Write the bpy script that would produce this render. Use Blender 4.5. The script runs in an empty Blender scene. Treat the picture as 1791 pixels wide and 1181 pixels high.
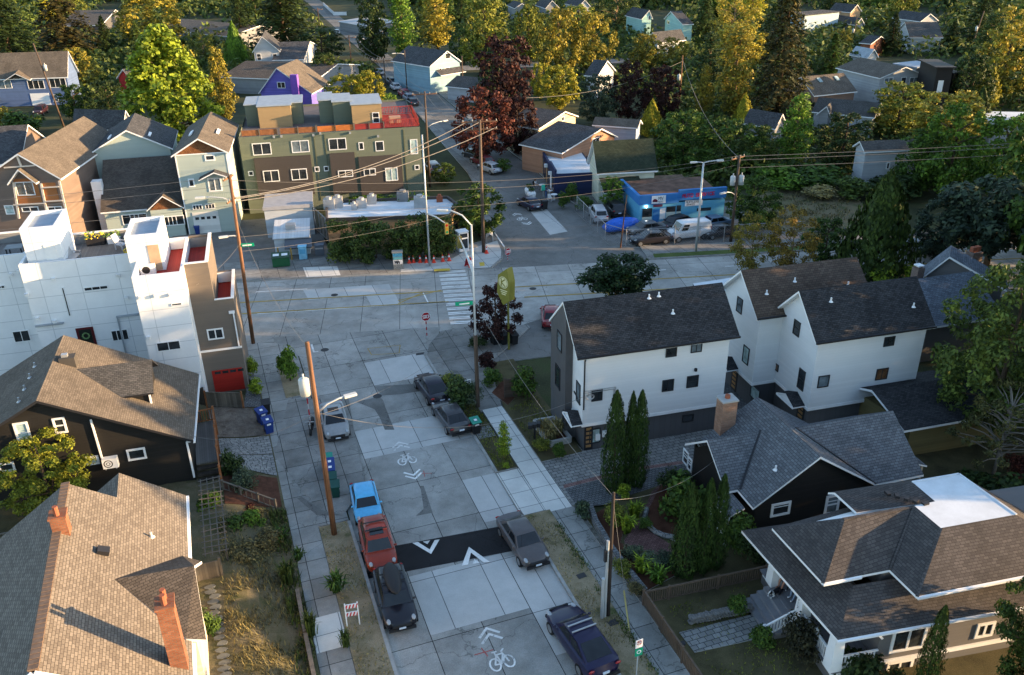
import bpy, bmesh, math, random
from mathutils import Matrix, Vector
random.seed(7)
scn = bpy.context.scene
COL = scn.collection
R_ = math.radians
# ---------------------------------------------------------------- surveyed camera station (used to read real distances off the photo)
CF, CX, CY, CH = 1497., 895.5, 590.5, 32.
_p, _r, _y = R_(26.23), R_(-.88), R_(19.74)
_h = Vector((math.sin(_y), math.cos(_y), 0)); _rt = Vector((math.cos(_y), -math.sin(_y), 0)); _z = Vector((0, 0, 1))
CFW = _h*math.cos(_p) - _z*math.sin(_p); _u = _h*math.sin(_p) + _z*math.cos(_p)
CR = _rt*math.cos(_r) + _u*math.sin(_r); CU = -_rt*math.sin(_r) + _u*math.cos(_r)
def ray(px, py): return CR*((px-CX)/CF) - CU*((py-CY)/CF) + CFW
def at(px, py, z=0.):
    d = ray(px, py); t = (z-CH)/d.z
    return Vector((d.x*t, d.y*t, z))
def ppm(p):                      # photo pixels per metre at a point
    return CF/((Vector(p)-Vector((0, 0, CH))).dot(CFW))
def hz(py, x, y):                # height above ground, at (x, y), that shows at photo row py
    lo, hi = -5, 60
    for _ in range(40):
        m = (lo+hi)/2; v = Vector((x, y, m-CH))
        if CY - CF*v.dot(CU)/v.dot(CFW) > py: lo = m
        else: hi = m
    return lo
# ---------------------------------------------------------------- materials
MATS = {}
def N(nt, t, **k):
    n = nt.nodes.new(t)
    for a, b in k.items(): setattr(n, a, b)
    return n
def rgb(c):
    if isinstance(c, str):
        c = c.lstrip('#'); v = [int(c[i:i+2], 16)/255 for i in (0, 2, 4)]
        return tuple(x/12.92 if x < .04045 else ((x+.055)/1.055)**2.4 for x in v)+(1,)
    return (c[0], c[1], c[2], 1) if not isinstance(c, (int, float)) else (c, c, c, 1)
def base(name, rough=.8, spec=.3, metal=0.):
    m = bpy.data.materials.new(name); m.use_nodes = True
    nt = m.node_tree; b = nt.nodes['Principled BSDF']
    b.inputs['Roughness'].default_value = rough; b.inputs['Specular IOR Level'].default_value = spec; b.inputs['Metallic'].default_value = metal
    return m, nt, b
def mixc(nt, f, a, b, bt='MIX'):
    n = N(nt, 'ShaderNodeMix', data_type='RGBA', blend_type=bt)
    for s, v in ((0, f), (6, a), (7, b)):
        if hasattr(v, 'is_output'): nt.links.new(v, n.inputs[s])
        elif s == 0: n.inputs[0].default_value = v
        else: n.inputs[s].default_value = rgb(v)
    return n.outputs[2]
def ramp(nt, src, stops):
    r = N(nt, 'ShaderNodeValToRGB'); e = r.color_ramp.elements
    while len(e) < len(stops): e.new(.5)
    for i, (p, v) in enumerate(stops): e[i].position = p; e[i].color = rgb(v)
    nt.links.new(src, r.inputs[0]); return r.outputs[0]
def noise(nt, scale, detail=4, co=None, rough=.6):
    n = N(nt, 'ShaderNodeTexNoise'); n.inputs['Scale'].default_value = scale; n.inputs['Detail'].default_value = detail; n.inputs['Roughness'].default_value = rough
    if co is None: co = N(nt, 'ShaderNodeTexCoord').outputs['UV']
    nt.links.new(co, n.inputs['Vector']); return n.outputs['Fac']
def bump(nt, b, h, st=.4, d=.02):
    n = N(nt, 'ShaderNodeBump'); n.inputs['Strength'].default_value = st; n.inputs['Distance'].default_value = d
    nt.links.new(h, n.inputs['Height']); nt.links.new(n.outputs[0], b.inputs['Normal'])
def mat_plain(name, c, rough=.7, spec=.3, metal=0., var=.12, sc=1.5):
    if name in MATS: return MATS[name]
    m, nt, b = base(name, rough, spec, metal)
    k = rgb(c); f = noise(nt, sc, 5)
    lo = tuple(x*(1-var) for x in k[:3]); hi = tuple(min(1, x*(1+var)) for x in k[:3])
    nt.links.new(ramp(nt, f, [(.3, lo), (.7, hi)]), b.inputs['Base Color'])
    MATS[name] = m; return m
def mat_shingle(name, c1, c2, w=.33, h=.17, gap='#26262a', blotch=.25):
    if name in MATS: return MATS[name]
    m, nt, b = base(name, .92, .15)
    co = N(nt, 'ShaderNodeTexCoord').outputs['UV']
    t = N(nt, 'ShaderNodeTexBrick', offset=.5); nt.links.new(co, t.inputs['Vector'])
    for k, v in (('Scale', 1), ('Brick Width', w), ('Row Height', h), ('Mortar Size', .012), ('Mortar Smooth', .3), ('Bias', 0)): t.inputs[k].default_value = v
    t.inputs['Color1'].default_value = rgb(c1); t.inputs['Color2'].default_value = rgb(c2); t.inputs['Mortar'].default_value = rgb(gap)
    f = noise(nt, .55, 3, co)
    c = mixc(nt, 1, t.outputs['Color'], ramp(nt, f, [(.3, (1-blotch,)*3), (.7, (1+blotch*.4,)*3)]), 'MULTIPLY')
    g = noise(nt, 30, 2, co)
    c = mixc(nt, 1, c, ramp(nt, g, [(.3, (.82,)*3), (.7, (1.15,)*3)]), 'MULTIPLY')
    nt.links.new(c, b.inputs['Base Color']); bump(nt, b, t.outputs['Fac'], .5, -.02)
    MATS[name] = m; return m
def mat_brick(name, c1, c2, mortar='#6f6a64', w=.24, h=.09, ms=.012):
    if name in MATS: return MATS[name]
    m, nt, b = base(name, .9, .2)
    co = N(nt, 'ShaderNodeTexCoord').outputs['UV']
    t = N(nt, 'ShaderNodeTexBrick'); nt.links.new(co, t.inputs['Vector'])
    for k, v in (('Scale', 1), ('Brick Width', w), ('Row Height', h), ('Mortar Size', ms), ('Mortar Smooth', .2)): t.inputs[k].default_value = v
    t.inputs['Color1'].default_value = rgb(c1); t.inputs['Color2'].default_value = rgb(c2); t.inputs['Mortar'].default_value = rgb(mortar)
    c = mixc(nt, 1, t.outputs['Color'], ramp(nt, noise(nt, 2, 4, co), [(.3, (.75,)*3), (.7, (1.1,)*3)]), 'MULTIPLY')
    nt.links.new(c, b.inputs['Base Color']); bump(nt, b, t.outputs['Fac'], .4, -.01)
    MATS[name] = m; return m
def mat_lines(name, c, step=.16, axis='v', line=.72, width=.1, var=.1, rough=.75, step2=0):
    """boards: siding (axis v), battens or fence pickets (axis u); step2 adds panel joints across"""
    if name in MATS: return MATS[name]
    m, nt, b = base(name, rough, .25)
    co = N(nt, 'ShaderNodeTexCoord').outputs['UV']
    s = N(nt, 'ShaderNodeSeparateXYZ'); nt.links.new(co, s.inputs[0])
    def saw(out, st, wd):
        d = N(nt, 'ShaderNodeMath', operation='DIVIDE'); nt.links.new(out, d.inputs[0]); d.inputs[1].default_value = st
        f = N(nt, 'ShaderNodeMath', operation='FRACT'); nt.links.new(d.outputs[0], f.inputs[0])
        return f.outputs[0], d.outputs[0]
    f, d = saw(s.outputs[1] if axis == 'v' else s.outputs[0], step, width)
    fl = N(nt, 'ShaderNodeMath', operation='FLOOR'); nt.links.new(d, fl.inputs[0])
    wn = N(nt, 'ShaderNodeTexWhiteNoise', noise_dimensions='1D'); nt.links.new(fl.outputs[0], wn.inputs['W'])
    k = rgb(c)[:3]
    col = ramp(nt, wn.outputs['Value'], [(0, tuple(x*(1-var) for x in k)), (1, tuple(min(1, x*(1+var)) for x in k))])
    col = mixc(nt, 1, col, ramp(nt, noise(nt, .8, 5, co), [(.3, (1-var,)*3), (.7, (1+var*.5,)*3)]), 'MULTIPLY')
    col = mixc(nt, 1, col, ramp(nt, f, [(0, (line,)*3), (width, (1,)*3)]), 'MULTIPLY')
    if step2:
        f2, _ = saw(s.outputs[0] if axis == 'v' else s.outputs[1], step2, width)
        col = mixc(nt, 1, col, ramp(nt, f2, [(0, (line,)*3), (.025, (1,)*3)]), 'MULTIPLY')
    nt.links.new(col, b.inputs['Base Color']); bump(nt, b, f, .25, .012)
    MATS[name] = m; return m
def mat_ground(name, stops, scale=.4, fine=14, rough=.95, bst=.5):
    if name in MATS: return MATS[name]
    m, nt, b = base(name, rough, .15)
    co = N(nt, 'ShaderNodeTexCoord').outputs['UV']
    f1 = noise(nt, scale, 6, co, .65)
    c = ramp(nt, f1, stops)
    f2 = noise(nt, fine, 3, co, .7)
    c = mixc(nt, 1, c, ramp(nt, f2, [(.25, (.6,)*3), (.75, (1.3,)*3)]), 'MULTIPLY')
    nt.links.new(c, b.inputs['Base Color']); bump(nt, b, f2, bst, .03)
    MATS[name] = m; return m
def mat_concrete(name, c, var=.18, jw=0, jh=0, stain=.25, speck=.16, joint='#2c2d2f'):
    """concrete with speckle, stains and (optionally) cast joints every jw x jh metres, each slab its own tint"""
    if name in MATS: return MATS[name]
    m, nt, b = base(name, .88, .25)
    co = N(nt, 'ShaderNodeTexCoord').outputs['UV']
    k = rgb(c)[:3]; lo = tuple(x*(1-var) for x in k); hi = tuple(x*(1+var) for x in k)
    if jw:
        t = N(nt, 'ShaderNodeTexBrick', offset=0); nt.links.new(co, t.inputs['Vector'])
        for kk, v in (('Scale', 1), ('Brick Width', jw), ('Row Height', jh), ('Mortar Size', .022), ('Mortar Smooth', .15)): t.inputs[kk].default_value = v
        t.inputs['Color1'].default_value = lo+(1,); t.inputs['Color2'].default_value = hi+(1,); t.inputs['Mortar'].default_value = rgb(joint)
        c = t.outputs['Color']
    else: c = ramp(nt, noise(nt, .25, 3, co), [(.3, lo), (.7, hi)])
    c = mixc(nt, 1, c, ramp(nt, noise(nt, .7, 7, co, .7), [(.3, (1-stain,)*3), (.65, (1.06,)*3)]), 'MULTIPLY')
    f = noise(nt, 17, 3, co, .85)
    c = mixc(nt, 1, c, ramp(nt, f, [(.28, (1-speck*1.5,)*3), (.72, (1+speck*1.3,)*3)]), 'MULTIPLY')
    if stain > .19:                # hairline cracks and long drip stains
        w = N(nt, 'ShaderNodeVectorMath', operation='MULTIPLY_ADD'); n3 = N(nt, 'ShaderNodeTexNoise'); n3.inputs['Scale'].default_value = .8; n3.inputs['Detail'].default_value = 5; nt.links.new(co, n3.inputs['Vector'])
        nt.links.new(n3.outputs['Color'], w.inputs[0]); w.inputs[1].default_value = (2.2,)*3; nt.links.new(co, w.inputs[2])
        v = N(nt, 'ShaderNodeTexVoronoi', feature='DISTANCE_TO_EDGE'); v.inputs['Scale'].default_value = .2; nt.links.new(w.outputs[0], v.inputs['Vector'])
        c = mixc(nt, 1, c, ramp(nt, v.outputs['Distance'], [(.0, (.45,)*3), (.006, (1,)*3)]), 'MULTIPLY')
        c = mixc(nt, 1, c, ramp(nt, noise(nt, .12, 6, co, .75), [(.38, (.74, .74, .73)), (.55, (1,)*3), (.7, (1.12,)*3)]), 'MULTIPLY')
    nt.links.new(c, b.inputs['Base Color']); bump(nt, b, f, .15, .004)
    MATS[name] = m; return m
def mat_leaf(name='foliage', trans=.22):
    if name in MATS: return MATS[name]
    m, nt, b = base(name, .65, .2)
    oi = N(nt, 'ShaderNodeObjectInfo'); g = N(nt, 'ShaderNodeNewGeometry')
    c = mixc(nt, 1, oi.outputs['Color'], ramp(nt, g.outputs['Random Per Island'], [(0, (.45, .5, .5)), (.5, (.95, .97, .9)), (1, (1.75, 1.6, 1.2))]), 'MULTIPLY')
    co = N(nt, 'ShaderNodeTexCoord').outputs['Object']
    c = mixc(nt, 1, c, ramp(nt, noise(nt, 4.5, 2, co), [(.3, (.55, .6, .62)), (.7, (1.35, 1.3, 1.05))]), 'MULTIPLY')
    nt.links.new(c, b.inputs['Base Color'])
    t = N(nt, 'ShaderNodeBsdfTranslucent'); nt.links.new(c, t.inputs['Color'])
    mx = N(nt, 'ShaderNodeMixShader'); mx.inputs[0].default_value = trans
    nt.links.new(b.outputs[0], mx.inputs[1]); nt.links.new(t.outputs[0], mx.inputs[2])
    nt.links.new(mx.outputs[0], nt.nodes['Material Output'].inputs[0])
    MATS[name] = m; return m
def mat_glass(name, c, rough=.08, spec=.6):
    if name in MATS: return MATS[name]
    m, nt, b = base(name, rough, spec)
    k = rgb(c)[:3]
    nt.links.new(ramp(nt, noise(nt, 1.3, 3), [(.35, tuple(x*.55 for x in k)), (.65, tuple(x*1.4 for x in k))]), b.inputs['Base Color'])
    MATS[name] = m; return m
def mat_paint(name, c, flake=.3):
    if name in MATS: return MATS[name]
    m, nt, b = base(name, .32, .5, flake)
    k = rgb(c)[:3]
    nt.links.new(ramp(nt, noise(nt, 2.5, 4), [(.3, tuple(x*.86 for x in k)), (.7, tuple(x*1.06 for x in k))]), b.inputs['Base Color'])
    b.inputs['Coat Weight'].default_value = .8; b.inputs['Coat Roughness'].default_value = .08
    MATS[name] = m; return m
def mat_emit(name, c, st):
    if name in MATS: return MATS[name]
    m, nt, b = base(name); b.inputs['Emission Color'].default_value = rgb(c); b.inputs['Emission Strength'].default_value = st
    b.inputs['Base Color'].default_value = rgb(c)
    MATS[name] = m; return m
# ---------------------------------------------------------------- mesh builder
class Fr:                        # a building's own frame: x right, y back, z up
    def __init__(s, x, y, deg=0, z=0): s.o = Vector((x, y, z)); s.deg = deg; s.M = Matrix.Translation(s.o) @ Matrix.Rotation(R_(deg), 4, 'Z')
    def __call__(s, x, y, z=0): return s.M @ Vector((x, y, z))
    def inv(s, p): return s.M.inverted() @ Vector(p)
class MB:
    def __init__(s, fr=None): s.v = []; s.f = []; s.m = []; s.fr = fr
    def face(s, pts, m=0):
        i = len(s.v); s.v += [Vector(p) for p in pts]; s.f.append(tuple(range(i, i+len(pts)))); s.m.append(m)
    def box(s, x0, x1, y0, y1, z0, z1, m=0, skip=''):
        c = [Vector((x, y, z)) for z in (z0, z1) for y in (y0, y1) for x in (x0, x1)]
        for k, q in (('b', (0, 2, 3, 1)), ('t', (4, 5, 7, 6)), ('f', (0, 1, 5, 4)), ('k', (3, 2, 6, 7)), ('l', (2, 0, 4, 6)), ('r', (1, 3, 7, 5))):
            if k not in skip: s.face([c[i] for i in q], m)
    def cbox(s, c, size, rot=0, m=0, tilt=None):
        i = len(s.v); x, y, z = [a/2 for a in size]; s.box(-x, x, -y, y, -z, z, m)
        M = Matrix.Translation(Vector(c)) @ Matrix.Rotation(R_(rot), 4, 'Z')
        if tilt: M = M @ Matrix.Rotation(R_(tilt[1]), 4, tilt[0])
        for j in range(i, len(s.v)): s.v[j] = M @ s.v[j]
    def prism(s, pts, z0, z1, m=0, ms=None, bottom=False):
        """pts counter-clockwise (x, y); z1 may be a list of heights"""
        n = len(pts); zt = z1 if isinstance(z1, (list, tuple)) else [z1]*n; ms = m if ms is None else ms
        if sum(pts[i][0]*pts[(i+1) % n][1]-pts[(i+1) % n][0]*pts[i][1] for i in range(n)) < 0: pts = pts[::-1]; zt = zt[::-1]
        s.face([(p[0], p[1], zt[i]) for i, p in enumerate(pts)], m)
        for i in range(n):
            a, b = pts[i], pts[(i+1) % n]; j = (i+1) % n
            s.face([(a[0], a[1], z0), (b[0], b[1], z0), (b[0], b[1], zt[j]), (a[0], a[1], zt[i])], ms)
        if bottom: s.face([(p[0], p[1], z0) for p in pts[::-1]], ms)
    def slab(s, pts, t=.15, mt=0, ms=1):
        """a roof plane: polygon with thickness t straight down; pts counter-clockwise from above"""
        pts = [Vector(p) for p in pts]; n = len(pts)
        if sum(pts[i].x*pts[(i+1) % n].y-pts[(i+1) % n].x*pts[i].y for i in range(n)) < 0: pts = pts[::-1]
        lo = [p-Vector((0, 0, t)) for p in pts]
        s.face(pts, mt); s.face(lo[::-1], ms)
        for i in range(n): j = (i+1) % n; s.face([lo[i], lo[j], pts[j], pts[i]], ms)
    def tube(s, pts, r, n=6, m=0, cap=True):
        pts = [Vector(p) for p in pts]; rs = r if isinstance(r, (list, tuple)) else [r]*len(pts)
        rings = []
        for i, p in enumerate(pts):
            d = (pts[min(i+1, len(pts)-1)]-pts[max(i-1, 0)]).normalized()
            a = d.cross(Vector((0, 0, 1)) if abs(d.z) < .95 else Vector((1, 0, 0))).normalized(); b = d.cross(a)
            k = len(s.v); s.v += [p+(a*math.cos(2*math.pi*j/n)+b*math.sin(2*math.pi*j/n))*rs[i] for j in range(n)]; rings.append(k)
        for i in range(len(pts)-1):
            for j in range(n):
                s.f.append((rings[i]+j, rings[i+1]+j, rings[i+1]+(j+1) % n, rings[i]+(j+1) % n)); s.m.append(m)
        if cap:
            s.f.append(tuple(rings[0]+j for j in range(n))); s.m.append(m)
            s.f.append(tuple(rings[-1]+j for j in range(n-1, -1, -1))); s.m.append(m)
    def bar(s, a, b, w, h, m=0):
        """a square bar from a to b"""
        a, b = Vector(a), Vector(b); d = (b-a).normalized()
        x = d.cross(Vector((0, 0, 1)) if abs(d.z) < .98 else Vector((0, 1, 0))).normalized()*w/2; y = x.cross(d).normalized()*h/2
        q = [(-1, -1), (1, -1), (1, 1), (-1, 1)]
        A = [a+x*i+y*j for i, j in q]; B = [b+x*i+y*j for i, j in q]
        for i in range(4): j = (i+1) % 4; s.face([A[i], B[i], B[j], A[j]], m)
        s.face(A, m); s.face(B[::-1], m)
    def ball(s, c, r, seg=10, rings=6, m=0, jit=0, zs=None):
        c = Vector(c); r = r if isinstance(r, (tuple, list)) else (r, r, r); k = len(s.v)
        for i in range(rings+1):
            a = math.pi*i/rings
            for j in range(seg):
                b = 2*math.pi*j/seg; q = 1+random.uniform(-jit, jit)
                s.v.append(c+Vector((r[0]*math.sin(a)*math.cos(b)*q, r[1]*math.sin(a)*math.sin(b)*q, r[2]*math.cos(a)*q)))
        for i in range(rings):
            for j in range(seg):
                s.f.append((k+i*seg+j, k+(i+1)*seg+j, k+(i+1)*seg+(j+1) % seg, k+i*seg+(j+1) % seg)); s.m.append(m)
    def disc(s, c, n, r, seg=14, m=0, r0=0):
        c = Vector(c); n = Vector(n).normalized(); a = n.orthogonal().normalized(); b = n.cross(a)
        P = lambda q, j: c+(a*math.cos(2*math.pi*j/seg)+b*math.sin(2*math.pi*j/seg))*q
        if r0:
            for j in range(seg): s.face([P(r0, j), P(r, j), P(r, j+1), P(r0, j+1)], m)
        else: s.face([P(r, j) for j in range(seg)], m)
    def obj(s, name, mats, parent=None, smooth=False, weld=False):
        me = bpy.data.meshes.new(name); M = s.fr.M if s.fr else Matrix()
        loc = s.v; W = [M @ v for v in s.v]
        if parent is not None: inv = world(parent).inverted(); W2 = [inv @ v for v in W]
        else: W2 = W
        me.from_pydata([tuple(v) for v in W2], [], s.f)
        for mt in (mats if isinstance(mats, (list, tuple)) else [mats]): me.materials.append(mt)
        me.polygons.foreach_set('material_index', s.m)
        uv = me.uv_layers.new(name='UVMap'); data = []
        for fc in s.f:                    # every face unrolled at real scale in its own plane
            a, b, c = loc[fc[0]], loc[fc[1]], loc[fc[2]]; n = (b-a).cross(c-a)
            if n.length < 1e-9 and len(fc) > 3: n = (c-a).cross(loc[fc[3]]-a)
            if n.length < 1e-12: n = Vector((0, 0, 1))
            n.normalize()
            if abs(n.z) > .995: t, w = Vector((1, 0, 0)), Vector((0, 1, 0))
            else: t = Vector((0, 0, 1)).cross(n).normalized(); w = n.cross(t)
            for i in fc: data += (loc[i].dot(t), loc[i].dot(w))
        uv.data.foreach_set('uv', data)
        if smooth: me.polygons.foreach_set('use_smooth', [True]*len(s.f))
        me.update()
        if weld:
            bm = bmesh.new(); bm.from_mesh(me); bmesh.ops.remove_doubles(bm, verts=bm.verts, dist=1e-4); bm.to_mesh(me); bm.free()
        o = bpy.data.objects.new(name, me); COL.objects.link(o)
        if parent is not None: o.parent = parent
        return o
def world(o):
    M = Matrix.Translation(o.location) @ o.rotation_euler.to_matrix().to_4x4() @ Matrix.Diagonal(o.scale).to_4x4()
    return world(o.parent) @ M if o.parent else M
def tag(o, label=None, cat=None, group=None, kind=None):
    if label: o['label'] = label
    if cat: o['category'] = cat
    if group: o['group'] = group
    if kind: o['kind'] = kind
    return o
def thing(name, label, cat, loc=(0, 0, 0), rz=0, group=None):
    o = bpy.data.objects.new(name, None); COL.objects.link(o); o.empty_display_size = .3
    o.location = loc; o.rotation_euler = (0, 0, R_(rz)); return tag(o, label, cat, group)
def dup(root, loc, rz=0, label=None, sc=None, color=None, group=None):
    r = root.copy(); COL.objects.link(r); r.location = loc; r.rotation_euler = (0, 0, R_(rz))
    if sc: r.scale = sc if isinstance(sc, tuple) else (sc,)*3
    if label: r['label'] = label
    if group: r['group'] = group
    for ch in list(root.children):
        c = ch.copy(); COL.objects.link(c); c.parent = r
        if color and ch.name.startswith('crown'): c.color = color
        for g in list(ch.children):
            d = g.copy(); COL.objects.link(d); d.parent = c
    return r
def struct(mb, name, m, smooth=False): return tag(mb.obj(name, m, smooth=smooth), kind='structure')
# ---------------------------------------------------------------- lettering: strokes on a 4 x 6 grid
GL = {'A': ['00 04 26 44 40', '03 43'], 'B': ['00 06 36 45 44 33 03', '33 42 41 30 00'], 'C': ['45 36 16 05 01 10 30 41'], 'D': ['00 06 26 44 42 20 00'], 'E': ['46 06 00 40', '03 33'],
      'F': ['46 06 00', '03 33'], 'G': ['45 36 16 05 01 10 30 41 43 23'], 'H': ['00 06', '40 46', '03 43'], 'I': ['20 26'], 'K': ['00 06', '46 03 40'], 'L': ['06 00 40'], 'M': ['00 06 23 46 40'],
      'N': ['00 06 40 46'], 'O': ['10 01 05 16 36 45 41 30 10'], 'P': ['00 06 36 45 44 33 03'], 'R': ['00 06 36 45 44 33 03', '23 40'], 'S': ['45 36 16 05 04 13 33 42 41 30 10 01'],
      'T': ['06 46', '20 26'], 'U': ['06 01 10 30 41 46'], 'V': ['06 20 46'], 'W': ['06 10 24 30 46'], 'X': ['00 46', '06 40'], 'Y': ['06 23 46', '23 20'], 'Z': ['06 46 00 40'],
      '0': ['10 01 05 16 36 45 41 30 10'], '1': ['15 26 20'], '2': ['05 16 36 45 44 00 40'], '3': ['05 16 36 45 33 42 30 10 01'], '4': ['30 36 02 42'], '5': ['46 06 03 33 42 41 30 00'],
      '7': ['06 46 10'], '8': ['13 04 05 16 36 45 44 33 13 02 01 10 30 41 42 33'], ' ': []}
def letters(mb, txt, org, ux, uz, h, m=0, th=.15, gap=1.35):
    """strokes of a word laid on a plane (ux along, uz up), h = letter height"""
    org, ux, uz = Vector(org), Vector(ux).normalized(), Vector(uz).normalized(); n = ux.cross(uz); k = h/6; x = 0
    for ch in txt:
        for st in GL.get(ch, []):
            pts = [org+ux*(x+int(q[0])*k)+uz*(int(q[1])*k) for q in st.split()]
            for a, b in zip(pts, pts[1:]):
                d = (b-a).normalized()*(h*th/2); w = n.cross(d); a, b = a+n*(.0007*(len(mb.f) % 30)), b+n*(.0007*(len(mb.f) % 30))
                mb.face([a-d-w, b+d-w, b+d+w, a-d+w], m)
        x += k*4*gap if ch != 'I' else k*4*gap
    return x
# ---------------------------------------------------------------- windows and walls
WHITE = mat_plain('white_trim', (.72, .73, .74), .6, .3, var=.06)
BLACKF = mat_plain('black_trim', (.02, .02, .023), .5)
GLASS = mat_glass('dark_glass', (.025, .03, .035))
GLASSB = mat_glass('curtained_glass', (.32, .42, .42), .15)
GLASSM = mat_glass('blind_glass', (.12, .15, .17), .12)
class Wall:                      # a wall of a frame: origin, direction; outward is to the right of the direction
    def __init__(s, fr, x, y, a):
        s.fr = fr; s.o = Vector((x, y, 0)); s.d = Vector((math.cos(R_(a)), math.sin(R_(a)), 0)); s.n = Vector((math.sin(R_(a)), -math.cos(R_(a)), 0))
    def p(s, u, z, d=0): v = s.o+s.d*u+s.n*d; return Vector((v.x, v.y, z))
    def hit(s, px, py):          # where a sight line of the survey meets this wall
        o = s.fr.M @ s.o; n = s.fr.M.to_3x3() @ s.n; r = ray(px, py); c = Vector((0, 0, CH))
        q = s.fr.inv(c + r*((o-c).dot(n)/r.dot(n))); return (q-s.o).dot(s.d), q.z
def window(root, wl, u, z, w, h, mull='v', fm=None, gm=None, t=.09, name='window'):
    fm = fm or WHITE; gm = gm or GLASS; mb = MB(wl.fr)
    def piece(u0, u1, z0, z1, d1):
        A = [wl.p(u0, z0, .003), wl.p(u1, z0, .003), wl.p(u1, z1, .003), wl.p(u0, z1, .003)]; B = [wl.p(u0, z0, d1), wl.p(u1, z0, d1), wl.p(u1, z1, d1), wl.p(u0, z1, d1)]
        mb.face(B)
        for i in range(4): j = (i+1) % 4; mb.face([A[i], A[j], B[j], B[i]])
    u0, u1, z0, z1 = u-w/2, u+w/2, z-h/2, z+h/2
    piece(u0, u0+t, z0, z1, .06); piece(u1-t, u1, z0, z1, .06); piece(u0+t, u1-t, z0, z0+t, .063); piece(u0+t, u1-t, z1-t, z1, .063)
    if 'v' in mull: piece(u-t*.4, u+t*.4, z0+t, z1-t, .05)
    if 'h' in mull: piece(u0+t, u1-t, z-t*.35, z+t*.35, .047)
    if '2' in mull:
        for k in (1/3, 2/3): piece(u0+w*k-t*.4, u0+w*k+t*.4, z0+t, z1-t, .05)
    if 'g' in mull: piece(u0+t, u1-t, z1-h*.33, z1-h*.33+.04, .046)
    f = mb.obj(name, fm, root)
    g = MB(wl.fr); g.face([wl.p(u0+t*.5, z0+t*.5, .02), wl.p(u1-t*.5, z0+t*.5, .02), wl.p(u1-t*.5, z1-t*.5, .02), wl.p(u0+t*.5, z1-t*.5, .02)])
    g.obj('pane', gm, f); return f
def wins(root, wl, lst, fm=None, t=.09, gm=None):
    """(photo x, y of the centre, width, height in photo px, mullion, glass)"""
    for e in lst:
        cx, cy, w, h = e[:4]; u0, _ = wl.hit(cx-w/2, cy); u1, _ = wl.hit(cx+w/2, cy); u, z = wl.hit(cx, cy); _, za = wl.hit(cx, cy-h/2); _, zb = wl.hit(cx, cy+h/2)
        window(root, wl, u, z, abs(u1-u0), abs(za-zb), e[4] if len(e) > 4 else 'v', fm, (e[5] if len(e) > 5 else None) or gm, t)
def panel(root, wl, u0, u1, z0, z1, m, name, d=.03, ms=None):
    mb = MB(wl.fr); B = [wl.p(u0, z0, d), wl.p(u1, z0, d), wl.p(u1, z1, d), wl.p(u0, z1, d)]; A = [wl.p(u0, z0, 0), wl.p(u1, z0, 0), wl.p(u1, z1, 0), wl.p(u0, z1, 0)]
    mb.face(B)
    for i in range(4): j = (i+1) % 4; mb.face([A[i], A[j], B[j], B[i]])
    return mb.obj(name, m, root)
def gable_roof(mb, x0, x1, y0, y1, he, hr, o=.35, oe=.35, t=.16, axis='x', ridge=.5):
    """two slabs; the rectangle is the wall line, o = gable overhang, oe = eave overhang"""
    if axis == 'x':
        ym = y0+(y1-y0)*ridge; s0 = (hr-he)/(ym-y0); s1 = (hr-he)/(y1-ym)
        mb.slab([(x0-o, y0-oe, he-oe*s0), (x1+o, y0-oe, he-oe*s0), (x1+o, ym, hr), (x0-o, ym, hr)], t)
        mb.slab([(x0-o, ym, hr), (x1+o, ym, hr), (x1+o, y1+oe, he-oe*s1), (x0-o, y1+oe, he-oe*s1)], t)
    else:
        xm = x0+(x1-x0)*ridge; s0 = (hr-he)/(xm-x0); s1 = (hr-he)/(x1-xm)
        mb.slab([(x0-oe, y0-o, he-oe*s0), (xm, y0-o, hr), (xm, y1+o, hr), (x0-oe, y1+o, he-oe*s0)], t)
        mb.slab([(xm, y0-o, hr), (x1+oe, y0-o, he-oe*s1), (x1+oe, y1+o, he-oe*s1), (xm, y1+o, hr)], t)
def gable_walls(mb, x0, x1, y0, y1, z0, he, hr, axis='x', ridge=.5, m=0, t=.16):
    hr -= t; he -= t*.6
    if axis == 'x':
        ym = y0+(y1-y0)*ridge
        mb.face([(x0, y0, z0), (x1, y0, z0), (x1, y0, he), (x0, y0, he)], m); mb.face([(x1, y1, z0), (x0, y1, z0), (x0, y1, he), (x1, y1, he)], m)
        mb.face([(x1, y0, z0), (x1, y1, z0), (x1, y1, he), (x1, ym, hr), (x1, y0, he)], m); mb.face([(x0, y1, z0), (x0, y0, z0), (x0, y0, he), (x0, ym, hr), (x0, y1, he)], m)
    else:
        xm = x0+(x1-x0)*ridge
        mb.face([(x0, y0, z0), (x1, y0, z0), (x1, y0, he), (xm, y0, hr), (x0, y0, he)], m); mb.face([(x1, y1, z0), (x0, y1, z0), (x0, y1, he), (xm, y1, hr), (x1, y1, he)], m)
        mb.face([(x1, y0, z0), (x1, y1, z0), (x1, y1, he), (x1, y0, he)], m); mb.face([(x0, y1, z0), (x0, y0, z0), (x0, y0, he), (x0, y1, he)], m)
def chimney(root, fr, x, y, z0, z1, w, d, m, cap=True, pots=0, name='chimney'):
    mb = MB(fr); mb.box(x-w/2, x+w/2, y-d/2, y+d/2, z0, z1-.1, 0, 'b'); mb.box(x-w/2-.05, x+w/2+.05, y-d/2-.05, y+d/2+.05, z1-.1, z1, 1)
    for k in range(pots): mb.tube([(x, y-d*.22+k*d*.44, z1), (x, y-d*.22+k*d*.44, z1+.45)], .11, 8, 2)
    return mb.obj(name, [m, m if pots else CONC, RUST], root)
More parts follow.
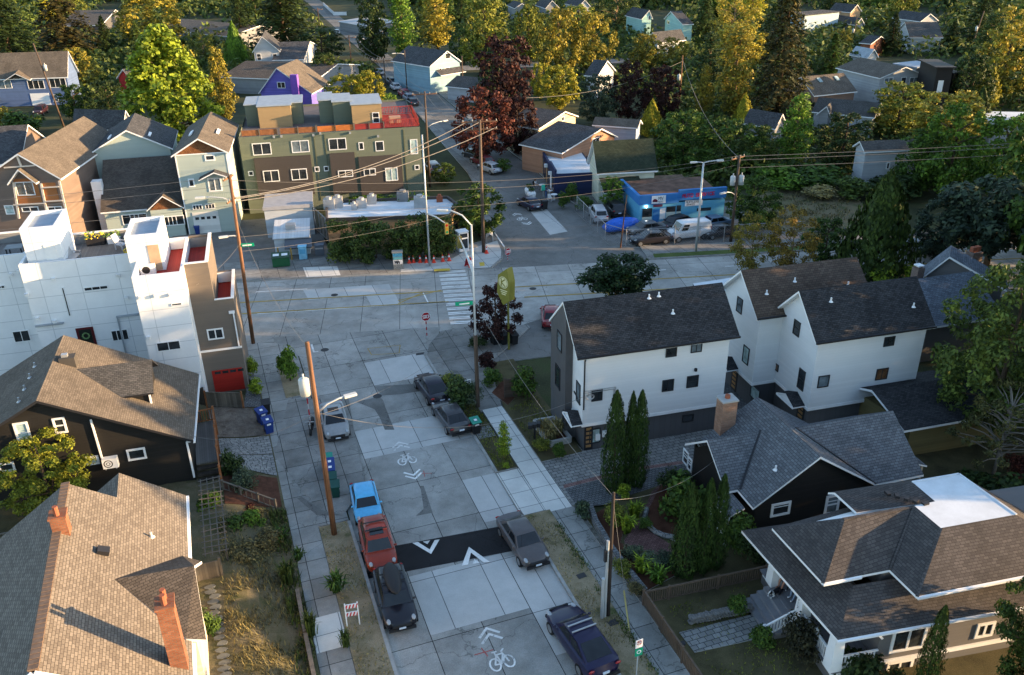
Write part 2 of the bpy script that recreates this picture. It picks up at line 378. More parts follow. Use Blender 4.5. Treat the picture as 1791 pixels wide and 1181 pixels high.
def vents(root, fr, lst, m=None):
    for (x, y, z) in lst:
        mb = MB(fr); mb.tube([(x, y, z-.1), (x, y, z+.28)], .055, 8); mb.tube([(x, y, z-.02), (x, y, z+.07)], [.16, .07], 8); mb.obj('vent_pipe', m or WHITE, root)
CONC = mat_plain('cast_concrete', (.34, .34, .33), .9, .2)
RUST = mat_plain('terracotta', (.28, .09, .05), .85, .2)
METAL = mat_plain('galvanised_steel', (.42, .43, .44), .45, .5, .6, var=.15)
# ---------------------------------------------------------------- ground, roads, pavements
ROADC = mat_concrete('road_concrete', (.33, .325, .305), .14, 2.65, 4.4, .28, .2)
ROADA = mat_concrete('arterial_concrete', (.37, .36, .335), .1, 3.4, 6.2, .22, .12)
ASPH = mat_concrete('asphalt', (.17, .168, .16), .1, 0, 0, .2, .25)
ASPHD = mat_concrete('fresh_asphalt', (.018, .018, .02), .15, 0, 0, .2, .4)
LIGHTC = mat_concrete('new_concrete', (.43, .43, .415), .08, 2.65, 4.4, .14, .08, '#55585a')
PALEC = mat_concrete('pale_concrete', (.55, .55, .52), .07, 1.3, 1.5, .14, .06, '#6a6e70')
SIDEW = mat_concrete('pavement_concrete', (.28, .28, .265), .18, 1.62, 1.55, .3, .15, '#3a3c3c')
SIDEW2 = mat_concrete('corner_concrete', (.46, .46, .44), .08, 1.8, 1.8, .15, .08, '#606262')
OLDC = mat_concrete('worn_concrete', (.25, .245, .23), .2, 1.7, 2.1, .4, .2, '#303232')
KERB = mat_plain('kerb_concrete', (.3, .3, .29), .9, .2, var=.25)
DIRT = mat_ground('dirt', [(.3, (.03, .035, .018)), (.55, (.055, .06, .028)), (.75, (.05, .075, .025))], .25, 9)
VERGE = mat_ground('dry_verge', [(.3, (.08, .09, .035)), (.42, (.2, .165, .1)), (.6, (.29, .235, .155)), (.76, (.16, .14, .08))], .8, 22)
DRYG = mat_ground('dry_grass_ground', [(.3, (.045, .055, .02)), (.45, (.09, .083, .045)), (.62, (.13, .11, .07)), (.8, (.055, .055, .03))], .55, 16)
LAWN = mat_ground('tired_lawn', [(.3, (.045, .04, .022)), (.5, (.08, .07, .035)), (.7, (.11, .095, .05))], .6, 20)
BARK = mat_ground('bark_mulch', [(.3, (.05, .02, .012)), (.6, (.1, .045, .028)), (.8, (.06, .04, .03))], 1.2, 26)
PAINT = mat_concrete('road_paint', (.78, .78, .76), .05, 0, 0, .25, .12)
YELLOW = mat_concrete('yellow_paint', (.42, .29, .08), .06, 0, 0, .4, .25)
PAVER = mat_brick('grey_pavers', (.19, .19, .185), (.27, .27, .26), '#3c3e40', .42, .3, .02)
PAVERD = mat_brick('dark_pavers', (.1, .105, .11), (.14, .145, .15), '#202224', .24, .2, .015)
BRICKP = mat_brick('brick_path', (.12, .06, .055), (.18, .1, .09), '#2a2422', .22, .11, .012)
mb = MB(); mb.face([(-500, -60, -.04), (700, -60, -.04), (700, 900, -.04), (-500, 900, -.04)]); struct(mb, 'ground', DIRT)
def sheet(name, pts, m, z=0., mats=None):
    mb = MB(); q = [tuple(p[:2]) for p in pts]
    if sum(q[i][0]*q[(i+1) % len(q)][1]-q[(i+1) % len(q)][0]*q[i][1] for i in range(len(q))) < 0: q = q[::-1]
    mb.face([(x, y, z) for x, y in q]); return struct(mb, name, m)
def deck(name, pts, z0, z1, m, ms=None):
    mb = MB(); mb.prism([tuple(p[:2]) for p in pts], z0, z1, 0, 1); return struct(mb, name, [m, ms or KERB])
def G(*l): return [tuple(at(x, y)[:2]) for x, y in l]
AS = lambda x: 68.5-.2426*x
AN = lambda x: 82.9-.2426*x
# the arterial, in its own frame so that its slab joints follow it
FA = Fr(0, 68.5, -13.64)
mb = MB(FA); mb.face([(-120, 0, 0), (190, 0, 0), (190, 14.1, 0), (-120, 14.1, 0)]); struct(mb, 'arterial_road', ROADA)
FS = Fr(4.0, 0, 0)
mb = MB(FS); mb.face([(.6, -10, .003), (10.2, -10, .003), (10.2, 59, .003), (12.9, 65.42, .003), (-1, 68.74, .003), (-1, 67.2, .003), (.6, 64.3, .003)]); struct(mb, 'side_street', ROADC)
LEFTE = [(25.6, 76.7), (27.6, 84), (30.6, 94), (33.6, 103), (36.2, 112), (37.6, 130), (39.4, 150), (41.5, 180), (43, 212), (46, 279), (50, 355), (55, 470)]
RIGHTE = [(43.2, 72.4), (42.6, 79), (41.9, 96), (43, 109), (44, 138), (46, 165), (47.4, 190), (48.7, 215), (51.5, 279), (56, 355), (62, 470)]
sheet('far_street', LEFTE+RIGHTE[::-1], ASPH, .004)
sheet('far_cross_street', [(-120, 222), (43, 199), (180, 180), (180, 187), (43, 206), (-120, 229)], mat_concrete('far_asphalt', (.22, .21, .2), .1), .008)
sheet('far_bike_lane_patch', G((925, 367), (950, 360), (993, 405), (962, 411)), LIGHTC, .008)
# raised pavements, with real kerbs
deck('arterial_pavement', [(-120, AN(-120)), (20.3, AN(20.3)+.02), (25.5, AN(25.5)), (27.4, 78.8), (28.2, 81), (29.3, 86), (31.5, 95), (29.8, 95), (27, 84.6), (22, 83.2), (-120, AN(-120)+5)], -.04, .14, OLDC)
deck('corner_pavement', [(16.6, AN(16.6)+.02), (25.3, AN(25.3)+.03), (27.2, 78.9), (28, 81), (28.6, 84), (24.6, 82.4), (22.5, 80.6), (17, AN(17)+2.2)], .1, .148, SIDEW2)
deck('right_arterial_pavement', [(41.4, 73.4), (41.6, AN(41.6)), (190, AN(190)), (190, AN(190)+4.2), (44, AN(44)+3.6), (42.3, 77)], -.04, .14, OLDC)
deck('grass_strip', [(41.9, AN(41.9)+.16), (100, AN(100)+.16), (100, AN(100)+1.3), (42.3, AN(42.3)+1.3)], .12, .155, mat_ground('green_strip', [(.3, (.05, .08, .02)), (.6, (.09, .12, .035)), (.8, (.13, .11, .05))], .7, 14))
deck('diner_yard', [(-5, 86.5), (11, 82.6), (11, 101), (-2, 103), (-5, 99)], -.04, .12, ASPH)
deck('far_right_pavement', [(41.4, 77.2), (42, 96), (43.15, 109), (44.2, 138), (46.2, 165), (48.9, 215), (51.3, 215), (48.4, 165), (46.5, 138), (46, 109), (45.2, 96), (44.6, 77)], -.04, .13, OLDC)
deck('far_left_pavement', [(34, 103), (36.1, 112), (37.5, 130), (39.3, 150), (41.4, 180), (42.9, 205), (41, 205), (39.5, 180), (37.3, 150), (35.5, 130), (34, 112), (32.5, 103)], -.04, .13, OLDC)
# left pavement and verges of the side street
deck('left_pavement', [(1.15, -5), (2.72, -5), (2.72, 41.6), (4.5, 41.6), (4.5, 64.6), (3, 67.4), (-.6, 68.6), (-8, AS(-8)), (-60, AS(-60)), (-60, AS(-60)-3.4), (-4, AS(-4)-3.6), (-.2, 64), (.95, 60), (.95, 46), (1.15, 44)], -.04, .13, SIDEW)
deck('left_verge', [(2.74, -5), (4.4, -5), (4.4, 41.5), (2.74, 41.5)], -.03, .15, VERGE)
deck('left_kerb', [(4.4, -5), (4.58, -5), (4.58, 41.5), (4.4, 41.5)], -.02, .145, KERB)
deck('planting_strip', [(2.75, 57.5), (4.1, 57.5), (4.1, 63.6), (2.75, 64.4)], .1, .16, VERGE)
deck('new_pavement_slab', [(1.18, 31.9), (2.7, 31.9), (2.7, 34.3), (1.18, 34.3)], .1, .138, PALEC)
deck('left_worn_apron', G((505, 700), (610, 700), (622, 770), (640, 850), (600, 905), (560, 900), (480, 800)), .1, .136, OLDC)
# right pavement and verges
deck('right_pavement', [(15.95, -5), (17.35, -5), (17.35, 38), (15.95, 38)], -.04, .13, SIDEW)
deck('right_new_pavement', [(15.7, 38), (17.3, 38), (17.3, 50.6), (15.8, 50.6)], -.04, .134, PALEC)
deck('right_corner_pavement', [(15.6, 50.6), (17.3, 50.6), (18.6, 57.3), (24, 62.2), (24, AS(24)), (20.2, 64.4), (16.6, 64.3), (15, 62.2), (14.3, 60.3), (14.3, 55.5), (15.6, 54)], -.04, .13, OLDC)
deck('driveway_apron', [(14.2, 38.3), (15.7, 38.3), (15.7, 42.9), (14.2, 42.9)], -.04, .1, PALEC)
deck('right_verge', [(14.33, -5), (15.93, -5), (15.93, 38.2), (14.33, 38.2)], -.03, .15, VERGE)
deck('right_kerb', [(14.17, -5), (14.33, -5), (14.33, 38.2), (14.17, 38.2)], -.02, .145, KERB)
deck('right_planting_strip', [(14.33, 43), (15.65, 43), (15.6, 54), (14.33, 55.4)], -.03, .15, LAWN)
deck('right_planting_kerb', [(14.17, 43), (14.33, 43), (14.33, 60.3), (14.17, 60.3)], -.02, .145, KERB)
deck('stepping_slabs', [(14.4, 47.0), (15.6, 47.0), (15.6, 48.4), (14.4, 48.4)], .1, .165, PAVER)
# repairs in the carriageway
def rect(x0, x1, y0, y1): return [(x0, y0), (x1, y0), (x1, y1), (x0, y1)]
for r in ((9.32, 14.13, 57.2, 61.2), (6.67, 14.15, 47.7, 51.3), (11.97, 14.15, 38.6, 43.1), (6.67, 11.93, 31.2, 35.7), (11.97, 14.15, 27.8, 35.3)):
    sheet('road_patch', rect(*r), LIGHTC, .004)
for g in (G((655, 676), (735, 671), (738, 684), (700, 690), (668, 692)), G((622, 703), (664, 694), (670, 700), (675, 715), (690, 752), (673, 752), (664, 730), (655, 716)), G((735, 850), (741, 850), (757, 897), (727, 903), (741, 890)), G((520, 875), (528, 872), (562, 895), (600, 905), (555, 905))):
    sheet('asphalt_patch', g, ASPH, .008 if g[0][0] > 4.5 else .142)
sheet('arterial_patch', G((530, 507), (680, 497), (688, 512), (540, 525)), LIGHTC, .004)
sheet('arterial_patch', G((640, 517), (690, 512), (700, 533), (650, 536)), LIGHTC, .006)
sheet('driveway_patch', G((530, 470), (590, 468), (596, 484), (537, 488)), PALEC, .146)
# manhole covers
for px, py in ((568, 612), (585, 516), (932, 505), (660, 693)):
    mb = MB(); mb.disc(at(px, py, .012), (0, 0, 1), .34); struct(mb, 'manhole_cover', mat_plain('cast_iron', (.05, .05, .052), .7, .4, .5))
mb = MB(); mb.face([tuple(at(*q, .012)) for q in ((727, 622), (741, 620), (742, 616), (728, 618))]); struct(mb, 'drain_grate', MATS['cast_iron'])
# speed hump with its arrow marks
def hump(x, y): c = 37.75-.085*(x-6.6)-.45; t = (y-c)/1.15; return .012+.07*max(0, 1-t*t)
mb = MB()
for i in range(18):
    for j in range(8):
        q = []
        for a, b in ((0, 0), (1, 0), (1, 1), (0, 1)):
            x = 4.6+(i+a)*9.5/18; c = 37.3-.085*(x-6.6); y = c-1.15+(j+b)*2.3/8; q.append((x, y, hump(x, y)))
        mb.face(q)
struct(mb, 'speed_hump', ASPHD, True)
def marks(name, polys, m, z=.012, lift=None):
    mb = MB()
    for p in polys:
        q = [at(*a, z) for a in p]
        if lift: q = [Vector((v.x, v.y, lift(v.x, v.y)+.028)) for v in q]
        if sum(q[i].x*q[(i+1) % len(q)].y-q[(i+1) % len(q)].x*q[i].y for i in range(len(q))) < 0: q = q[::-1]
        mb.face(q)
    return struct(mb, name, m)
Z6 = lambda x, y: (450+x/3.938, 881+y/3.938)
marks('hump_arrow_marking', [[Z6(1068, 275), Z6(1108, 270), Z6(1188, 326), Z6(1198, 357)], [Z6(1188, 326), Z6(1222, 257), Z6(1256, 253), Z6(1198, 357)], [Z6(1140, 267), Z6(1190, 259), Z6(1172, 287)]], PAINT, 0, hump)
marks('hump_arrow_marking', [[Z6(1408, 432), Z6(1452, 424), Z6(1472, 345), Z6(1458, 308)], [Z6(1458, 308), Z6(1602, 405), Z6(1560, 410), Z6(1472, 345)], [Z6(1484, 420), Z6(1534, 412), Z6(1496, 384)]], PAINT, 0, hump)
def stroke(mb, a, b, w, z=.012):
    z += .0006*(len(mb.f) % 40)
    a, b = Vector(a[:2]), Vector(b[:2]); d = (b-a).normalized(); n = Vector((-d.y, d.x))*w/2; a, b = a-d*w*.3, b+d*w*.3
    mb.face([(*(a-n), z), (*(b-n), z), (*(b+n), z), (*(a+n), z)])
def sharrow(x, y, s=1., fr=None):
    """bicycle between two chevrons, read from the camera side"""
    mb = MB(Fr(x, y, 0)); S = lambda a, b, w=.11: stroke(mb, (a[0]*s, a[1]*s*1.5), (b[0]*s, b[1]*s*1.5), w*s)
    for dy, sg in ((1.02, 1), (1.28, 1), (-.72, -1), (-.98, -1)):
        S((-.48, dy), (0, dy+.3*sg), .13); S((0, dy+.3*sg), (.48, dy), .13)
    for cx in (-.33, .33):
        for k in range(14): S((cx+.24*math.cos(k*.4488), .07+.24*math.sin(k*.4488)), (cx+.24*math.cos((k+1)*.4488), .07+.24*math.sin((k+1)*.4488)), .085)
    for a, b in (((-.33, .07), (-.12, .42)), ((-.12, .42), (.2, .42)), ((.2, .42), (-.02, .05)), ((-.02, .05), (-.12, .42)), ((-.33, .07), (-.02, .05)), ((.33, .07), (.17, .52)), ((.17, .52), (.3, .6)), ((-.14, .42), (-.15, .55)), ((-.25, .56), (-.05, .56))): S(a, b, .085)
    return struct(mb, 'bike_marking', PAINT)
for px, py in ((713, 808), (880, 1163)):
    q = at(px, py); sharrow(q.x, q.y, 1.05)
q = at(914, 384); mb = sharrow(q.x, q.y, 1.05)
# arterial lines, crosswalk, stop bars
def lines(name, segs, m, w=.14):
    mb = MB()
    for a, b in segs: stroke(mb, at(*a), at(*b), w)
    return struct(mb, name, m)
def lane(off0, off1, x0, x1, dash=0, gap=0):
    L = []; f = lambda x, o: (x, 68.5-.2426*x+o)
    return [(f(x0, off0), f(x1, off1))] if not dash else [(f(x0+k*(dash+gap), off0), f(x0+k*(dash+gap)+dash, off0)) for k in range(int((x1-x0)/(dash+gap)))]
def lanes(name, segs, m, w):
    mb = MB()
    for a, b in segs: stroke(mb, a, b, w)
    return struct(mb, name, m)
lanes('yellow_line', lane(9.05, 9.15, -60, 19.2)+lane(9.1, 9.1, 26, 120), YELLOW, .22)
lanes('yellow_line', lane(6.35, 6.5, -60, 19)+lane(6.5, 6.2, 26, 120), YELLOW, .22)
lanes('yellow_line', [(at(697, 531)[:2], at(740, 512)[:2]), (at(697, 526)[:2], at(770, 508)[:2])], YELLOW, .16)
lanes('white_line', [((2.2, 74.2), (18.8, 70.4))], PAINT, .1)
lanes('white_line', lane(11.6, 11.6, 2.6, 20, 4.6, 5.2)+lane(11.4, 11.4, 38, 90, 3.5, 6), PAINT, .13)
lanes('white_line', [(at(740, 512)[:2], at(749, 530)[:2])], PAINT, .12)
mb = MB(); mb.face([at(*q, .012) for q in ((1107, 459), (1113, 458), (1126, 474), (1118, 475))]); struct(mb, 'stop_bar', PAINT)
mb = MB()
for k in range(13):
    t = k/12; a = Vector((20.2, 77.6))*(1-t)+Vector((17.9, 65.6))*t; b = a+Vector((2.5, -.62))
    stroke(mb, a, b, .2); stroke(mb, a+Vector((.07, .31)), b+Vector((.07, .31)), .2)
struct(mb, 'crosswalk', PAINT)
lines('worn_marking', [((643, 610), (700, 604)), ((700, 604), (698, 618)), ((698, 618), (650, 621)), ((650, 621), (643, 610))], YELLOW, .07)
lines('white_line', [((545, 603), (549, 616)), ((549, 616), (556, 615))], PAINT, .15)
lines('utility_paint', [((735, 829), (755, 828)), ((741, 824), (743, 834))], mat_plain('red_paint_mark', (.35, .08, .07)), .05)
lines('utility_paint', [((830, 1146), (862, 1137)), ((842, 1134), (853, 1148))], MATS['red_paint_mark'], .06)
mb = MB()
for px, py, w in ((773, 472, 1.5), ): 
    q = at(px, py, .156); mb.cbox(q, (1.6, .6, .006), -13.6)
q = at(843, 462, .156); mb.cbox(q, (.5, 1., .006), -13.6); struct(mb, 'tactile_paving', mat_plain('tactile_yellow', (.5, .36, .05)))
for y0, y1, px in ((30, 36, 0),): lines('utility_paint', [((1091, 1037), (1101, 1108))], mat_plain('yellow_chalk', (.45, .36, .12)), .09).location.z = .13
lines('utility_paint', [((985, 1010), (1012, 1030)), ((1000, 960), (1003, 962))], MATS['yellow_chalk'], .03).location.z = .004
# left yard: rises behind the pavement
def hl(x, y):
    t = max(0, min(1, (1.1-x)/3.6)); t = t*t*(3-2*t); a = 1.05 if y < 44 else max(.25, 1.05-(y-44)*.1)
    return .14+t*a+.05*math.sin(x*2.1+y*1.3)*t
mb = MB(); nx, ny = 22, 60
for i in range(nx):
    for j in range(ny):
        q = []
        for a, b in ((0, 0), (1, 0), (1, 1), (0, 1)):
            x = 1.12-(nx-i-a)*12/nx if i+a < nx else 1.12; y = 8+(j+b)*51/ny; q.append((x, y, hl(x, y)))
        mb.face(q)
struct(mb, 'yard_slope', DRYG, True)
deck('left_backyard', [(-60, 5), (-10.5, 5), (-10.5, 59), (-60, 59)], -.04, 1.1, LAWN)
# ---------------------------------------------------------------- near left: three buildings and their yards
TANSH = mat_shingle('tan_shingles', (.13, .112, .096), (.2, .175, .15), .24, .125, (.06, .052, .045), .12)
BROWNSH = mat_shingle('brown_shingles', (.075, .064, .055), (.115, .098, .084), .24, .125, (.03, .027, .025))
GREYSH = mat_shingle('grey_shingles', (.07, .069, .067), (.115, .11, .105), .24, .125, (.03, .03, .03))
WARMSH = mat_shingle('warm_grey_shingles', (.105, .09, .074), (.155, .132, .11), .24, .125, (.07, .06, .05))
BLACKSH = mat_shingle('black_shingles', (.028, .029, .032), (.056, .057, .062), .24, .125, (.011, .011, .013), .2)
CHARSH = mat_shingle('charcoal_shingles', (.05, .051, .056), (.098, .1, .106), .26, .135, (.016, .016, .018))
BRICK = mat_brick('red_brick', (.2, .065, .032), (.28, .11, .06), (.16, .11, .08), .24, .09, .014)
DARKSID = mat_lines('dark_siding', (.016, .015, .014), .18, 'v', .5, .12)
WOODG = mat_lines('weathered_wood', (.11, .095, .078), .14, 'u', .35, .1, .3)
WOODD = mat_lines('dark_wood', (.05, .042, .036), .14, 'u', .3, .1, .3)
WOODO = mat_plain('orange_wood', (.21, .085, .035), .75, .25, var=.3, sc=3)
DECKG = mat_lines('grey_deck_boards', (.15, .145, .14), .14, 'u', .4, .12, .15)
REDDECK = mat_lines('red_deck_boards', (.3, .028, .022), .15, 'u', .5, .12, .1)
PANELW = mat_concrete('white_panels', (.7, .71, .73), .02, 2.6, 1.3, .05, .02, (.45, .47, .5))
GREYMEM = mat_plain('grey_membrane', (.25, .3, .36), .7, .3)
BROWNW = mat_lines('taupe_siding', (.15, .125, .105), .2, 'v', .85, .1, .04)
def rail_line(mb, a, b, h, post=1.2, pick=.13, w=.05, m=0):
    a, b = Vector(a), Vector(b); n = max(1, round((b-a).length/pick)); up = Vector((0, 0, h))
    mb.bar(a+up, b+up, .09, .07, m); mb.bar(a+Vector((0, 0, .12)), b+Vector((0, 0, .12)), .06, .06, m)
    for i in range(1, n): p = a+(b-a)*i/n; mb.bar(p+Vector((0, 0, .12)), p+up, w, w, m)
def fence(name, label, cat, pts, h, m, pm=None, step=2., th=.04, group=None, kind='board', gap=.13):
    r = thing(name, label, cat, pts[0], group=group); pts = [Vector(p) for p in pts]
    for a, b in zip(pts, pts[1:]):
        mb = MB()
        if kind == 'board':
            d = (b-a); t = Vector((-d.y, d.x, 0)).normalized()*th/2; U = Vector((0, 0, h))
            mb.face([a-t, b-t, b-t+U, a-t+U]); mb.face([b+t, a+t, a+t+U, b+t+U]); mb.face([a-t+U, b-t+U, b+t+U, a+t+U])
            mb.bar(a+U*.97, b+U*.97, th+.05, .07); mb.bar(a+U*.15, b+U*.15, th+.05, .09)
        else: rail_line(mb, a, b, h, pick=gap, w=.055)
        mb.obj('panel' if kind == 'board' else 'pickets', m, r)
        n = max(1, round((b-a).length/step))
        for i in range(n+1):
            if i == n and b is not pts[-1]: continue
            p = a+(b-a)*i/n; q = MB(); q.cbox(p+Vector((0, 0, h/2+.05)), (.11, .11, h+.1), math.degrees(math.atan2((b-a).y, (b-a).x))); q.obj('post', pm or m, r)
    return r
def drape(name, quad, m, off=.03, n=10, kind='structure'):
    mb = MB(); a, b, c, d = [Vector(p[:2]) for p in quad]
    L = lambda s, t: (a*(1-s)+b*s)*(1-t)+(d*(1-s)+c*s)*t
    for i in range(n):
        for j in range(n):
            q = [L((i+x)/n, (j+y)/n) for x, y in ((0, 0), (1, 0), (1, 1), (0, 1))]
            mb.face([(v.x, v.y, hl(v.x, v.y)+off) for v in q])
    return tag(mb.obj(name, m, smooth=True), kind=kind)
# --- tan roofed house
nl = thing('shingled_house', 'house with tan and grey shingle roof and two brick chimneys beside the dry sloping yard', 'house', (-8.5, 33, 1.0))
S = .69; XR, ZR, XE = -8.55, 8.6, -3.76
zR = lambda x: ZR-abs(x-XR)*S
mb = MB(); mb.face([(XR, 26.55, ZR-.2), (-13, 26.55, zR(-13)-.2), (-13, 26.55, 1), (-4.3, 26.55, 1), (-4.3, 26.55, zR(-4.3)-.2)])
mb.face([(-4.3, 26.55, .3), (-4.3, 39.5, .3), (-4.3, 39.5, zR(-4.3)-.2), (-4.3, 26.55, zR(-4.3)-.2)])
mb.face([(-13, 37.6, 1), (-13, 26.6, 1), (-13, 26.6, zR(-13)-.2), (-13, 37.6, zR(-13)-.2)])
mb.face([(-4.3, 37.6, 1), (-13, 37.6, 1), (-13, 37.6, zR(-13)-.2), (XR, 37.6, ZR-.2), (-4.3, 37.6, zR(-4.3)-.2)])
mb.face([(-4.3, 39.5, 1), (-8.6, 39.5, 1), (-8.6, 39.5, 5.7), (-6.6, 39.5, 7.1), (-4.3, 39.5, zR(-4.3)-.2)]); mb.face([(-8.6, 39.5, 1), (-8.6, 37, 1), (-8.6, 37, 5.7), (-8.6, 39.5, 5.7)])
mb.obj('wall', mat_lines('cream_siding', (.5, .46, .38), .18), nl)
mb = MB()
mb.slab([(XR, 26.2, ZR), (XE, 26.2, zR(XE)), (XE, 39.9, zR(XE)), (-6.6, 40.17, zR(-6.6)), (-6.6, 38, zR(-6.6)), (XR, 38, ZR)], .18)
mb.slab([(XR, 38, ZR), (-13.4, 38, zR(-13.4)), (-13.4, 26.2, zR(-13.4)), (XR, 26.2, ZR)], .18)
mb.slab([(-6.6, 40.17, zR(-6.6)), (-8.9, 40.1, zR(-6.6)-2.3*S), (-8.9, 37.4, zR(-6.6)-2.3*S), (-6.6, 37.4, zR(-6.6))], .18)
mb.obj('roof', [TANSH, WHITE], nl)
mb = MB()
for i in range(46): y = 26.2+i*.257; mb.cbox((XR, y+.128, ZR+.03), (.36, .24, .05), 0, 0, ('X', -4))
mb.bar((XR, 26.2, ZR-.03), (XR, 38, ZR-.03), .3, .1); mb.obj('ridge_cap', mat_plain('ridge_tiles', (.16, .11, .08), .9, .15, var=.3, sc=3), nl)
DR, DE = Vector((-6.48, 32.02, 7.17)), at(340, 990, 7.1)
mb = MB(); fo = at(361, 1119, 5.25); fi = Vector((-3.95, fo.y+.1, zR(-3.95)+.05))
mb.slab([DR, DE, fo, fi], .14); bo = Vector((fo.x, DE.y*2-fo.y, fo.z)); bi = Vector((-4.0, DR.y*2-fi.y, fi.z))
mb.slab([DR, bi, bo, DE], .14); mb.obj('cross_gable_roof', [BROWNSH, WHITE], nl)
mb = MB(); xg = DE.x-.35; mb.face([(xg, fo.y+.4, 1), (xg, bo.y-.4, 1), (xg, bo.y-.4, 5.15), (xg, DE.y, 6.85), (xg, fo.y+.4, 5.15)]); mb.face([(-4.3, fo.y+.4, 1), (xg, fo.y+.4, 1), (xg, fo.y+.4, 5.15), (-4.3, fo.y+.4, 5.15)]); mb.face([(xg, bo.y-.4, 1), (-4.3, bo.y-.4, 1), (-4.3, bo.y-.4, 5.15), (xg, bo.y-.4, 5.15)])
mb.obj('bay_wall', MATS['cream_siding'], nl)
mb = MB(); mb.bar((XE+.06, 26.2, zR(XE)-.1), (XE+.06, fo.y, zR(XE)-.1), .13, .12); mb.bar((XE+.06, bo.y, zR(XE)-.1), (XE+.06, 39.9, zR(XE)-.1), .13, .12); mb.obj('gutter', WHITE, nl)
chimney(nl, None, -4.21, 27.97, 5.0, 8.75, .62, .72, BRICK, pots=2)
chimney(nl, None, -8.4, 34.5, 8.0, 9.35, .62, .62, BRICK, pots=1)
mb = MB(); q = Vector((-6.9, 33.6, zR(-6.9))); mb.cbox(q+Vector((0, 0, .12)), (.5, .42, .2), 0, 0, ('Y', 25)); mb.obj('roof_vent', BLACKF, nl)
vents(nl, None, [(-5.2, 35.6, zR(-5.2)), (-10.6, 30.2, zR(-10.6))], mat_plain('white_pipe', (.6, .58, .5)))
mb = MB()
for i in (0, 1):
    a, b = (XR, 26.12, ZR-.1), ((XE, 26.12, zR(XE)-.1) if i else (-13.4, 26.12, zR(-13.4)-.1)); mb.bar(a, b, .06, .28)
mb.obj('rake_board', WHITE, nl)
# --- dark house with dormer
FD2 = Fr(-3.75, 48.2, -4, 0)
dh = thing('dark_house', 'black clapboard house with brown shingle roof, side dormer and white framed windows', 'house', FD2(-7.3, 4, 1), -4)
XM, HE, HR = -7.35, 4.0, 7.95; S2 = (HR-HE)/7.35
mb = MB(FD2); gable_walls(mb, -14.7, 0, 0, 8, .4, HE, HR, 'y'); mb.obj('wall', DARKSID, dh)
mb = MB(FD2); gable_roof(mb, -14.7, 0, 0, 8, HE, HR, .4, .35, .17, 'y'); mb.obj('roof', [WARMSH, BLACKF], dh)
mb = MB(FD2); mb.bar((.38, -.4, HE-.33), (.38, 8.4, HE-.33), .12, .12); mb.obj('gutter', WHITE, dh)
mb = MB(FD2)                                     # dormer on the street side slope
zd, x0, x1 = 7.3, -1.75, -6.1
zs = lambda x: HR-abs(x-XM)*S2
yA, yB = 2.45, 6.3; ym = (yA+yB)/2; ze = 5.95
xs = XM+(HR-zd)/S2; xv = XM+(HR-ze)/S2
mb.slab([(xs, ym, zd), (xv, yA, ze), (x0, yA, ze), (x0, ym, zd)], .13); mb.slab([(x0, ym, zd), (x0, yB, ze), (xv, yB, ze), (xs, ym, zd)], .13)
mb.obj('dormer_roof', [GREYSH, BLACKF], dh)
mb = MB(FD2); xd = x0-.35; mb.face([(xv, yA+.3, zs(xv)-.1), (xd, yA+.3, zs(xd)-.1), (xd, yA+.3, ze), (xv, yA+.3, ze)]); mb.face([(xd, yA+.3, zs(xd)-.1), (xd, yB-.3, zs(xd)-.1), (xd, yB-.3, ze), (xd, ym, zd-.2), (xd, yA+.3, ze)]); mb.face([(xd, yB-.3, zs(xd)-.1), (xv, yB-.3, zs(xv)-.1), (xv, yB-.3, ze), (xd, yB-.3, ze)])
mb.obj('dormer_wall', DARKSID, dh)
mb = MB(FD2); mb.box(xd+.0, xd+.1, yA+.2, yA+.32, zs(xd)-.1, ze+.02); mb.obj('dormer_trim', WHITE, dh)
mb = MB(FD2); q = FD2.inv(at(126, 660, 6.6)); mb.box(q.x-.45, q.x+.45, q.y-.2, q.y+.5, 5.6, 8.0); mb.box(q.x-.3, q.x+.05, q.y, q.y+.3, 8.0, 8.18, 1); mb.obj('chimney', [mat_plain('dark_chimney', (.06, .055, .05), .9), METAL], dh)
wl = Wall(FD2, -14.7, 0, 0)
wins(dh, wl, [(40, 757, 27, 38, 'h', GLASSB), (105, 744, 23, 28, 'h'), (239, 794, 34, 20, ''), (162, 805, 24, 15, '', GLASSB), (12, 817, 30, 16, '')], t=.12)
mb = MB(FD2); u, z = wl.hit(159, 733); u2, z2 = wl.hit(178, 800); mb.bar(wl.p(u, z, .08), wl.p(u2+.02, z2, .08), .1, .1); mb.obj('conduit', WHITE, dh)
u, z = wl.hit(335, 790); mb = MB(FD2); mb.bar((-.08, -.1, 3.6), (-.08, -.1, 1.0), .11, .11); mb.bar((-.08, -.1, 3.6), (.35, -.3, 3.75), .11, .11); mb.obj('downspout', WHITE, dh)
vents(dh, FD2, [(-8.7, 1.2+k*1.5, zs(-8.7)) for k in range(4)], METAL)
u, z = wl.hit(194, 805); ac = thing('heat_pump', 'white outdoor heat pump unit on the black house wall', 'air conditioner', FD2(*wl.p(u, z-.35, .25)), -4)
mb = MB(FD2); c = wl.p(u, z, .22); mb.cbox(c, (.85, .36, .65)); mb.obj('casing', WHITE, ac)
mb = MB(FD2); mb.disc(c+Vector((-.1, -.183, 0)), (0, -1, 0), .26, 16, 0, .2); mb.disc(c+Vector((-.1, -.184, 0)), (0, -1, 0), .12, 12, 0, .08); mb.obj('fan_grille', BLACKF, ac)
mb = MB(FD2); mb.bar(c+Vector((-.3, .2, -.36)), c+Vector((-.3, -.2, -.36)), .05, .06); mb.bar(c+Vector((.3, .2, -.36)), c+Vector((.3, -.2, -.36)), .05, .06); mb.obj('bracket', METAL, ac)
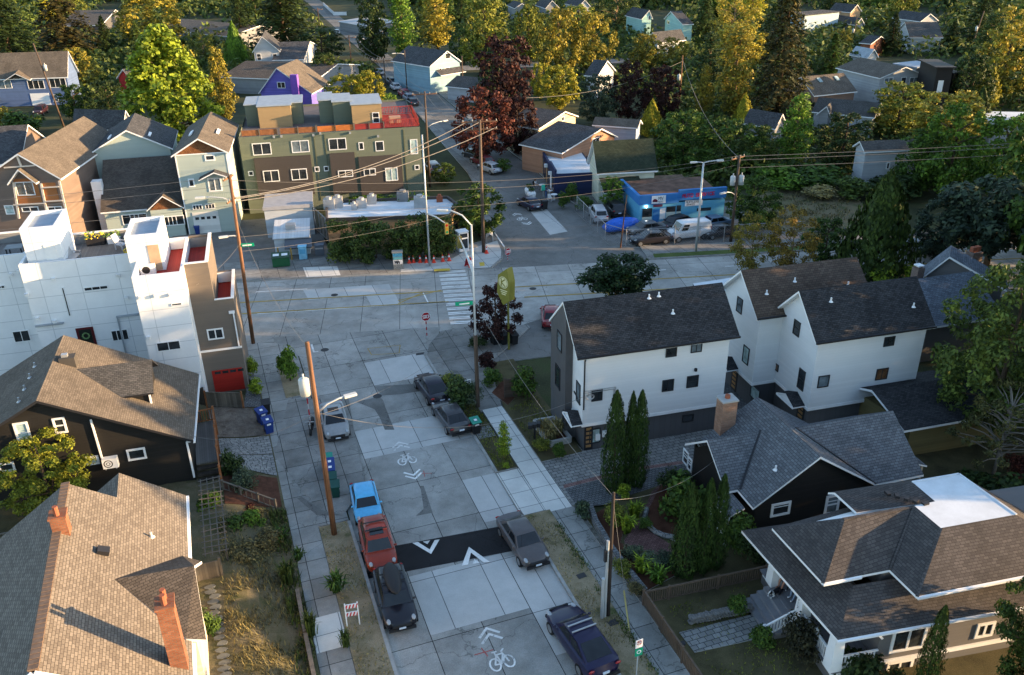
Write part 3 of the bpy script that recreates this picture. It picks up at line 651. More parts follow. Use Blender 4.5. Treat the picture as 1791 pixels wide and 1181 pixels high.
# its wooden entry deck, stairs and rails
dk = thing('entry_deck', 'grey boarded entry deck with orange brown rails and steps beside the black house', 'deck', (-2.9, 50, .8))
mb = MB(); mb.box(-3.6, -2.25, 48.6, 53.6, 1.5, 1.62); mb.obj('deck_floor', DECKG, dk)
mb = MB()
for k in range(5): mb.box(-3.6, -2.3, 47.0+k*.32, 47.36+k*.32, .3+k*.24, .42+k*.24)
mb.obj('stairs', WOODD, dk)
for a, b in (((-2.25, 48.6, 1.6), (-2.25, 53.6, 1.6)), ((-2.25, 53.6, 1.6), (-3.7, 53.6, 1.6)), ((-2.25, 48.6, 1.6), (-2.25, 46.9, .6))):
    mb = MB(); rail_line(mb, a, b, .95, pick=.16); mb.obj('railing', WOODO, dk)
for p in ((-2.25, 48.6, .3), (-2.25, 51.1, .3), (-2.25, 53.6, .3), (-2.25, 46.9, -.1), (-3.6, 53.6, .3)): mb = MB(); mb.cbox((p[0], p[1], p[2]+1.2), (.13, .13, 2.45)); mb.obj('post', WOODO, dk)
# fences, trellis, timbers of the left yards
fence('wooden_fence', 'weathered vertical board fence standing in front of the red garage door', 'fence', [(-2.75, 57.75, .35), (-.3, 57.0, .2)], 1.35, WOODG, WOODO, 2.4)
fence('wooden_fence', 'short dark board fence between the black house and the weathered fence', 'fence', [(-3.6, 58.3, .7), (-2.85, 57.85, .55)], 1.4, WOODD, None, 1.)
fence('wooden_fence', 'low sagging rail fence along the garden edge below the black house', 'fence', [(-2.2, 46.2, .85), (.6, 43.9, .3)], .7, WOODG, None, 1.4, kind='rail', gap=.4)
tr = thing('trellis', 'grey lattice trellis lying over the yard beside the shingled house', 'trellis', (-3.4, 42, 1.1))
mb = MB()
for k in range(15): y = 39.2+k*.5; mb.bar((-3.55, y, 1.9+random.uniform(-.05, .05)), (-2.2, y+random.uniform(-.1, .1), 1.9), .05, .04)
for k in range(4): x = -3.4+k*.36; mb.bar((x, 39.0, 1.86), (x, 46.4, 1.86), .05, .05)
mb.obj('lattice', mat_plain('grey_lattice', (.1, .09, .08), .85, var=.2), tr)
for y in (39.1, 41.6, 44, 46.3): mb = MB(); mb.bar((-2.35, y, .8), (-2.35, y, 1.88), .09, .09); mb.obj('post', WOODG, tr)
gt = thing('garden_gate', 'weathered board gate between the shingled house and the yard path', 'gate', (-3.6, 38.2, 1))
mb = MB(); mb.box(-3.9, -2.75, 38.0, 38.06, 1.1, 2.2); mb.obj('panel', WOODG, gt)
for x in (-3.9, -2.7): mb = MB(); mb.cbox((x, 38.03, 1.6), (.12, .12, 1.5)); mb.obj('post', WOODG, gt)
fence('balcony_fence', 'grey balustrade of a back deck at the edge of the shingled house', 'fence', [(-17, 42.6, 2.6), (-12.6, 42.4, 2.6), (-12.5, 39.6, 2.6)], 1.0, WOODG, None, 1.5, kind='rail', gap=.22)
mb = MB(); mb.box(-17.5, -12.4, 39.2, 42.7, 2.4, 2.58); tag(mb.obj('back_deck', DECKG), 'grey boarded back deck behind the shingled house', 'deck')
tm = thing('timber_edging', 'old square timber edging between the dry slope and the pavement', 'edging', (.85, 33, .3))
for a, b in (((.86, 36.4, .34), (.83, 33.2, .34)), ((.83, 33.1, .36), (.84, 29.9, .36)), ((.84, 29.8, .36), (.86, 26.6, .36))): mb = MB(); mb.bar(a, b, .2, .3); mb.obj('beam', mat_plain('old_timber', (.14, .12, .1), .9, var=.3, sc=4), tm)
random.seed(3)
for k in range(19):
    y = 37.3-k*.42; x = -3.3+.55*k/19+random.uniform(-.12, .12); mb = MB(); n = 7
    P = [(x+random.uniform(.24, .34)*math.cos(j*6.283/n), y+random.uniform(.15, .2)*math.sin(j*6.283/n)) for j in range(n)]
    mb.prism(P, hl(x, y)-.05, hl(x, y)+.07); o = tag(mb.obj('stepping_stone', mat_plain('slate_stone', (.1, .105, .1), .9, var=.3)), 'grey stepping stone in the trail down the dry yard', 'stepping stone', 'stepping stones beside the shingled house')
drape('paver_path', [(-2.3, 50.7), (1.05, 50.3), (1.05, 52.6), (-2.2, 53.0)], PAVER, .05)
drape('paver_path', [(-1.2, 48.9), (1.05, 47.6), (1.05, 50.2), (-2.2, 50.6)], PAVER, .06)
drape('bark_bed', [(-2.2, 44.4), (.95, 44.2), (1.0, 47.4), (-2.2, 48.8)], BARK, .03)
drape('bare_bank', [(-2.6, 53.2), (.9, 52.8), (.2, 56.9), (-2.8, 57.6)], mat_ground('bare_dirt', [(.3, (.07, .055, .045)), (.5, (.14, .115, .095)), (.7, (.2, .17, .14))], 1.1, 12), .05)
drape('driveway_pavers', [(-.3, 57.1), (1., 56.8), (1., 59.6), (.15, 60)], PAVERD, .06)
# --- white townhouse with roof decks
FW = Fr(.2, 60.2, -4.5)
wt = thing('white_townhouse', 'modern white townhouse with roof decks, taupe corner wing and red garage door', 'townhouse', FW(-5, 4, 0), -4.5)
def shell(mb, x0, x1, y0, y1, z0, zd, zp, t=.18, skip='b', m=0):
    """walls up to the parapet, the roof deck inside left for its own sheet"""
    mb.box(x0, x1, y0, y1, z0, zd, m, skip+'t')
    for a in ((x0, x1, y0, y0+t), (x0, x1, y1-t, y1), (x0, x0+t, y0+t, y1-t), (x1-t, x1, y0+t, y1-t)): mb.box(*a, zd, zp, m, 'b')
mb = MB(FW); shell(mb, -6.1, -2.85, -1.2, 6.4, -.3, 9.55, 10.4); shell(mb, -14.1, -6.13, 3.7, 10, -.3, 9.55, 10.4); shell(mb, -30, -14.13, 6.2, 12, -.3, 9.55, 10.4); mb.obj('white_wall', PANELW, wt)
mb = MB(FW); mb.box(-2.83, -1.2, 0, 6.4, -.3, 9.55, 0, 'bt'); mb.box(-1.2, .1, 0, 5.8, -.3, 6.65, 0, 'bt')
mb.box(-2.83, -1.2, 0, .16, 9.55, 10.48); mb.box(-1.36, -1.2, .16, 6.4, 9.55, 10.48); mb.box(-2.83, -1.36, 6.22, 6.4, 9.55, 10.45)
mb.box(-1.2, .1, 0, .15, 6.65, 7.55); mb.box(-.05, .1, .15, 5.8, 6.65, 7.55); mb.box(-1.2, -.05, 5.65, 5.8, 6.65, 7.55); mb.obj('taupe_wall', BROWNW, wt)
mb = MB(FW); mb.box(-2.86, -2.8, -.08, .0, 0, 10.5); mb.box(-2.83, -1.18, -.03, .2, 10.48, 10.54); mb.box(-1.4, -1.16, .2, 6.42, 10.48, 10.54)
mb.box(-2.8, .12, -.05, 0, 3.55, 3.7); mb.box(-1.2, .14, -.04, .17, 7.55, 7.6); mb.box(-.08, .14, .17, 5.82, 7.55, 7.6); mb.box(-1.19, -.1, 5.55, 5.64, 6.7, 7.5); mb.box(-4.2, -2.84, 6.05, 6.21, 9.6, 10.35) ; mb.obj('trim', WHITE, wt)
mb = MB(FW)
mb.face([(-5.92, -1.02, 9.55), (-2.83, -1.02, 9.55), (-2.83, .16, 9.55), (-1.36, .16, 9.55), (-1.36, 6.22, 9.55), (-5.92, 6.22, 9.55)]); mb.face([(-1.2, .15, 6.66), (-.05, .15, 6.66), (-.05, 5.65, 6.66), (-1.2, 5.65, 6.66)]); mb.obj('red_deck', REDDECK, wt)
mb = MB(FW); mb.face([(-13.9, 3.88, 9.55), (-6.3, 3.88, 9.55), (-6.3, 9.8, 9.55), (-13.9, 9.8, 9.55)]); mb.face([(-29.9, 6.38, 9.55), (-14.3, 6.38, 9.55), (-14.3, 11.8, 9.55), (-29.9, 11.8, 9.55)]); mb.obj('grey_deck', DECKG, wt)
for b in ((-13.9, -6.3, 9.75, 9.81), (-29, -14.4, 11.75, 11.81), (-4.2, -1.4, 6.15, 6.2)): mb = MB(FW); mb.box(*b, 9.56, 10.3); mb.obj('parapet_lining', mat_plain('grey_render', (.2, .2, .2), .8), wt)
for (x0, x1, y0, y1, zt) in ((-6.55, -4.25, 1.9, 6.1, 12.3), (-13.6, -11.25, 4.3, 8.5, 12.8)):
    mb = MB(FW); shell(mb, x0, x1, y0, y1, 9.5, zt-.28, zt, .2); a = mb.obj('stair_tower', PANELW, wt)
    mb = MB(FW); mb.face([(x0+.2, y0+.2, zt-.27), (x1-.2, y0+.2, zt-.27), (x1-.2, y1-.2, zt-.27), (x0+.2, y1-.2, zt-.27)]); mb.obj('tower_roof', GREYMEM, a)
    mb = MB(FW); xd = x1-.95 if zt < 12.5 else x1-1.1; mb.box(xd, xd+.75, y0-.04, y0-.003, 9.6, 11.5); mb.obj('tower_door', mat_plain('tan_door', (.42, .3, .2), .6) if zt < 12.5 else WHITE, a)
wl = Wall(FW, -14.1, 3.7, 0); wins(wt, wl, [(168, 504, 43, 7, '2'), (210, 586, 30, 19, '2'), (116, 528, 5, 52, '')], t=.05)
wlb = Wall(FW, -6.1, -1.2, 0); wins(wt, wlb, [(309, 532, 19, 5, ''), (295, 605, 42, 16, 'v')], t=.05)
wll = Wall(FW, -30, 6.2, 0); wins(wt, wll, [(38, 588, 30, 20, 'v'), (2, 502, 14, 6, 'v')], t=.05)
wlr = Wall(FW, -2.83, 0, 0); wins(wt, wlr, [(377, 584, 29, 19, 'v')], t=.1)
u, z = wl.hit(152, 592); panel(wt, wl, u-.6, u+.6, z-1.1, z+.9, mat_plain('dark_red_frame', (.09, .012, .015), .5), 'door', .05); d2 = panel(wt, wl, u-.42, u+.42, z-.9, z+.75, mat_plain('dark_door', (.015, .02, .017), .4), 'door_panel', .07)
mb = MB(FW)
for k in range(12): mb.ball(wl.p(u+.22*math.cos(k*.5236), z+.25+.22*math.sin(k*.5236), .1), .07, 5, 4, 0, .2)
tag(mb.obj('wreath', mat_plain('wreath_green', (.12, .2, .08))), 'round green wreath hung on the dark red framed door', 'wreath')
u0, z0 = wlr.hit(375, 662); u1, _ = wlr.hit(424, 657)
g = panel(wt, wlr, u0-.1, u1+.05, .12, 1.95, mat_lines('red_garage_boards', (.3, .018, .012), .22, 'v', .6, .08, .06), 'garage_door', .04)
for k in range(4): q = u0+.1+k*.55; panel(g, wlr, q, q+.42, 1.65, 1.85, GLASS, 'door_window', .055)
for e in ((408, 546, 417, 602),): 
    u0, z0 = wlr.hit(e[0], e[1]); mb = MB(FW); mb.bar(wlr.p(u0, z0, .08), wlr.p(u0, 3.7, .08), .09, .09); mb.cbox(wlr.p(u0-.1, z0+.05, .1), (.4, .2, .16)); mb.obj('downspout', WHITE, wt)
for w_, lst in ((wl, ((94, 488), (206, 482), (47, 515), (221, 521), (207, 481), (66, 557), (96, 562))), (wlb, ((246, 520), (273, 517), (299, 515), (260, 590))), (wll, ((33, 474), (19, 480)))):
    for px, py in lst: u, z = w_.hit(px, py); mb = MB(FW); mb.cbox(w_.p(u, z, .09), (.24, .2, .2)); mb.bar(w_.p(u-.13, z+.1, .12), w_.p(u+.13, z+.1, .12), .22, .03); mb.obj('wall_vent', WHITE, wt)
for b in ((-14.1, -12.2, 3.52, 3.7, 5.6, 5.72), (-8.6, -6.13, 3.5, 3.7, 5.6, 5.72), (-8.6, -8.5, 3.6, 3.7, 0, 5.6)): mb = MB(FW); mb.box(*b); mb.obj('flashing', mat_plain('grey_flashing', (.3, .33, .36), .5), wt)
# roof deck furniture
def box_planter(p, w, d, h, label, flower=None, m=None):
    t = thing('planter', label, 'planter', p, -4.5); f = Fr(p[0], p[1], -4.5, p[2]); mb = MB(f); mb.box(-w/2, w/2, -d/2, d/2, 0, h); mb.obj('box', m or BLACKF, t)
    mb = MB(f)
    for k in range(70):
        c = Vector((random.uniform(-w*.55, w*.55), random.uniform(-d*.6, d*.6), h+random.uniform(0, .45))); a = Vector((random.gauss(0, 1), random.gauss(0, 1), random.gauss(0, 1))).normalized()*.09; b = a.orthogonal().normalized()*.07
        mb.face([c-a, c+b, c+a, c-b], 0 if random.random() < .5 or not flower else 1)
    mb.obj('leaves', [mat_plain('planter_green', (.09, .16, .03)), flower or CONC], t); return t
YFL = mat_plain('yellow_flowers', (.75, .55, .02)); ORF = mat_plain('orange_flowers', (.55, .16, .03))
box_planter(FW(-9.9, 9.2, 9.56), 1.3, .55, .55, 'black box planter of yellow flowers on the white roof deck', YFL)
box_planter(FW(-8.6, 9.2, 9.56), .9, .5, .5, 'pale planter with small green plants beside the roof deck chair', None, WHITE)
box_planter(FW(-7.0, 9.0, 9.56), .5, .5, .5, 'tall planter of orange flowers in the corner of the roof deck', ORF)
def lounge(p, rz, m, label, name='lounge_chair', cat='chair', w=.65):
    t = thing(name, label, cat, p, rz); f = Fr(p[0], p[1], rz, p[2]); mb = MB(f); mb.cbox((0, 0, .38), (w, .6, .06), 0, 0, ('X', 8)); mb.obj('seat', m, t)
    mb = MB(f); mb.cbox((0, .36, .75), (w, .06, .8), 0, 0, ('X', -20)); mb.obj('backrest', m, t)
    for sx in (-1, 1):
        mb = MB(f); mb.cbox((sx*w/2, 0, .58), (.09, .7, .04)); mb.obj('armrest', m, t)
        for y in (-.27, .27): mb = MB(f); mb.cbox((sx*w/2, y, .28), (.06, .06, .56)); mb.obj('leg', m, t)
lounge(FW(-7.9, 7.6, 9.56), 60, mat_plain('grey_chair', (.42, .45, .5)), 'pale grey slatted garden chair on the white roof deck')
lounge(FW(-11.0, 5.6, 9.56), 75, mat_plain('beige_cushion', (.36, .34, .33)), 'low beige sofa on the roof deck next to the stair tower', 'outdoor_sofa', 'sofa', 1.7)
lounge(FW(-7.0, 5.6, 9.56), -20, mat_plain('yellow_chair', (.6, .45, .04)), 'yellow chair at the edge of the roof deck')
t = thing('deck_table', 'grey square table on the far left roof deck', 'table', FW(-15.4, 8.5, 9.56), -4.5); f = Fr(*FW(-15.4, 8.5)[:2], -4.5, 9.56)
mb = MB(f); mb.box(-.6, .6, -.5, .5, .66, .72); mb.obj('table_top', mat_plain('table_grey', (.2, .21, .22)), t)
for x in (-.5, .5):
    for y in (-.4, .4): mb = MB(f); mb.box(x-.04, x+.04, y-.04, y+.04, 0, .66); mb.obj('leg', BLACKF, t)
p = FW(-5.3, 1.25, 9.56); t = thing('heat_pump', 'white outdoor heat pump unit on the red roof deck', 'air conditioner', p, -4.5); f = Fr(p.x, p.y, -4.5, p.z)
mb = MB(f); mb.box(-.55, .45, -.2, .2, .08, .75); mb.obj('casing', WHITE, t); mb = MB(f); mb.disc((-.15, -.205, .42), (0, -1, 0), .27, 16); mb.obj('fan_grille', BLACKF, t)
# the wheeled bins and the barricade on the left pavement
def bin_(p, rz, body, lid, label, s=1., group=None, cat='bin', lab=False):
    t = thing('wheeled_bin', label, cat, p, rz, group); f = Fr(p[0], p[1], rz, p[2]); w, d, h = .56*s, .62*s, 1.0*s
    mb = MB(f); a = [(-w*.4, -d*.4), (w*.4, -d*.4), (w*.4, d*.42), (-w*.4, d*.42)]; b = [(-w/2, -d/2), (w/2, -d/2), (w/2, d/2), (-w/2, d/2)]
    for i in range(4): j = (i+1) % 4; mb.face([(*a[i], .06), (*a[j], .06), (*b[j], h*.92), (*b[i], h*.92)])
    mb.box(-w/2-.03, w/2+.03, -d/2-.03, d/2+.03, h*.86, h*.92, 0); mb.obj('body', body, t)
    mb = MB(f); mb.slab([(-w/2-.04, -d/2-.06, h*.94), (w/2+.04, -d/2-.06, h*.94), (w/2+.04, d/2+.05, h*1.05), (-w/2-.04, d/2+.05, h*1.05)], .05, 0, 0); mb.obj('lid', lid, t)
    mb = MB(f); mb.bar((-w*.45, d/2+.1, h*.98), (w*.45, d/2+.1, h*.98), .05, .05); mb.obj('handle', body, t)
    for sx in (-1, 1): mb = MB(f); mb.tube([(sx*w*.46, d*.42, .13), (sx*w*.36, d*.42, .13)], .13, 10); mb.obj('wheel', BLACKF, t)
    if lab: mb = MB(f); mb.face([(-.14, -d/2+.0, h*.7), (.14, -d/2+.0, h*.7), (.14, -d/2-.012, h*.82), (-.14, -d/2-.012, h*.82)]); mb.obj('sticker', WHITE, t); mb = MB(f); mb.face([(-.1, -.15, h*1.0), (.1, -.15, h*1.0), (.1, .05, h*1.03), (-.1, .05, h*1.03)]); mb.obj('sticker', WHITE, t)
    return t
BLU, GRN, BLK = mat_plain('blue_plastic', (.012, .035, .17), .45), mat_plain('green_plastic', (.008, .055, .045), .45), mat_plain('black_plastic', (.016, .017, .019), .5)
LGRN = mat_plain('bright_green_lid', (.02, .22, .16), .45)
q = at(471, 757, .13); bin_((q.x, q.y, .13), 10, BLU, BLU, 'blue wheeled bin nearest the camera beside the pavement path', 1.1, None, lab=True)
q = at(464, 741, .13); bin_((q.x-.15, q.y+.1, .13), 20, BLU, BLU, 'blue wheeled bin with pale stickers behind the nearest blue bin', 1.1, None, lab=True)
q = at(468, 727, .13); bin_((q.x, q.y+.3, .13), 0, BLK, BLK, 'black wheeled bin standing behind the pair of blue bins', 1.0, None)
for (px, py, b, l, lb) in ((588, 868, GRN, GRN, 'dark green wheeled bin nearest the camera by the kerb pole'), (583, 853, GRN, GRN, 'dark green wheeled bin between the kerb pole and the blue bin'), (580, 838, BLU, BLU, 'blue wheeled bin in the row by the kerb pole'), (579, 828, BLU, BLU, 'second blue wheeled bin in the row by the kerb pole'), (576, 819, BLK, LGRN, 'wheeled bin with bright green lid at the end of the row')):
    q = at(px, py, .1); bin_((q.x, q.y, .1), -8, b, l, lb, .95, 'bins in a row by the kerb', lab=b is BLU)
q = at(832, 757, .16); bin_((q.x, q.y, .16), 5, BLK, LGRN, 'black wheeled bin with green lid by the parked grey sedan', 1.05, None, lab=True)
q = at(343, 410, .1); bin_((q.x+.2, q.y, .1), 0, BLU, BLU, 'blue wheeled bin beside the white garage door', 1.0)
q = at(618, 1091, .15); t = thing('barricade', 'folding red and white striped barricade standing on the dry verge', 'barricade', q, -6)
f = Fr(q.x, q.y, -6, .15); RED = mat_plain('sign_red', (.5, .025, .03), .5)
for z in (.55, 1.05):
    mb = MB(f); mb.box(-.32, .32, -.03, .02, z, z+.25)
    for k in range(4): x = -.32+k*.17; mb.face([(x, -.034, z+.005), (x+.08, -.034, z+.005), (x+.16, -.034, z+.245), (x+.08, -.034, z+.245)], 1)
    mb.obj('board', [WHITE, RED], t)
for x in (-.31, .31): mb = MB(f); mb.bar((x, 0, 1.35), (x, -.12, 0), .06, .04); mb.bar((x, .03, 1.35), (x, .45, 0), .06, .04); mb.obj('frame', WHITE, t)
# ---------------------------------------------------------------- near right: white townhouses, two bungalows, gardens
WSID = mat_lines('white_siding', (.62, .635, .65), .2, 'v', .86, .08, .03)
DBAT = mat_lines('charcoal_battens', (.085, .086, .092), .4, 'u', .6, .06, .04)
DGREY = mat_plain('charcoal_panel', (.075, .075, .08), .75, var=.08)
GSID = mat_lines('grey_siding', (.13, .125, .125), .2, 'v', .8, .09, .04)
TPO = mat_concrete('white_membrane', (.56, .6, .64), .05, 0, 0, .16, .03)
BRICKT = mat_brick('tan_red_brick', (.27, .13, .08), (.36, .2, .13), (.2, .17, .14), .24, .085, .012)
SLATW = mat_plain('oak_slats', (.3, .17, .07), .6, var=.2)
def townhouse(name, label, x, y, L, W, he, hr, ht, roof, bump=None, o=.4, z0=-.1):
    f = Fr(x, y, -5.3); t = thing(name, label, 'townhouse', f(L/2, W/2, 0), -5.3)
    s = (hr-he)/(W/2+.3); hw = he+.3*s
    mb = MB(f); mb.face([(0, 0, ht), (L, 0, ht), (L, 0, hw-.1), (0, 0, hw-.1)])
    for xx in (0, L):
        q = [(xx, 0, ht), (xx, W, ht), (xx, W, hw-.1), (xx, W/2, hr-.17), (xx, 0, hw-.1)]; mb.face(q if xx else q[::-1])
    mb.face([(L, W, ht), (0, W, ht), (0, W, hw-.1), (L, W, hw-.1)]); mb.face([(0, W, ht), (L, W, ht), (L, 0, ht), (0, 0, ht)]); mb.obj('wall', WSID, t)
    mb = MB(f); mb.box(.25, L-.15, .25, W-.2, z0, ht); mb.obj('ground_floor_wall', DBAT, t)
    mb = MB(f); mb.box(-.03, L+.03, -.03, 0, ht-.02, ht+.2); mb.box(-.03, 0, 0, W, ht-.02, ht+.2); mb.obj('band_trim', WHITE, t)
    mb = MB(f); gable_roof(mb, 0, L, 0, W, hw, hr, o, .3, .16); mb.obj('roof', [roof, WHITE], t)
    mb = MB(f); mb.bar((-o, -.36, he-.02), (L+o, -.36, he-.02), .12, .12); mb.obj('gutter', BLACKF, t)
    return t, f, hw, s
def canopy(root, f, x, y, z, w, d, ang, roofm=None, rise=.5):
    """small gabled door hood; projects along ang from the wall point"""
    g = Fr(*f(x, y)[:2], f.deg+ang, 0); mb = MB(g)
    mb.slab([(-w/2-.12, -d, z), (0, -d, z+rise), (0, 0, z+rise), (-w/2-.12, 0, z)], .1); mb.slab([(0, -d, z+rise), (w/2+.12, -d, z), (w/2+.12, 0, z), (0, 0, z+rise)], .1); a = mb.obj('door_hood', [roofm or BLACKSH, WHITE], root)
    mb = MB(g); mb.face([(-w/2, -d+.06, z-.08), (w/2, -d+.06, z-.08), (0, -d+.06, z+rise-.15)]); mb.face([(-w/2, -d+.06, z-.08), (-w/2, 0, z-.08), (w/2, 0, z-.08), (w/2, -d+.06, z-.08)]); mb.bar((-w/2-.1, -d-.01, z-.08), (w/2+.1, -d-.01, z-.08), .05, .12); mb.obj('hood_face', WHITE, a); return g
def slat_door(root, wl, u, z0, w=.85, h=1.85):
    d = panel(root, wl, u-w/2, u+w/2, z0, z0+h, BLACKF, 'door', .03)
    mb = MB(wl.fr)
    for k in range(5): z = z0+.18+k*.33; mb.face([wl.p(u-w*.3, z, .035), wl.p(u+w*.3, z, .035), wl.p(u+w*.3, z+.2, .035), wl.p(u-w*.3, z+.2, .035)])
    mb.obj('door_slats', SLATW, d)
def gp(name, label, apex, eL, eR, far, ze, wall, roof, win=(), cat='house', trim=None, z0=-.1, o=.35, gface=None, group=None, fm=None, dm=12.5):
    """house whose near gable shows: apex, both eave ends and the far ridge end read off the photo; ze = eave height"""
    EL, ER = at(*eL, ze), at(*eR, ze); a = math.degrees(math.atan2(ER.y-EL.y, ER.x-EL.x)); f = Fr(EL.x, EL.y, a)
    w = Wall(f, 0, 0, 0); u, zr = w.hit(*apex); q = f.inv(at(*far, zr)); dep = max(3, min(q.y, dm)); W = f.inv(ER).x
    t = thing(name, label, cat, f(W/2, dep/2, 0), a, group); x0, x1, y0, y1 = o, W-o, o, dep-o; rg = min(.85, max(.15, (u-x0)/(x1-x0)))
    xm = x0+(x1-x0)*rg; s = (zr-ze)/u; hw = ze+o*s
    mb = MB(f); t_ = .17
    mb.slab([(0, 0, ze), (u, 0, zr), (u, dep, zr), (0, dep, ze)], t_); mb.slab([(u, 0, zr), (W, 0, ze), (W, dep, ze), (u, dep, zr)], t_); mb.obj('roof', [roof, trim or WHITE], t)
    zl = lambda x: (ze+(zr-ze)*x/u if x < u else zr-(zr-ze)*(x-u)/(W-u))-.12
    mb = MB(f); mb.face([(x0, y0, z0), (x1, y0, z0), (x1, y0, zl(x1)), (u, y0, zl(u)), (x0, y0, zl(x0))]); mb.face([(x1, y1, z0), (x0, y1, z0), (x0, y1, zl(x0)), (u, y1, zl(u)), (x1, y1, zl(x1))])
    mb.face([(x1, y0, z0), (x1, y1, z0), (x1, y1, zl(x1)), (x1, y0, zl(x1))]); mb.face([(x0, y1, z0), (x0, y0, z0), (x0, y0, zl(x0)), (x0, y1, zl(x0))]); mb.obj('wall', wall, t)
    if gface: mb = MB(f); mb.face([(x0, y0-.02, zl(x0)), (x1, y0-.02, zl(x1)), (u, y0-.02, zl(u))]); mb.obj('gable_face', gface, t)
    wl = Wall(f, x0, y0, 0); wins(t, wl, win, fm); return t, f, wl, (W, dep, u, zr, hw)
def ep(name, label, eL, eR, rL, rR, ze, rise, wall, roof, win=(), cat='house', trim=None, z0=-.1, o=.35, fm=None, group=None):
    """house whose long eave faces the camera; the ridge line is read off the photo for the given rise"""
    EL, ER = at(*eL, ze), at(*eR, ze); a = math.degrees(math.atan2(ER.y-EL.y, ER.x-EL.x)); f = Fr(EL.x, EL.y, a); zr = ze+rise
    qa, qb = f.inv(at(*rL, zr)), f.inv(at(*rR, zr)); hw = max(1.6, (qa.y+qb.y)/2); x0, x1 = min(0, qa.x), max(f.inv(ER).x, qb.x); W = 2*hw
    t = thing(name, label, cat, f((x0+x1)/2, hw, 0), a, group); mb = MB(f)
    mb.slab([(x0, 0, ze), (x1, 0, ze), (x1, hw, zr), (x0, hw, zr)], .17); mb.slab([(x0, hw, zr), (x1, hw, zr), (x1, W, ze), (x0, W, ze)], .17); mb.obj('roof', [roof, trim or WHITE], t)
    mb = MB(f); a0, a1 = x0+o, x1-o; h = ze-.05
    mb.face([(a0, o, z0), (a1, o, z0), (a1, o, h), (a0, o, h)]); mb.face([(a1, W-o, z0), (a0, W-o, z0), (a0, W-o, h), (a1, W-o, h)])
    mb.face([(a1, o, z0), (a1, W-o, z0), (a1, W-o, h), (a1, hw, zr-.17), (a1, o, h)]); mb.face([(a0, W-o, z0), (a0, o, z0), (a0, o, h), (a0, hw, zr-.17), (a0, W-o, h)]); mb.obj('wall', wall, t)
    wl = Wall(f, a0, o, 0); wins(t, wl, win, fm); return t, f, wl, (x0, x1, W, zr)
def EPGP(name, label, m):
    t = gp(name, label, (1661, 449), (1612, 486), (1762, 508), (1672, 446), 4.2, GSID, m)[0]
    ep('house_wing', 'blue grey roof slope with three dark vents below the tapered brick chimney', (1612, 575), (1742, 555), (1616, 485), (1702, 475), 3.2, 2.2, GSID, m); return t
A_, fA, hwA, sA = townhouse('white_townhouse', 'white three storey townhouse with black gable roof, dark entrance bay and paver driveway', 20.21, 43.08, 10.02, 5.35, 7.34, 9.94, 2.09, BLACKSH, o=.55)
mb = MB(fA); yb = 2.1; zr = lambda y: hwA+sA*(y if y < 2.675 else 5.35-y)-.2
P_ = [(-.5, yb), (-.5, 5.33)]
mb.face([(-.5, 5.33, 2.2), (-.5, yb, 2.2), (-.5, yb, zr(yb)), (-.5, 2.675, zr(2.675)), (-.5, 5.33, zr(5.33))]); mb.face([(-.5, yb, 2.2), (0, yb, 2.2), (0, yb, zr(yb)), (-.5, yb, zr(yb))]); mb.face([(0, 5.33, 2.2), (-.5, 5.33, 2.2), (-.5, 5.33, zr(5.33)), (0, 5.33, zr(5.33))]); mb.face([(-.5, yb, 2.2), (-.5, 5.33, 2.2), (0, 5.33, 2.2), (0, yb, 2.2)])
mb.obj('entrance_bay', DGREY, A_)
mb = MB(fA); mb.box(-.48, .24, yb+.02, 5.3, -.1, 2.19); mb.obj('bay_base', DBAT, A_)
wA = Wall(fA, 0, 0, 0)
wins(A_, wA, [(1044, 691, 19, 20, 'v'), (1174, 615, 19, 18, ''), (1218, 607, 19, 18, 'v', GLASSM), (1168, 674, 20, 20, 'v'), (1211, 667, 20, 20, 'h')], BLACKF, .06)
wA2 = Wall(fA, .25, .25, 0); wins(A_, wA2, [(1203, 731, 19, 12, ''), (1040, 762, 19, 25, '', GLASSB)], BLACKF, .06)
wAb = Wall(fA, -.5, 5.33, -90); wins(A_, wAb, [(979, 597, 8, 32, '', GLASSM), (976, 659, 8, 38, ''), ], BLACKF, .06)
wAl = Wall(fA, 0, 5.35, -90); wins(A_, wAl, [(1012, 687, 7, 36, '', GLASSM)], BLACKF, .06)
wAg = Wall(fA, -.48, 5.3, -90); wins(A_, wAg, [(988, 731, 6, 22, '')], BLACKF, .06)
slat_door(A_, wA2, .3, .1, .6)
canopy(A_, fA, 0, .85, 2.35, 1.7, .75, -90)
mb = MB(fA); mb.bar((.06, -.2, 7.2), (.06, -.06, 6.9), .07, .07); mb.bar((.06, -.05, 6.9), (.06, -.05, 3.4), .07, .07); mb.bar((.06, -.05, 3.4), (-.05, 1.6, 3.9), .07, .07); mb.obj('downspout', BLACKF, A_)
mb = MB(fA)
for a, b in (((.1, 4.75), (2.2, 4.75)), ((2.2, 4.75), (2.2, 3.6)), ((.1, 4.62), (2.1, 4.62)), ((2.1, 4.62), (2.1, 3.6))): mb.bar((a[0], -.05, a[1]), (b[0], -.05, b[1]), .035, .035)
mb.obj('conduit', METAL, A_)
mb = MB(fA); mb.tube([(.45+.3*math.cos(k*.5236), -.07, 4.3+.2*math.sin(k*.5236)) for k in range(13)], .02, 5, 0, False); mb.tube([(.45+.24*math.cos(k*.5236), -.08, 4.3+.15*math.sin(k*.5236)) for k in range(13)], .02, 5, 0, False); mb.obj('cable_loop', METAL, A_)
for (x, z) in ((1.05, .75), (1.5, .95)): mb = MB(fA); mb.box(x, x+.28, .12, .25, z, z+.45); mb.obj('meter_box', WHITE, A_)
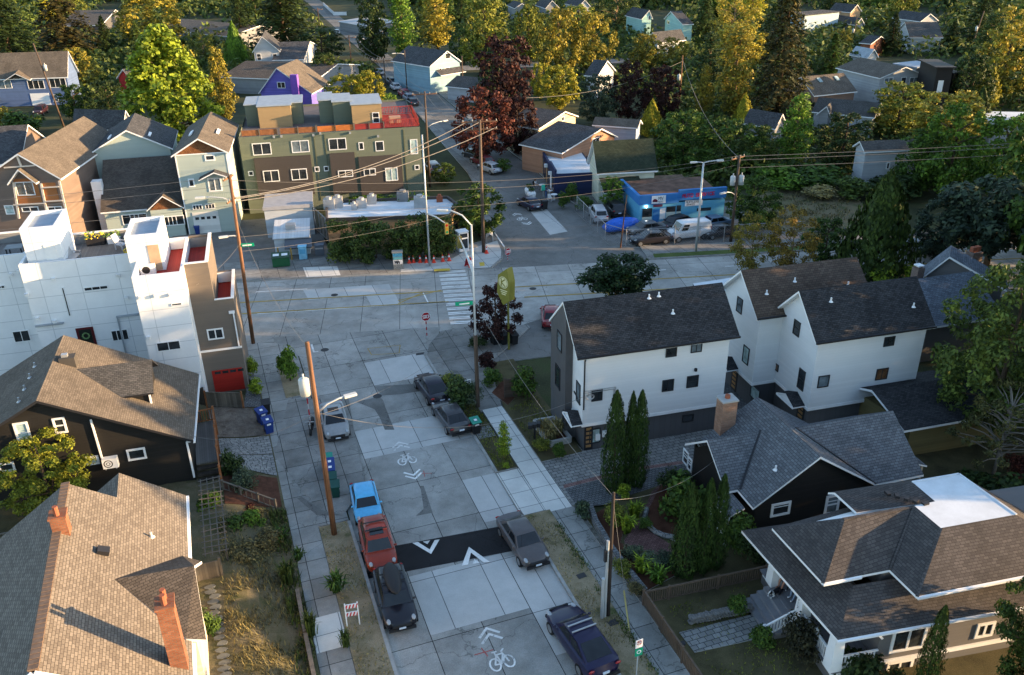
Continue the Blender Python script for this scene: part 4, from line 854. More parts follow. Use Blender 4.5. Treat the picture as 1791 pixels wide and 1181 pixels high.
u, z = wA.hit(1216, 646); mb = MB(fA); mb.cbox(wA.p(u, z, .08), (.14, .16, .2)); mb.obj('wall_light', BLACKF, A_)
vents(A_, fA, [(6.5, 1.35, hwA+sA*1.35), (5.2, 2.3, hwA+sA*2.3), (5.9, 2.35, hwA+sA*2.35)])
B_, fB, hwB, sB = townhouse('white_townhouse', 'white townhouse with brown weathered gable roof between the two black roofed ones', 33.66, 43.85, 8.35, 4.99, 7.37, 9.82, 2.0, mat_shingle('brown_grey_shingles', (.075, .055, .044), (.115, .087, .07), .3, .17, (.03, .025, .022)))
wBl = Wall(fB, 0, 4.99, -90); wins(B_, wBl, [(1294, 534, 10, 28, 'h', GLASSM), (1305, 621, 11, 32, '', GLASSB)], BLACKF, .06)
wBg = Wall(fB, .25, 4.79, -90); wins(B_, wBg, [(1321, 688, 17, 24, '', GLASSB)], BLACKF, .06); slat_door(B_, wBg, 2.0, .1)
canopy(B_, fB, .0, 3.0, 2.3, 1.9, .9, -90)
vents(B_, fB, [(.9, 1.0, hwB+sB*1.0), (7.2, .9, hwB+sB*.9), (3.3, 1.5, hwB+sB*1.5)])
C_, fC, hwC, sC = townhouse('white_townhouse', 'white townhouse with long black gable roof behind the grey shingled bungalow', 35.02, 39.43, 8.11, 4.65, 7.34, 9.88, 2.1, BLACKSH)
wC = Wall(fC, 0, 0, 0); wins(C_, wC, [(1440, 667, 19, 20, '', GLASSM), (1542, 654, 20, 19, 'v', mat_glass('brown_blind', (.16, .08, .04), .2)), (1555, 597, 18, 16, 'v')], BLACKF, .06)
wCl = Wall(fC, 0, 4.65, -90); wins(C_, wCl, [(1394, 574, 12, 28, 'h'), (1402, 664, 12, 38, 'h'), (1357, 641, 11, 13, '', MATS['brown_blind'])], BLACKF, .06)
wCg = Wall(fC, .25, 4.45, -90); slat_door(C_, wCg, 3.4, .1)
canopy(C_, fC, 0, 1.4, 2.3, 1.9, .9, -90)
vents(C_, fC, [(1.6, 1.6, hwC+sC*1.6), (7.4, .8, hwC+sC*.8)])
mb = MB(fC); mb.bar((.0, 4.55, 7.2), (.0, 4.55, 2.4), .08, .08); mb.obj('downspout', BLACKF, C_)
# metal flue and white tent roof behind the black roofed townhouse
t = thing('flue_pipe', 'tall square metal flue rising behind the black roof ridge', 'chimney', (30.6, 51, 0)); q = at(1236, 492, 8); q = Vector((q.x, q.y, 0)); zt = hz(463, q.x, q.y)
mb = MB(); mb.cbox((q.x, q.y, zt/2), (.45, .45, zt)); mb.obj('shaft', METAL, t); mb = MB(); mb.cbox((q.x, q.y, zt+.06), (.6, .6, .14)); mb.obj('cap', BLACKF, t); t.location = (0, 0, 0)
sh = thing('white_shed', 'low building with white flat roof behind the townhouses', 'shed', (32, 52, 0)); a = [at(p, r, 4.0) for p, r in ((1212, 496), (1330, 478), (1345, 505), (1225, 520))]
mb = MB(); mb.prism([(v.x, v.y) for v in a], -.1, 4.0, 1, 0); mb.obj('body', [GSID, TPO], sh)
# --- grey shingled bungalow
fD = Fr(24.84, 30.9, -4.5); d_ = thing('bungalow', 'black bungalow with grey shingle cross gables, white trim and a brick chimney', 'house', fD(4, 3.4, 0), -4.5)
he, hr, W, yl = 3.0, 5.6, 7.7, 6.7
mb = MB(fD); gable_walls(mb, .4, 7.3, .4, yl-.2, -.1, he+.25, hr, 'y'); mb.face([(-.2, 2.6, -.1), (-.2, 1.9, 3.0), (-.2, 6.6, 3.0), (-.2, 6.6, -.1)]); mb.face([(-.2, 2.2, 2.9), (-.2, 6.4, 2.9), (-.2, 4.25, 4.5)][::-1]); mb.face([(-.2, 6.6, -.1), (.5, 6.6, -.1), (.5, 6.6, 3.2), (-.2, 6.6, 3.2)])
mb.face([(7.3, .6, -.1), (10.5, .6, -.1), (10.5, .6, 3.1), (7.3, .6, 3.1)]); mb.face([(10.5, .6, -.1), (10.5, 6, -.1), (10.5, 6, 3.0), (10.5, 3.3, 5.1), (10.5, .6, 3.0)]); mb.obj('wall', DARKSID, d_)
mb = MB(fD); xm = 3.75
mb.slab([(0, 0, he), (xm, 0, hr), (xm, yl, hr), (0, yl, he)], .14); mb.slab([(xm, 0, hr), (W, 0, he), (W, yl, he), (xm, yl, hr)], .14)
zl, yr = 4.85, 4.25                      # street side cross gable
k = (hr-he)/xm; xi = (zl-he)/k; e = 2.55; z2 = zl-e*.72
mb.slab([(-.75, yr, zl), (-.75, yr-e, z2), ((z2-he)/k+.02, yr-e, z2), (xi, yr, zl)], .14); mb.slab([(xi, yr, zl), ((z2-he)/k, yr+e, z2), (-.75, yr+e, z2), (-.75, yr, zl)], .14)
zr_, yq = 5.35, 3.3                      # garden side cross gable
xq = W-(zr_-he)/k; e2 = 3.35; z3 = zr_-e2*.7
mb.slab([(xq, yq, zr_), (W-(z3-he)/k, yq-e2, z3), (10.85, yq-e2, z3), (10.85, yq, zr_)], .14); mb.slab([(10.85, yq, zr_), (10.85, yq+e2, z3), (W-(z3-he)/k, yq+e2, z3), (xq, yq, zr_)], .14)
mb.slab([(10.4, 1.0, 3.3), (12.0, 1.0, 2.7), (12.0, 3.6, 2.7), (10.4, 3.6, 3.3)], .1)
BLUGR = mat_shingle('blue_grey_shingles', (.1, .105, .115), (.155, .165, .18), .28, .16, (.035, .037, .04), .2)
mb.obj('roof', [BLUGR, WHITE], d_)
mb = MB(fD); mb.bar((xi+.05, yr+.05, zl+.03), (-.02+.1, yr-e-.5+.4, he+.1), .12, .05); mb.bar((xq, yq, zr_+.02), (W-(z3-he)/k, yq-e2, z3+.03), .1, .05); mb.obj('valley', BLACKF, d_)
chimney(d_, fD, 1.55, 6.35, 1.5, 6.1, .95, .8, BRICKT, pots=0); mb = MB(fD); mb.tube([(1.55, 6.35, 6.1), (1.55, 6.35, 6.3)], .16, 10); mb.obj('chimney_pot', RUST, d_)
vents(d_, fD, [(1.9, 1.2, he+1.9*k)]); vents(d_, fD, [(6.4, 2.4, he+(W-6.4)*k)], BLACKF)
wD = Wall(fD, .4, .4, 0); wins(d_, wD, [(1365, 890, 33, 22, 'g'), (1455, 882, 24, 32, 'hg', GLASSM)], t=.14)
wDl = Wall(fD, -.2, 6.6, -90); wins(d_, wDl, [(1200, 800, 10, 26, 'hg'), (1207, 812, 8, 24, 'hg')], t=.1)
wDp = Wall(fD, .4, 2.4, -90)
mb = MB(fD); mb.slab([(-1.3, .4, 2.3), (-.25, .4, 2.75), (-.25, 2.4, 2.75), (-1.3, 2.4, 2.3)], .1); mb.obj('porch_roof', [BLUGR, WHITE], d_)
for y in (.5, 2.3): mb = MB(fD); mb.bar((-1.15, y, .2), (-1.15, y, 2.25), .14, .14); mb.obj('porch_post', WHITE, d_)
mb = MB(fD); rail_line(mb, (-1.15, .5, .35), (-1.15, 2.3, .35), .8, pick=.14); mb.obj('porch_rail', WHITE, d_)
mb = MB(fD); mb.bar((11.75, 1.15, 0), (11.75, 1.15, 2.65), .14, .14); mb.obj('porch_post', mat_plain('cream_post', (.5, .4, .28)), d_)
# --- carport roof behind the bungalow
t = thing('garage', 'low garage with black shingle roof and white rake board beside the townhouses', 'garage', (40, 36, 0)); a = at(1525, 682.5, 3.7); b = at(1582, 753.6, 2.6); c = at(1658, 661, 3.7); d = b+(c-a)*1.5; c = a+(c-a)*1.5
mb = MB(); mb.slab([b, d, c, a], .16); bk = (a-b)*.8; mb.slab([a, c, (c.x+bk.x, c.y+bk.y, 2.7), (a.x+bk.x, a.y+bk.y, 2.7)], .16); mb.obj('roof', [BLACKSH, WHITE], t)
ce = lambda v, k: (v.x+(a.x+d.x)/2*0, v.y)
mb = MB(); mb.prism([(b.x+.9, b.y+.35), (d.x-.3, d.y+.35), (c.x-.3+bk.x, c.y-.4+bk.y), (a.x+.4+bk.x, a.y-.4+bk.y)], -.1, 2.45); mb.obj('wall', mat_lines('yellow_siding', (.13, .11, .05), .2), t)
# --- blue grey hip roofed house behind the trees
SLB = mat_shingle('slate_blue_shingles', (.1, .115, .14), (.165, .19, .225), .3, .17, (.035, .04, .05))
t = EPGP('blue_roofed_house', 'blue grey roofed house with tapered brick chimney behind the townhouses', SLB)
q = at(1698, 470, 4.2); ch = MB(); z1 = hz(440, q.x, q.y)
for k_, (w0, w1, za, zb) in enumerate(((1.5, 1.05, 2.5, z1), )): ch.face([(q.x-w0/2, q.y-.4, za), (q.x+w0/2, q.y-.4, za), (q.x+w1/2, q.y-.4, zb), (q.x-w1/2, q.y-.4, zb)]); ch.face([(q.x+w0/2, q.y-.4, za), (q.x+w0/2, q.y+.4, za), (q.x+w1/2, q.y+.4, zb), (q.x+w1/2, q.y-.4, zb)]); ch.face([(q.x-w0/2, q.y+.4, za), (q.x-w0/2, q.y-.4, za), (q.x-w1/2, q.y-.4, zb), (q.x-w1/2, q.y+.4, zb)]); ch.face([(q.x-w1/2, q.y-.4, zb), (q.x+w1/2, q.y-.4, zb), (q.x+w1/2, q.y+.4, zb), (q.x-w1/2, q.y+.4, zb)])
o = ch.obj('chimney', mat_brick('old_brown_brick', (.16, .11, .09), (.23, .17, .14), (.12, .1, .09)), t)
for s_ in (-1, 1): mb = MB(); mb.cbox((q.x+s_*.24, q.y, z1+.22), (.36, .36, .45)); mb.obj('chimney_pot', RUST, o)
q = at(1602, 492, 4.0); mb = MB(); zt = hz(468, q.x, q.y); mb.cbox((q.x, q.y, zt-1), (.7, .7, 2)); mb.cbox((q.x, q.y, zt+.2), (.6, .6, .1), 0, 1); mb.cbox((q.x, q.y, zt+.1), (.4, .4, .2)); mb.obj('chimney', [MATS['old_brown_brick'], WHITE], t)
# --- porch house in the corner
e_ = thing('porch_house', 'grey house with wraparound porch, dark shingle hip roofs and a white flat roof top', 'house', (27, 24, 0), -5)
HIPSH = mat_shingle('dusk_shingles', (.06, .055, .054), (.092, .083, .08), .26, .14, (.035, .032, .032), .2)
c0, k0, cx_ = at(1465.4, 1119.7, 3.4), at(1297, 928, 3.4), at(1714, 1075, 3.4)
ex = (cx_-c0).normalized(); ey = (k0-c0).normalized(); c1, k1 = c0+ex*16, k0+ex*16
I = lambda a, b, z: c0+ex*a+ey*b+Vector((0, 0, z-3.4))
DW = (k0-c0).length
mb = MB(); s_ = .5
mb.slab([k0, c0, I(2, 2, 4.4), I(2, DW-1.6, 4.4)], .15); mb.slab([c0, c1, I(16, 2, 4.4), I(2, 2, 4.4)], .15); mb.slab([k0, I(2, DW-1.6, 4.4), I(16, DW-1.6, 4.4), k1], .15)
mb.obj('porch_roof', [HIPSH, WHITE], e_)
UA, UB, UC = at(1350.3, 923.6, 4.85), at(1439, 1020, 4.85), at(1505.5, 1006.8, 4.85); RA, RB = at(1475, 908, 6.25), at(1600, 886, 6.25); V0, V1 = at(1556, 997, 4.85), at(1603.8, 1043.5, 4.85)
F1, F2, F3, F4, F5, F6 = [at(*q, 6.3) for q in ((1599, 885.3), (1645.5, 924.3), (1777.6, 900.6), (1677, 829.4), (1595.6, 843.8), (1635.4, 877.7))]
dF = (F3-F2)
V2 = V1+dF.normalized()*9.5
mb = MB(); mb.slab([UA, UB, RA], .13); mb.slab([UB, UC, V0, RB, RA], .13)
bk = at(1580, 860, 5.0); UAb = UA+ (RB-RA); mb.slab([UA, RA, RB, Vector((UAb.x+1, UAb.y, 5.3))], .13)
mb.slab([V0, V1, F2, F1], .13); mb.slab([V1, V2, F3, F2], .13); mb.slab([F3, V2, V2+(F4-F3), F4], .13)
D0, D1 = at(1460.3, 861.8, 5.95), at(1498.4, 896.5, 5.95); mb.slab([D0, D1, F6, F5], .14); mb.slab([F5, F4, F4+Vector((.1, .45, -.3)), D0+Vector((0, .45, -.3)), D0], .12)
mb.obj('roof', [HIPSH, WHITE], e_)
mb = MB(); mb.face([v+Vector((0, 0, .02)) for v in (F5, F4, F3, F2, F1, F6)][::-1]); mb.bar(F5, F4, .1, .1); mb.bar(F4, F3, .1, .1); mb.obj('flat_roof', TPO, e_)
mb = MB(); mb.bar(RA, UB, .16, .04); mb.bar(V0+Vector((0, 0, .05)), F1, .1, .05); mb.bar(V1, F2, .14, .04); mb.bar(RA, RB, .16, .04); mb.obj('ridge_cap', HIPSH, e_)
for k_ in range(5): q = F6*(1-k_*.2)+F5*k_*.2; mb = MB(); mb.cbox(q+Vector((-.6-k_*.3, .0, .05)), (.3, .2, .14), 20*k_); mb.obj('roof_vent', BLACKF, e_)
# walls under the roofs
EX = Fr(c0.x, c0.y, math.degrees(math.atan2(ex.y, ex.x)))
mb = MB(EX); mb.box(2.6, 15.5, .55, DW-.6, -1.2, 3.5, 0, 'tb'); mb.box(3.4, 15.3, 2.3, DW-1.4, 3.5, 4.75, 0, 'b'); mb.obj('wall', GSID, e_)
mb = MB(EX); mb.box(1.9, 15.5, .48, .55, .72, .95); mb.box(.3, 2.5, .35, .47, .72, .95); mb.box(.35, .47, .47, 7.2, .7, .93); mb.obj('band_trim', WHITE, e_)
wE = Wall(EX, 2.6, .55, 0)
wins(e_, wE, [(1590, 1112, 58, 48, 'v'), (1722, 1101, 30, 24, 'v'), (1572, 1168, 44, 26, 'v'), (1690, 1168, 30, 22, 'v')], t=.14)
mb = MB(EX); mb.box(.35, 2.6, .4, DW-.6, -.8, .7, 0); mb.obj('porch_base', GSID, e_)
mb = MB(EX); mb.box(.25, 2.6, .3, DW-.5, .95, 1.02, 0); mb.obj('porch_floor', mat_lines('grey_porch_boards', (.17, .17, .185), .12, 'u', .5, .08, .1), e_)
def pcol(y, x=.45):
    mb = MB(EX); w0, w1 = .3, .22
    mb.face([(x-w0, y-w0, 1), (x+w0, y-w0, 1), (x+w1, y-w1, 3.3), (x-w1, y-w1, 3.3)]); mb.face([(x+w0, y-w0, 1), (x+w0, y+w0, 1), (x+w1, y+w1, 3.3), (x+w1, y-w1, 3.3)]); mb.face([(x-w0, y+w0, 1), (x-w0, y-w0, 1), (x-w1, y-w1, 3.3), (x-w1, y+w1, 3.3)]); mb.face([(x+w0, y+w0, 1), (x-w0, y+w0, 1), (x-w1, y+w1, 3.3), (x+w1, y+w1, 3.3)])
    return mb.obj('porch_column', WHITE, e_)
inv = lambda px, py, z: EX.inv(at(px, py, z))
y1, y2 = inv(1334, 1023, 1.0).y, inv(1392, 1091, 1.0).y
col1 = pcol(y1); col2 = pcol(y2); pcol(.6)
mb = MB(EX)
for k_, ch in enumerate('4317'): letters(mb, ch, (.13+.004*k_, y2+.07, 2.75-k_*.26), (0, -1, 0), (-.035, 0, 1), .17)
mb.obj('house_number', BLACKF, col2)
mb = MB(EX); rail_line(mb, (.35, y2-.3, 1.0), (.35, .9, 1.0), .85, pick=.16, w=.06); mb.obj('porch_rail', WHITE, e_)
mb = MB(EX); rail_line(mb, (.75, .4, 1.0), (2.5, .4, 1.0), .85, pick=.16, w=.06); mb.obj('porch_rail', WHITE, e_)
mb = MB(EX); mb.cbox((.35, (y2+.6)/2, 1.5), (.14, .14, 1.05)); mb.obj('rail_post', WHITE, e_)
mb = MB(EX); a, b = (.3, y2+.15, 1.0), (-1.35, y2+.15, .2); rail_line(mb, a, b, .8, pick=.18, w=.06); mb.obj('stair_rail', WHITE, e_)
for p in (a, b): mb = MB(EX); mb.cbox((p[0], p[1], p[2]+.42), (.15, .15, .95)); mb.obj('rail_post', WHITE, e_)
mb = MB(EX)
for k_ in range(5): mb.box(-1.5+k_*.34, .3, y2, y1-.1, .02+k_*.19-.25, .2+k_*.19)
mb.obj('stairs', mat_plain('grey_stairs', (.2, .2, .215), .8), e_)
mb = MB(EX); mb.bar((2.0, .42, 3.2), (2.6, .42, 2.5), .08, .1); mb.obj('eave_brace', WHITE, e_)
for g in ((c0+Vector((-.05, -.05, -.06)), c1+Vector((0, -.05, -.06))), (V1+Vector((0, -.06, -.06)), V2+Vector((0, -.06, -.06))), (UB+Vector((0, -.05, -.06)), UC+Vector((0, -.05, -.06)))): mb = MB(); mb.bar(*g, .12, .1); mb.obj('gutter', WHITE, e_)
# --- gardens of the right side
deck('right_yard', [(17.5, 5), (60, 5), (60, 38.0), (34, 38.0), (25, 38.1), (20.6, 37.6), (17.6, 36.6)], -.04, .2, LAWN)
deck('townhouse_yard', [(17.35, 43.0), (20.3, 43.1), (20.6, 57.2), (18.7, 57.2), (17.35, 50.4)], -.04, .15, LAWN)
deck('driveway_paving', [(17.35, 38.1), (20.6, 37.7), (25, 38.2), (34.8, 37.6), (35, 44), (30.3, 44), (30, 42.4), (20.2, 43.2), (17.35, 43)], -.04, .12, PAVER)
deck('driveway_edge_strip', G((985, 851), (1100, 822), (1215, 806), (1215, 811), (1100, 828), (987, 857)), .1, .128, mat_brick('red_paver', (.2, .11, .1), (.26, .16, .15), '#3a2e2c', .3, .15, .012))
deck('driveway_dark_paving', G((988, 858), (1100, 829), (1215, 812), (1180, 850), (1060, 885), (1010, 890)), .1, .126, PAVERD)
deck('entry_paving', G((955, 792), (998, 768), (1024, 795), (992, 806)), .1, .14, PAVER)
deck('alley_paving', [(30, 44), (38, 43.5), (38, 49), (30.5, 50)], -.04, .1, PAVERD)
deck('corner_lot', [(18.7, 57.3), (31, 56), (31, 65), (24, 63.2), (19, 61)], -.04, .03, ASPH)
deck('brick_path', [tuple(at(*q, .2)[:2]) for q in ((1092, 945), (1122, 905), (1140, 860), (1165, 840), (1180, 845), (1150, 880), (1128, 925), (1160, 945), (1185, 960), (1180, 995), (1140, 965), (1095, 962))], .1, .235, BRICKP)
deck('front_walk', [tuple(at(*q, .2)[:2]) for q in ((1188, 1107), (1330, 1072), (1362, 1110), (1215, 1142))], .1, .24, PAVER)
deck('garden_bed', [tuple(at(*q, .2)[:2]) for q in ((1032, 905), (1060, 888), (1100, 900), (1085, 950), (1120, 965), (1170, 985), (1185, 1005), (1130, 1035), (1080, 985))], .1, .24, BARK)
deck('garden_bed', [tuple(at(*q, .2)[:2]) for q in ((1128, 905), (1155, 850), (1230, 870), (1190, 950), (1145, 935))], .1, .26, BARK)
deck('mulch_bed', G((860, 690), (880, 668), (900, 700), (888, 712)), .1, .165, BARK)
deck('pavement_edge_bed', [(17.36, 27.6), (17.85, 27.6), (17.85, 37), (17.36, 38)], .05, .18, mat_ground('stony_bed', [(.3, (.05, .05, .04)), (.5, (.12, .115, .1)), (.7, (.25, .25, .24))], 2.2, 9))
w_ = thing('garden_wall', 'low grey block retaining wall along the pavement below the cypress garden', 'retaining wall', (18, 33, .1)); pts = [at(*q, .3) for q in ((1030, 884), (1042, 918), (1070, 965), (1100, 1005), (1128, 1040))]
for a, b in zip(pts, pts[1:]): mb = MB(); mb.bar(a+Vector((0, 0, .1)), b+Vector((0, 0, .1)), .28, .55); mb.obj('block_course', mat_brick('grey_blocks', (.11, .115, .12), (.16, .165, .17), '#202224', .4, .2, .015), w_)
w_ = thing('garden_edging', 'curved grey stone edging of the planting bed beside the brick path', 'edging', at(1140, 930, .2)); mb = MB()
pts = [at(*q, .33) for q in ((1131, 890), (1127, 905), (1133, 918), (1146, 930), (1162, 937), (1180, 940))]; mb.tube(pts, .16, 6); mb.obj('stone_rim', PAVER, w_)
w_ = thing('stone_wall', 'low dry stone wall with pale plants along the front walk of the porch house', 'garden wall', at(1265, 1090, .2)); a, b = at(1213, 1098, .2), at(1318, 1072, .2); random.seed(5)
mb = MB()
for i in range(22):
    for j in range(3):
        p = a+(b-a)*((i+.5*(j % 2))/22)+Vector((0, .28*(1-i/40), .13+j*.15)); mb.ball(p, (random.uniform(.12, .18), random.uniform(.16, .24), .085), 7, 5, 0, .14)
mb.obj('stones', mat_plain('field_stone', (.13, .125, .12), .9, var=.4, sc=3), w_)
PF = mat_plain('brown_picket', (.1, .07, .05), .8, var=.25, sc=3)
p0, p1, p2 = at(1125, 1058, .2), at(1207, 1181, .2), at(1338, 1012, .2); p1 = p0+(p1-p0)*1.25
fence('picket_fence', 'brown picket fence along the pavement in front of the porch house', 'fence', [p1, p0], .95, PF, PF, 2.2, kind='rail', gap=.13)
pm = at(1150, 1048, .2); fence('picket_fence', 'brown picket fence running from the pavement corner to the porch column', 'fence', [p0, p0*.8+p2*.2, p2], .85, PF, PF, 2.4, kind='rail', gap=.13)
bx = thing('letter_box', 'small black letter box fixed to the brown picket fence', 'letterbox', at(1193, 1130, .2)); q = at(1193, 1130, .9); mb = MB(); mb.cbox(q, (.22, .14, .36)); mb.cbox(q+Vector((0, -.02, .2)), (.26, .2, .05), 0, 0, ('X', 15)); mb.obj('case', BLACKF, bx)
fence('slat_fence', 'dark horizontal slat fence beside the charcoal entrance bay', 'fence', [(17.9, 51.6, .1), (20.0, 51.3, .1)], 1.6, mat_lines('dark_slats', (.075, .055, .045), .2, 'v', .3, .12, .2), None, 2.1)
pl = thing('raised_planter', 'low concrete planter of dry ornamental grass beside the townhouse entrance', 'planter', at(968, 760, 0)); q = [at(*p, .45) for p in ((934, 737), (969, 731), (998, 767), (962, 775))]; mb = MB()
for i in range(4): mb.bar(q[i]-Vector((0, 0, .12)), q[(i+1) % 4]-Vector((0, 0, .12)), .18, .5)
mb.obj('rim', mat_plain('planter_concrete', (.36, .36, .35), .9), pl); mb = MB(); mb.face([v-Vector((0, 0, .12)) for v in q][::-1]); mb.obj('soil', BARK, pl)
mbx = thing('mailbox_cluster', 'black post mounted group of letter boxes beside the pale pavement', 'letterbox', at(935, 768, .1)); q = at(935, 768, .1)
mb = MB(); mb.bar(q, q+Vector((0, 0, .95)), .1, .1); mb.obj('post', BLACKF, mbx)
for k_ in range(3): mb = MB(); mb.cbox(q+Vector((-.32+k_*.3, .0, 1.12)), (.27, .42, .3), -20); mb.obj('box', BLACKF, mbx)
b_ = thing('wooden_bench', 'narrow grey plank bench in the planting strip by the grey sedan', 'bench', at(835, 735, .15)); a, b = at(829, 733, .5), at(839, 745, .5); mb = MB(); mb.bar(a, b, .35, .06); mb.obj('seat', WOODG, b_)
for v in (a, b): mb = MB(); mb.bar(v-Vector((0, 0, .35)), v, .25, .08); mb.obj('leg', WOODG, b_)
# --- people and dog on the porch, feet on its boards
SKIN = mat_plain('skin', (.3, .15, .1), .6, var=.06)
def figure(name, label, cat, bones, radii, m, mats=None, lv=2):
    """one continuous skinned surface grown from joints; bones: dict joint -> (pos, parent)"""
    me = bpy.data.meshes.new(name); idx = {k_: i for i, k_ in enumerate(bones)}
    me.from_pydata([tuple(v[0]) for v in bones.values()], [(idx[v[1]], idx[k_]) for k_, v in bones.items() if v[1]], [])
    o = bpy.data.objects.new(name, me); COL.objects.link(o); md = o.modifiers.new('skin', 'SKIN'); md.use_smooth_shade = True
    for k_, i in idx.items(): r = radii[k_]; me.skin_vertices[0].data[i].radius = r if isinstance(r, tuple) else (r, r)
    me.skin_vertices[0].data[0].use_root = True
    sb = o.modifiers.new('sub', 'SUBSURF'); sb.levels = lv; sb.render_levels = lv
    dg = bpy.context.evaluated_depsgraph_get(); m2 = bpy.data.meshes.new_from_object(o.evaluated_get(dg)); bpy.data.objects.remove(o)
    o = bpy.data.objects.new(name, m2); COL.objects.link(o); m2.materials.clear()
    for mm in (m if isinstance(m, list) else [m]): m2.materials.append(mm)
    if label: tag(o, label, cat)
    return o
def person(label, p, rz, shirt, legs, shoes, hair, pose='sit', skirt=False, h=1.7, hold=0):
    """seated: p under the hips on the floor, seat .45; standing: p under the feet; faces -y turned by rz"""
    M = Matrix.Translation(Vector(p)) @ Matrix.Rotation(R_(rz), 4, 'Z'); s = h/1.75; V = lambda x, y, z: M @ (Vector((x, y, z))*s)
    sit = pose == 'sit'; hp = .52 if sit else .94; B = {}; Rr = {}
    def J(n, v, par, r): B[n] = (V(*v), par); Rr[n] = r if not isinstance(r, tuple) else r
    J('pelvis', (0, 0, hp), None, .14); lean = .06 if sit else 0
    J('waist', (0, lean*.5, hp+.2), 'pelvis', .125); J('chest', (0, lean, hp+.42), 'waist', (.17, .13)); J('neck', (0, lean-.01, hp+.6), 'chest', .055); J('head', (0, lean-.03, hp+.7), 'neck', .085); J('crown_of_head', (0, lean-.02, hp+.82), 'head', .09)
    for sx, S_ in ((-1, 'l'), (1, 'r')):
        J('sh'+S_, (sx*.19, lean, hp+.52), 'chest', .065); J('el'+S_, (sx*.26, lean-.05, hp+.26), 'sh'+S_, .048)
        J('wr'+S_, (sx*.17, -.26-.04*hold, hp+.16+.05*hold), 'el'+S_, .034); J('pa'+S_, (sx*.13, -.34-.04*hold, hp+.14+.06*hold), 'wr'+S_, .036)
        for q in range(4): J('f%d%s' % (q, S_), (sx*.13+(q-1.5)*.02, -.4-.04*hold-.01*(q in (1, 2)), hp+.13+.06*hold), 'pa'+S_, .012)
        J('th'+S_, (sx*.09, -.34-.04*hold, hp+.17+.06*hold), 'wr'+S_, .013)
        if sit: J('hi'+S_, (sx*.1, -.05, hp-.02), 'pelvis', .095); J('kn'+S_, (sx*.13, -.46, hp+.0), 'hi'+S_, .068); J('an'+S_, (sx*.13, -.5-.1*(sx > 0), .09), 'kn'+S_, .04); J('to'+S_, (sx*.15, -.7-.1*(sx > 0), .05), 'an'+S_, .045)
        else: J('hi'+S_, (sx*.1, 0, hp-.06), 'pelvis', .095); J('kn'+S_, (sx*.11, -.02-.06*sx, .5), 'hi'+S_, .066); J('an'+S_, (sx*.12, .02+.08*sx, .09), 'kn'+S_, .042); J('to'+S_, (sx*.13, -.16+.08*sx, .05), 'an'+S_, .045)
    o = figure('person', label, 'person', B, Rr, [SKIN, shirt, legs, shoes])
    inv_ = M.inverted()
    for f in o.data.polygons:
        c = inv_ @ f.center / s
        if c.z > hp+.57: f.material_index = 0
        elif abs(c.x) > .215 and c.z < hp+.38 or c.y < -.2 and c.z > hp+.06 and c.z < hp+.35 and not sit: f.material_index = 0
        elif c.z > hp+.03 and c.y > -.2: f.material_index = 1
        elif sit and c.z > hp+.09: f.material_index = 0
        elif c.z < .1: f.material_index = 3
        else: f.material_index = 2 if not skirt or (c.y > -.3 if sit else c.z > .7) else 0
    hm = MB(); hc = V(0, lean+.015, hp+.79); hm.ball(hc, .115*s, 12, 8, 0, .03); hm.tube([V(0, lean+.08, hp+.78), V(0, lean+.1, hp+.6)], [.08*s, .03*s], 8); hm.obj('hair', hair, o, True)
    fm = MB(); fm.ball(V(-.035, lean-.115, hp+.755), .012*s, 6, 4); fm.ball(V(.035, lean-.115, hp+.755), .012*s, 6, 4); fm.obj('eyes', BLACKF, o)
    fm = MB(); fm.ball(V(0, lean-.125, hp+.725), (.014*s, .02*s, .022*s), 6, 5); fm.obj('nose', SKIN, o)
    return o
def chair(p, rz, m, label, group=None, stool=False):
    t = thing('chair', label, 'chair', p, rz, group); f = Fr(p[0], p[1], rz, p[2]); mb = MB(f); mb.box(-.24, .24, -.24, .24, .41, .45); mb.obj('seat', m, t)
    if not stool: mb = MB(f); mb.cbox((0, .24, .72), (.46, .035, .5), 0, 0, ('X', -8)); mb.obj('backrest', m, t)
    for x in (-.21, .21):
        for y in (-.21, .21): mb = MB(f); mb.box(x-.02, x+.02, y-.02, y+.02, 0, .41); mb.obj('leg', m, t)
    return t
CLO = {k_: mat_plain('cloth_'+k_, c, .9, .1, var=.15) for k_, c in dict(black=(.02, .02, .025), navy=(.03, .045, .12), denim=(.06, .1, .2), white=(.6, .6, .6), grey=(.18, .18, .2), plum=(.1, .03, .06), paledenim=(.2, .26, .36)).items()}
HAIR = mat_plain('dark_hair', (.03, .018, .012), .6)
q = at(1359, 1031, 1.02); chair((q.x+.65, q.y+.05, 1.02), -80, WOODD, 'dark wooden porch chair under the person with bare legs')
person('person in dark clothes with bare legs sitting on the porch by the first column', (q.x+.65, q.y+.05, 1.02), -80, CLO['black'], CLO['black'], SKIN, HAIR, skirt=True)
q = at(1372, 1052, 1.02); chair((q.x+.95, q.y+.1, 1.02), -80, WOODD, 'dark wooden porch chair under the person in blue')
person('person in blue jeans and white shoes sitting on the porch behind the dog', (q.x+.95, q.y+.1, 1.02), -80, CLO['navy'], CLO['paledenim'], CLO['white'], HAIR)
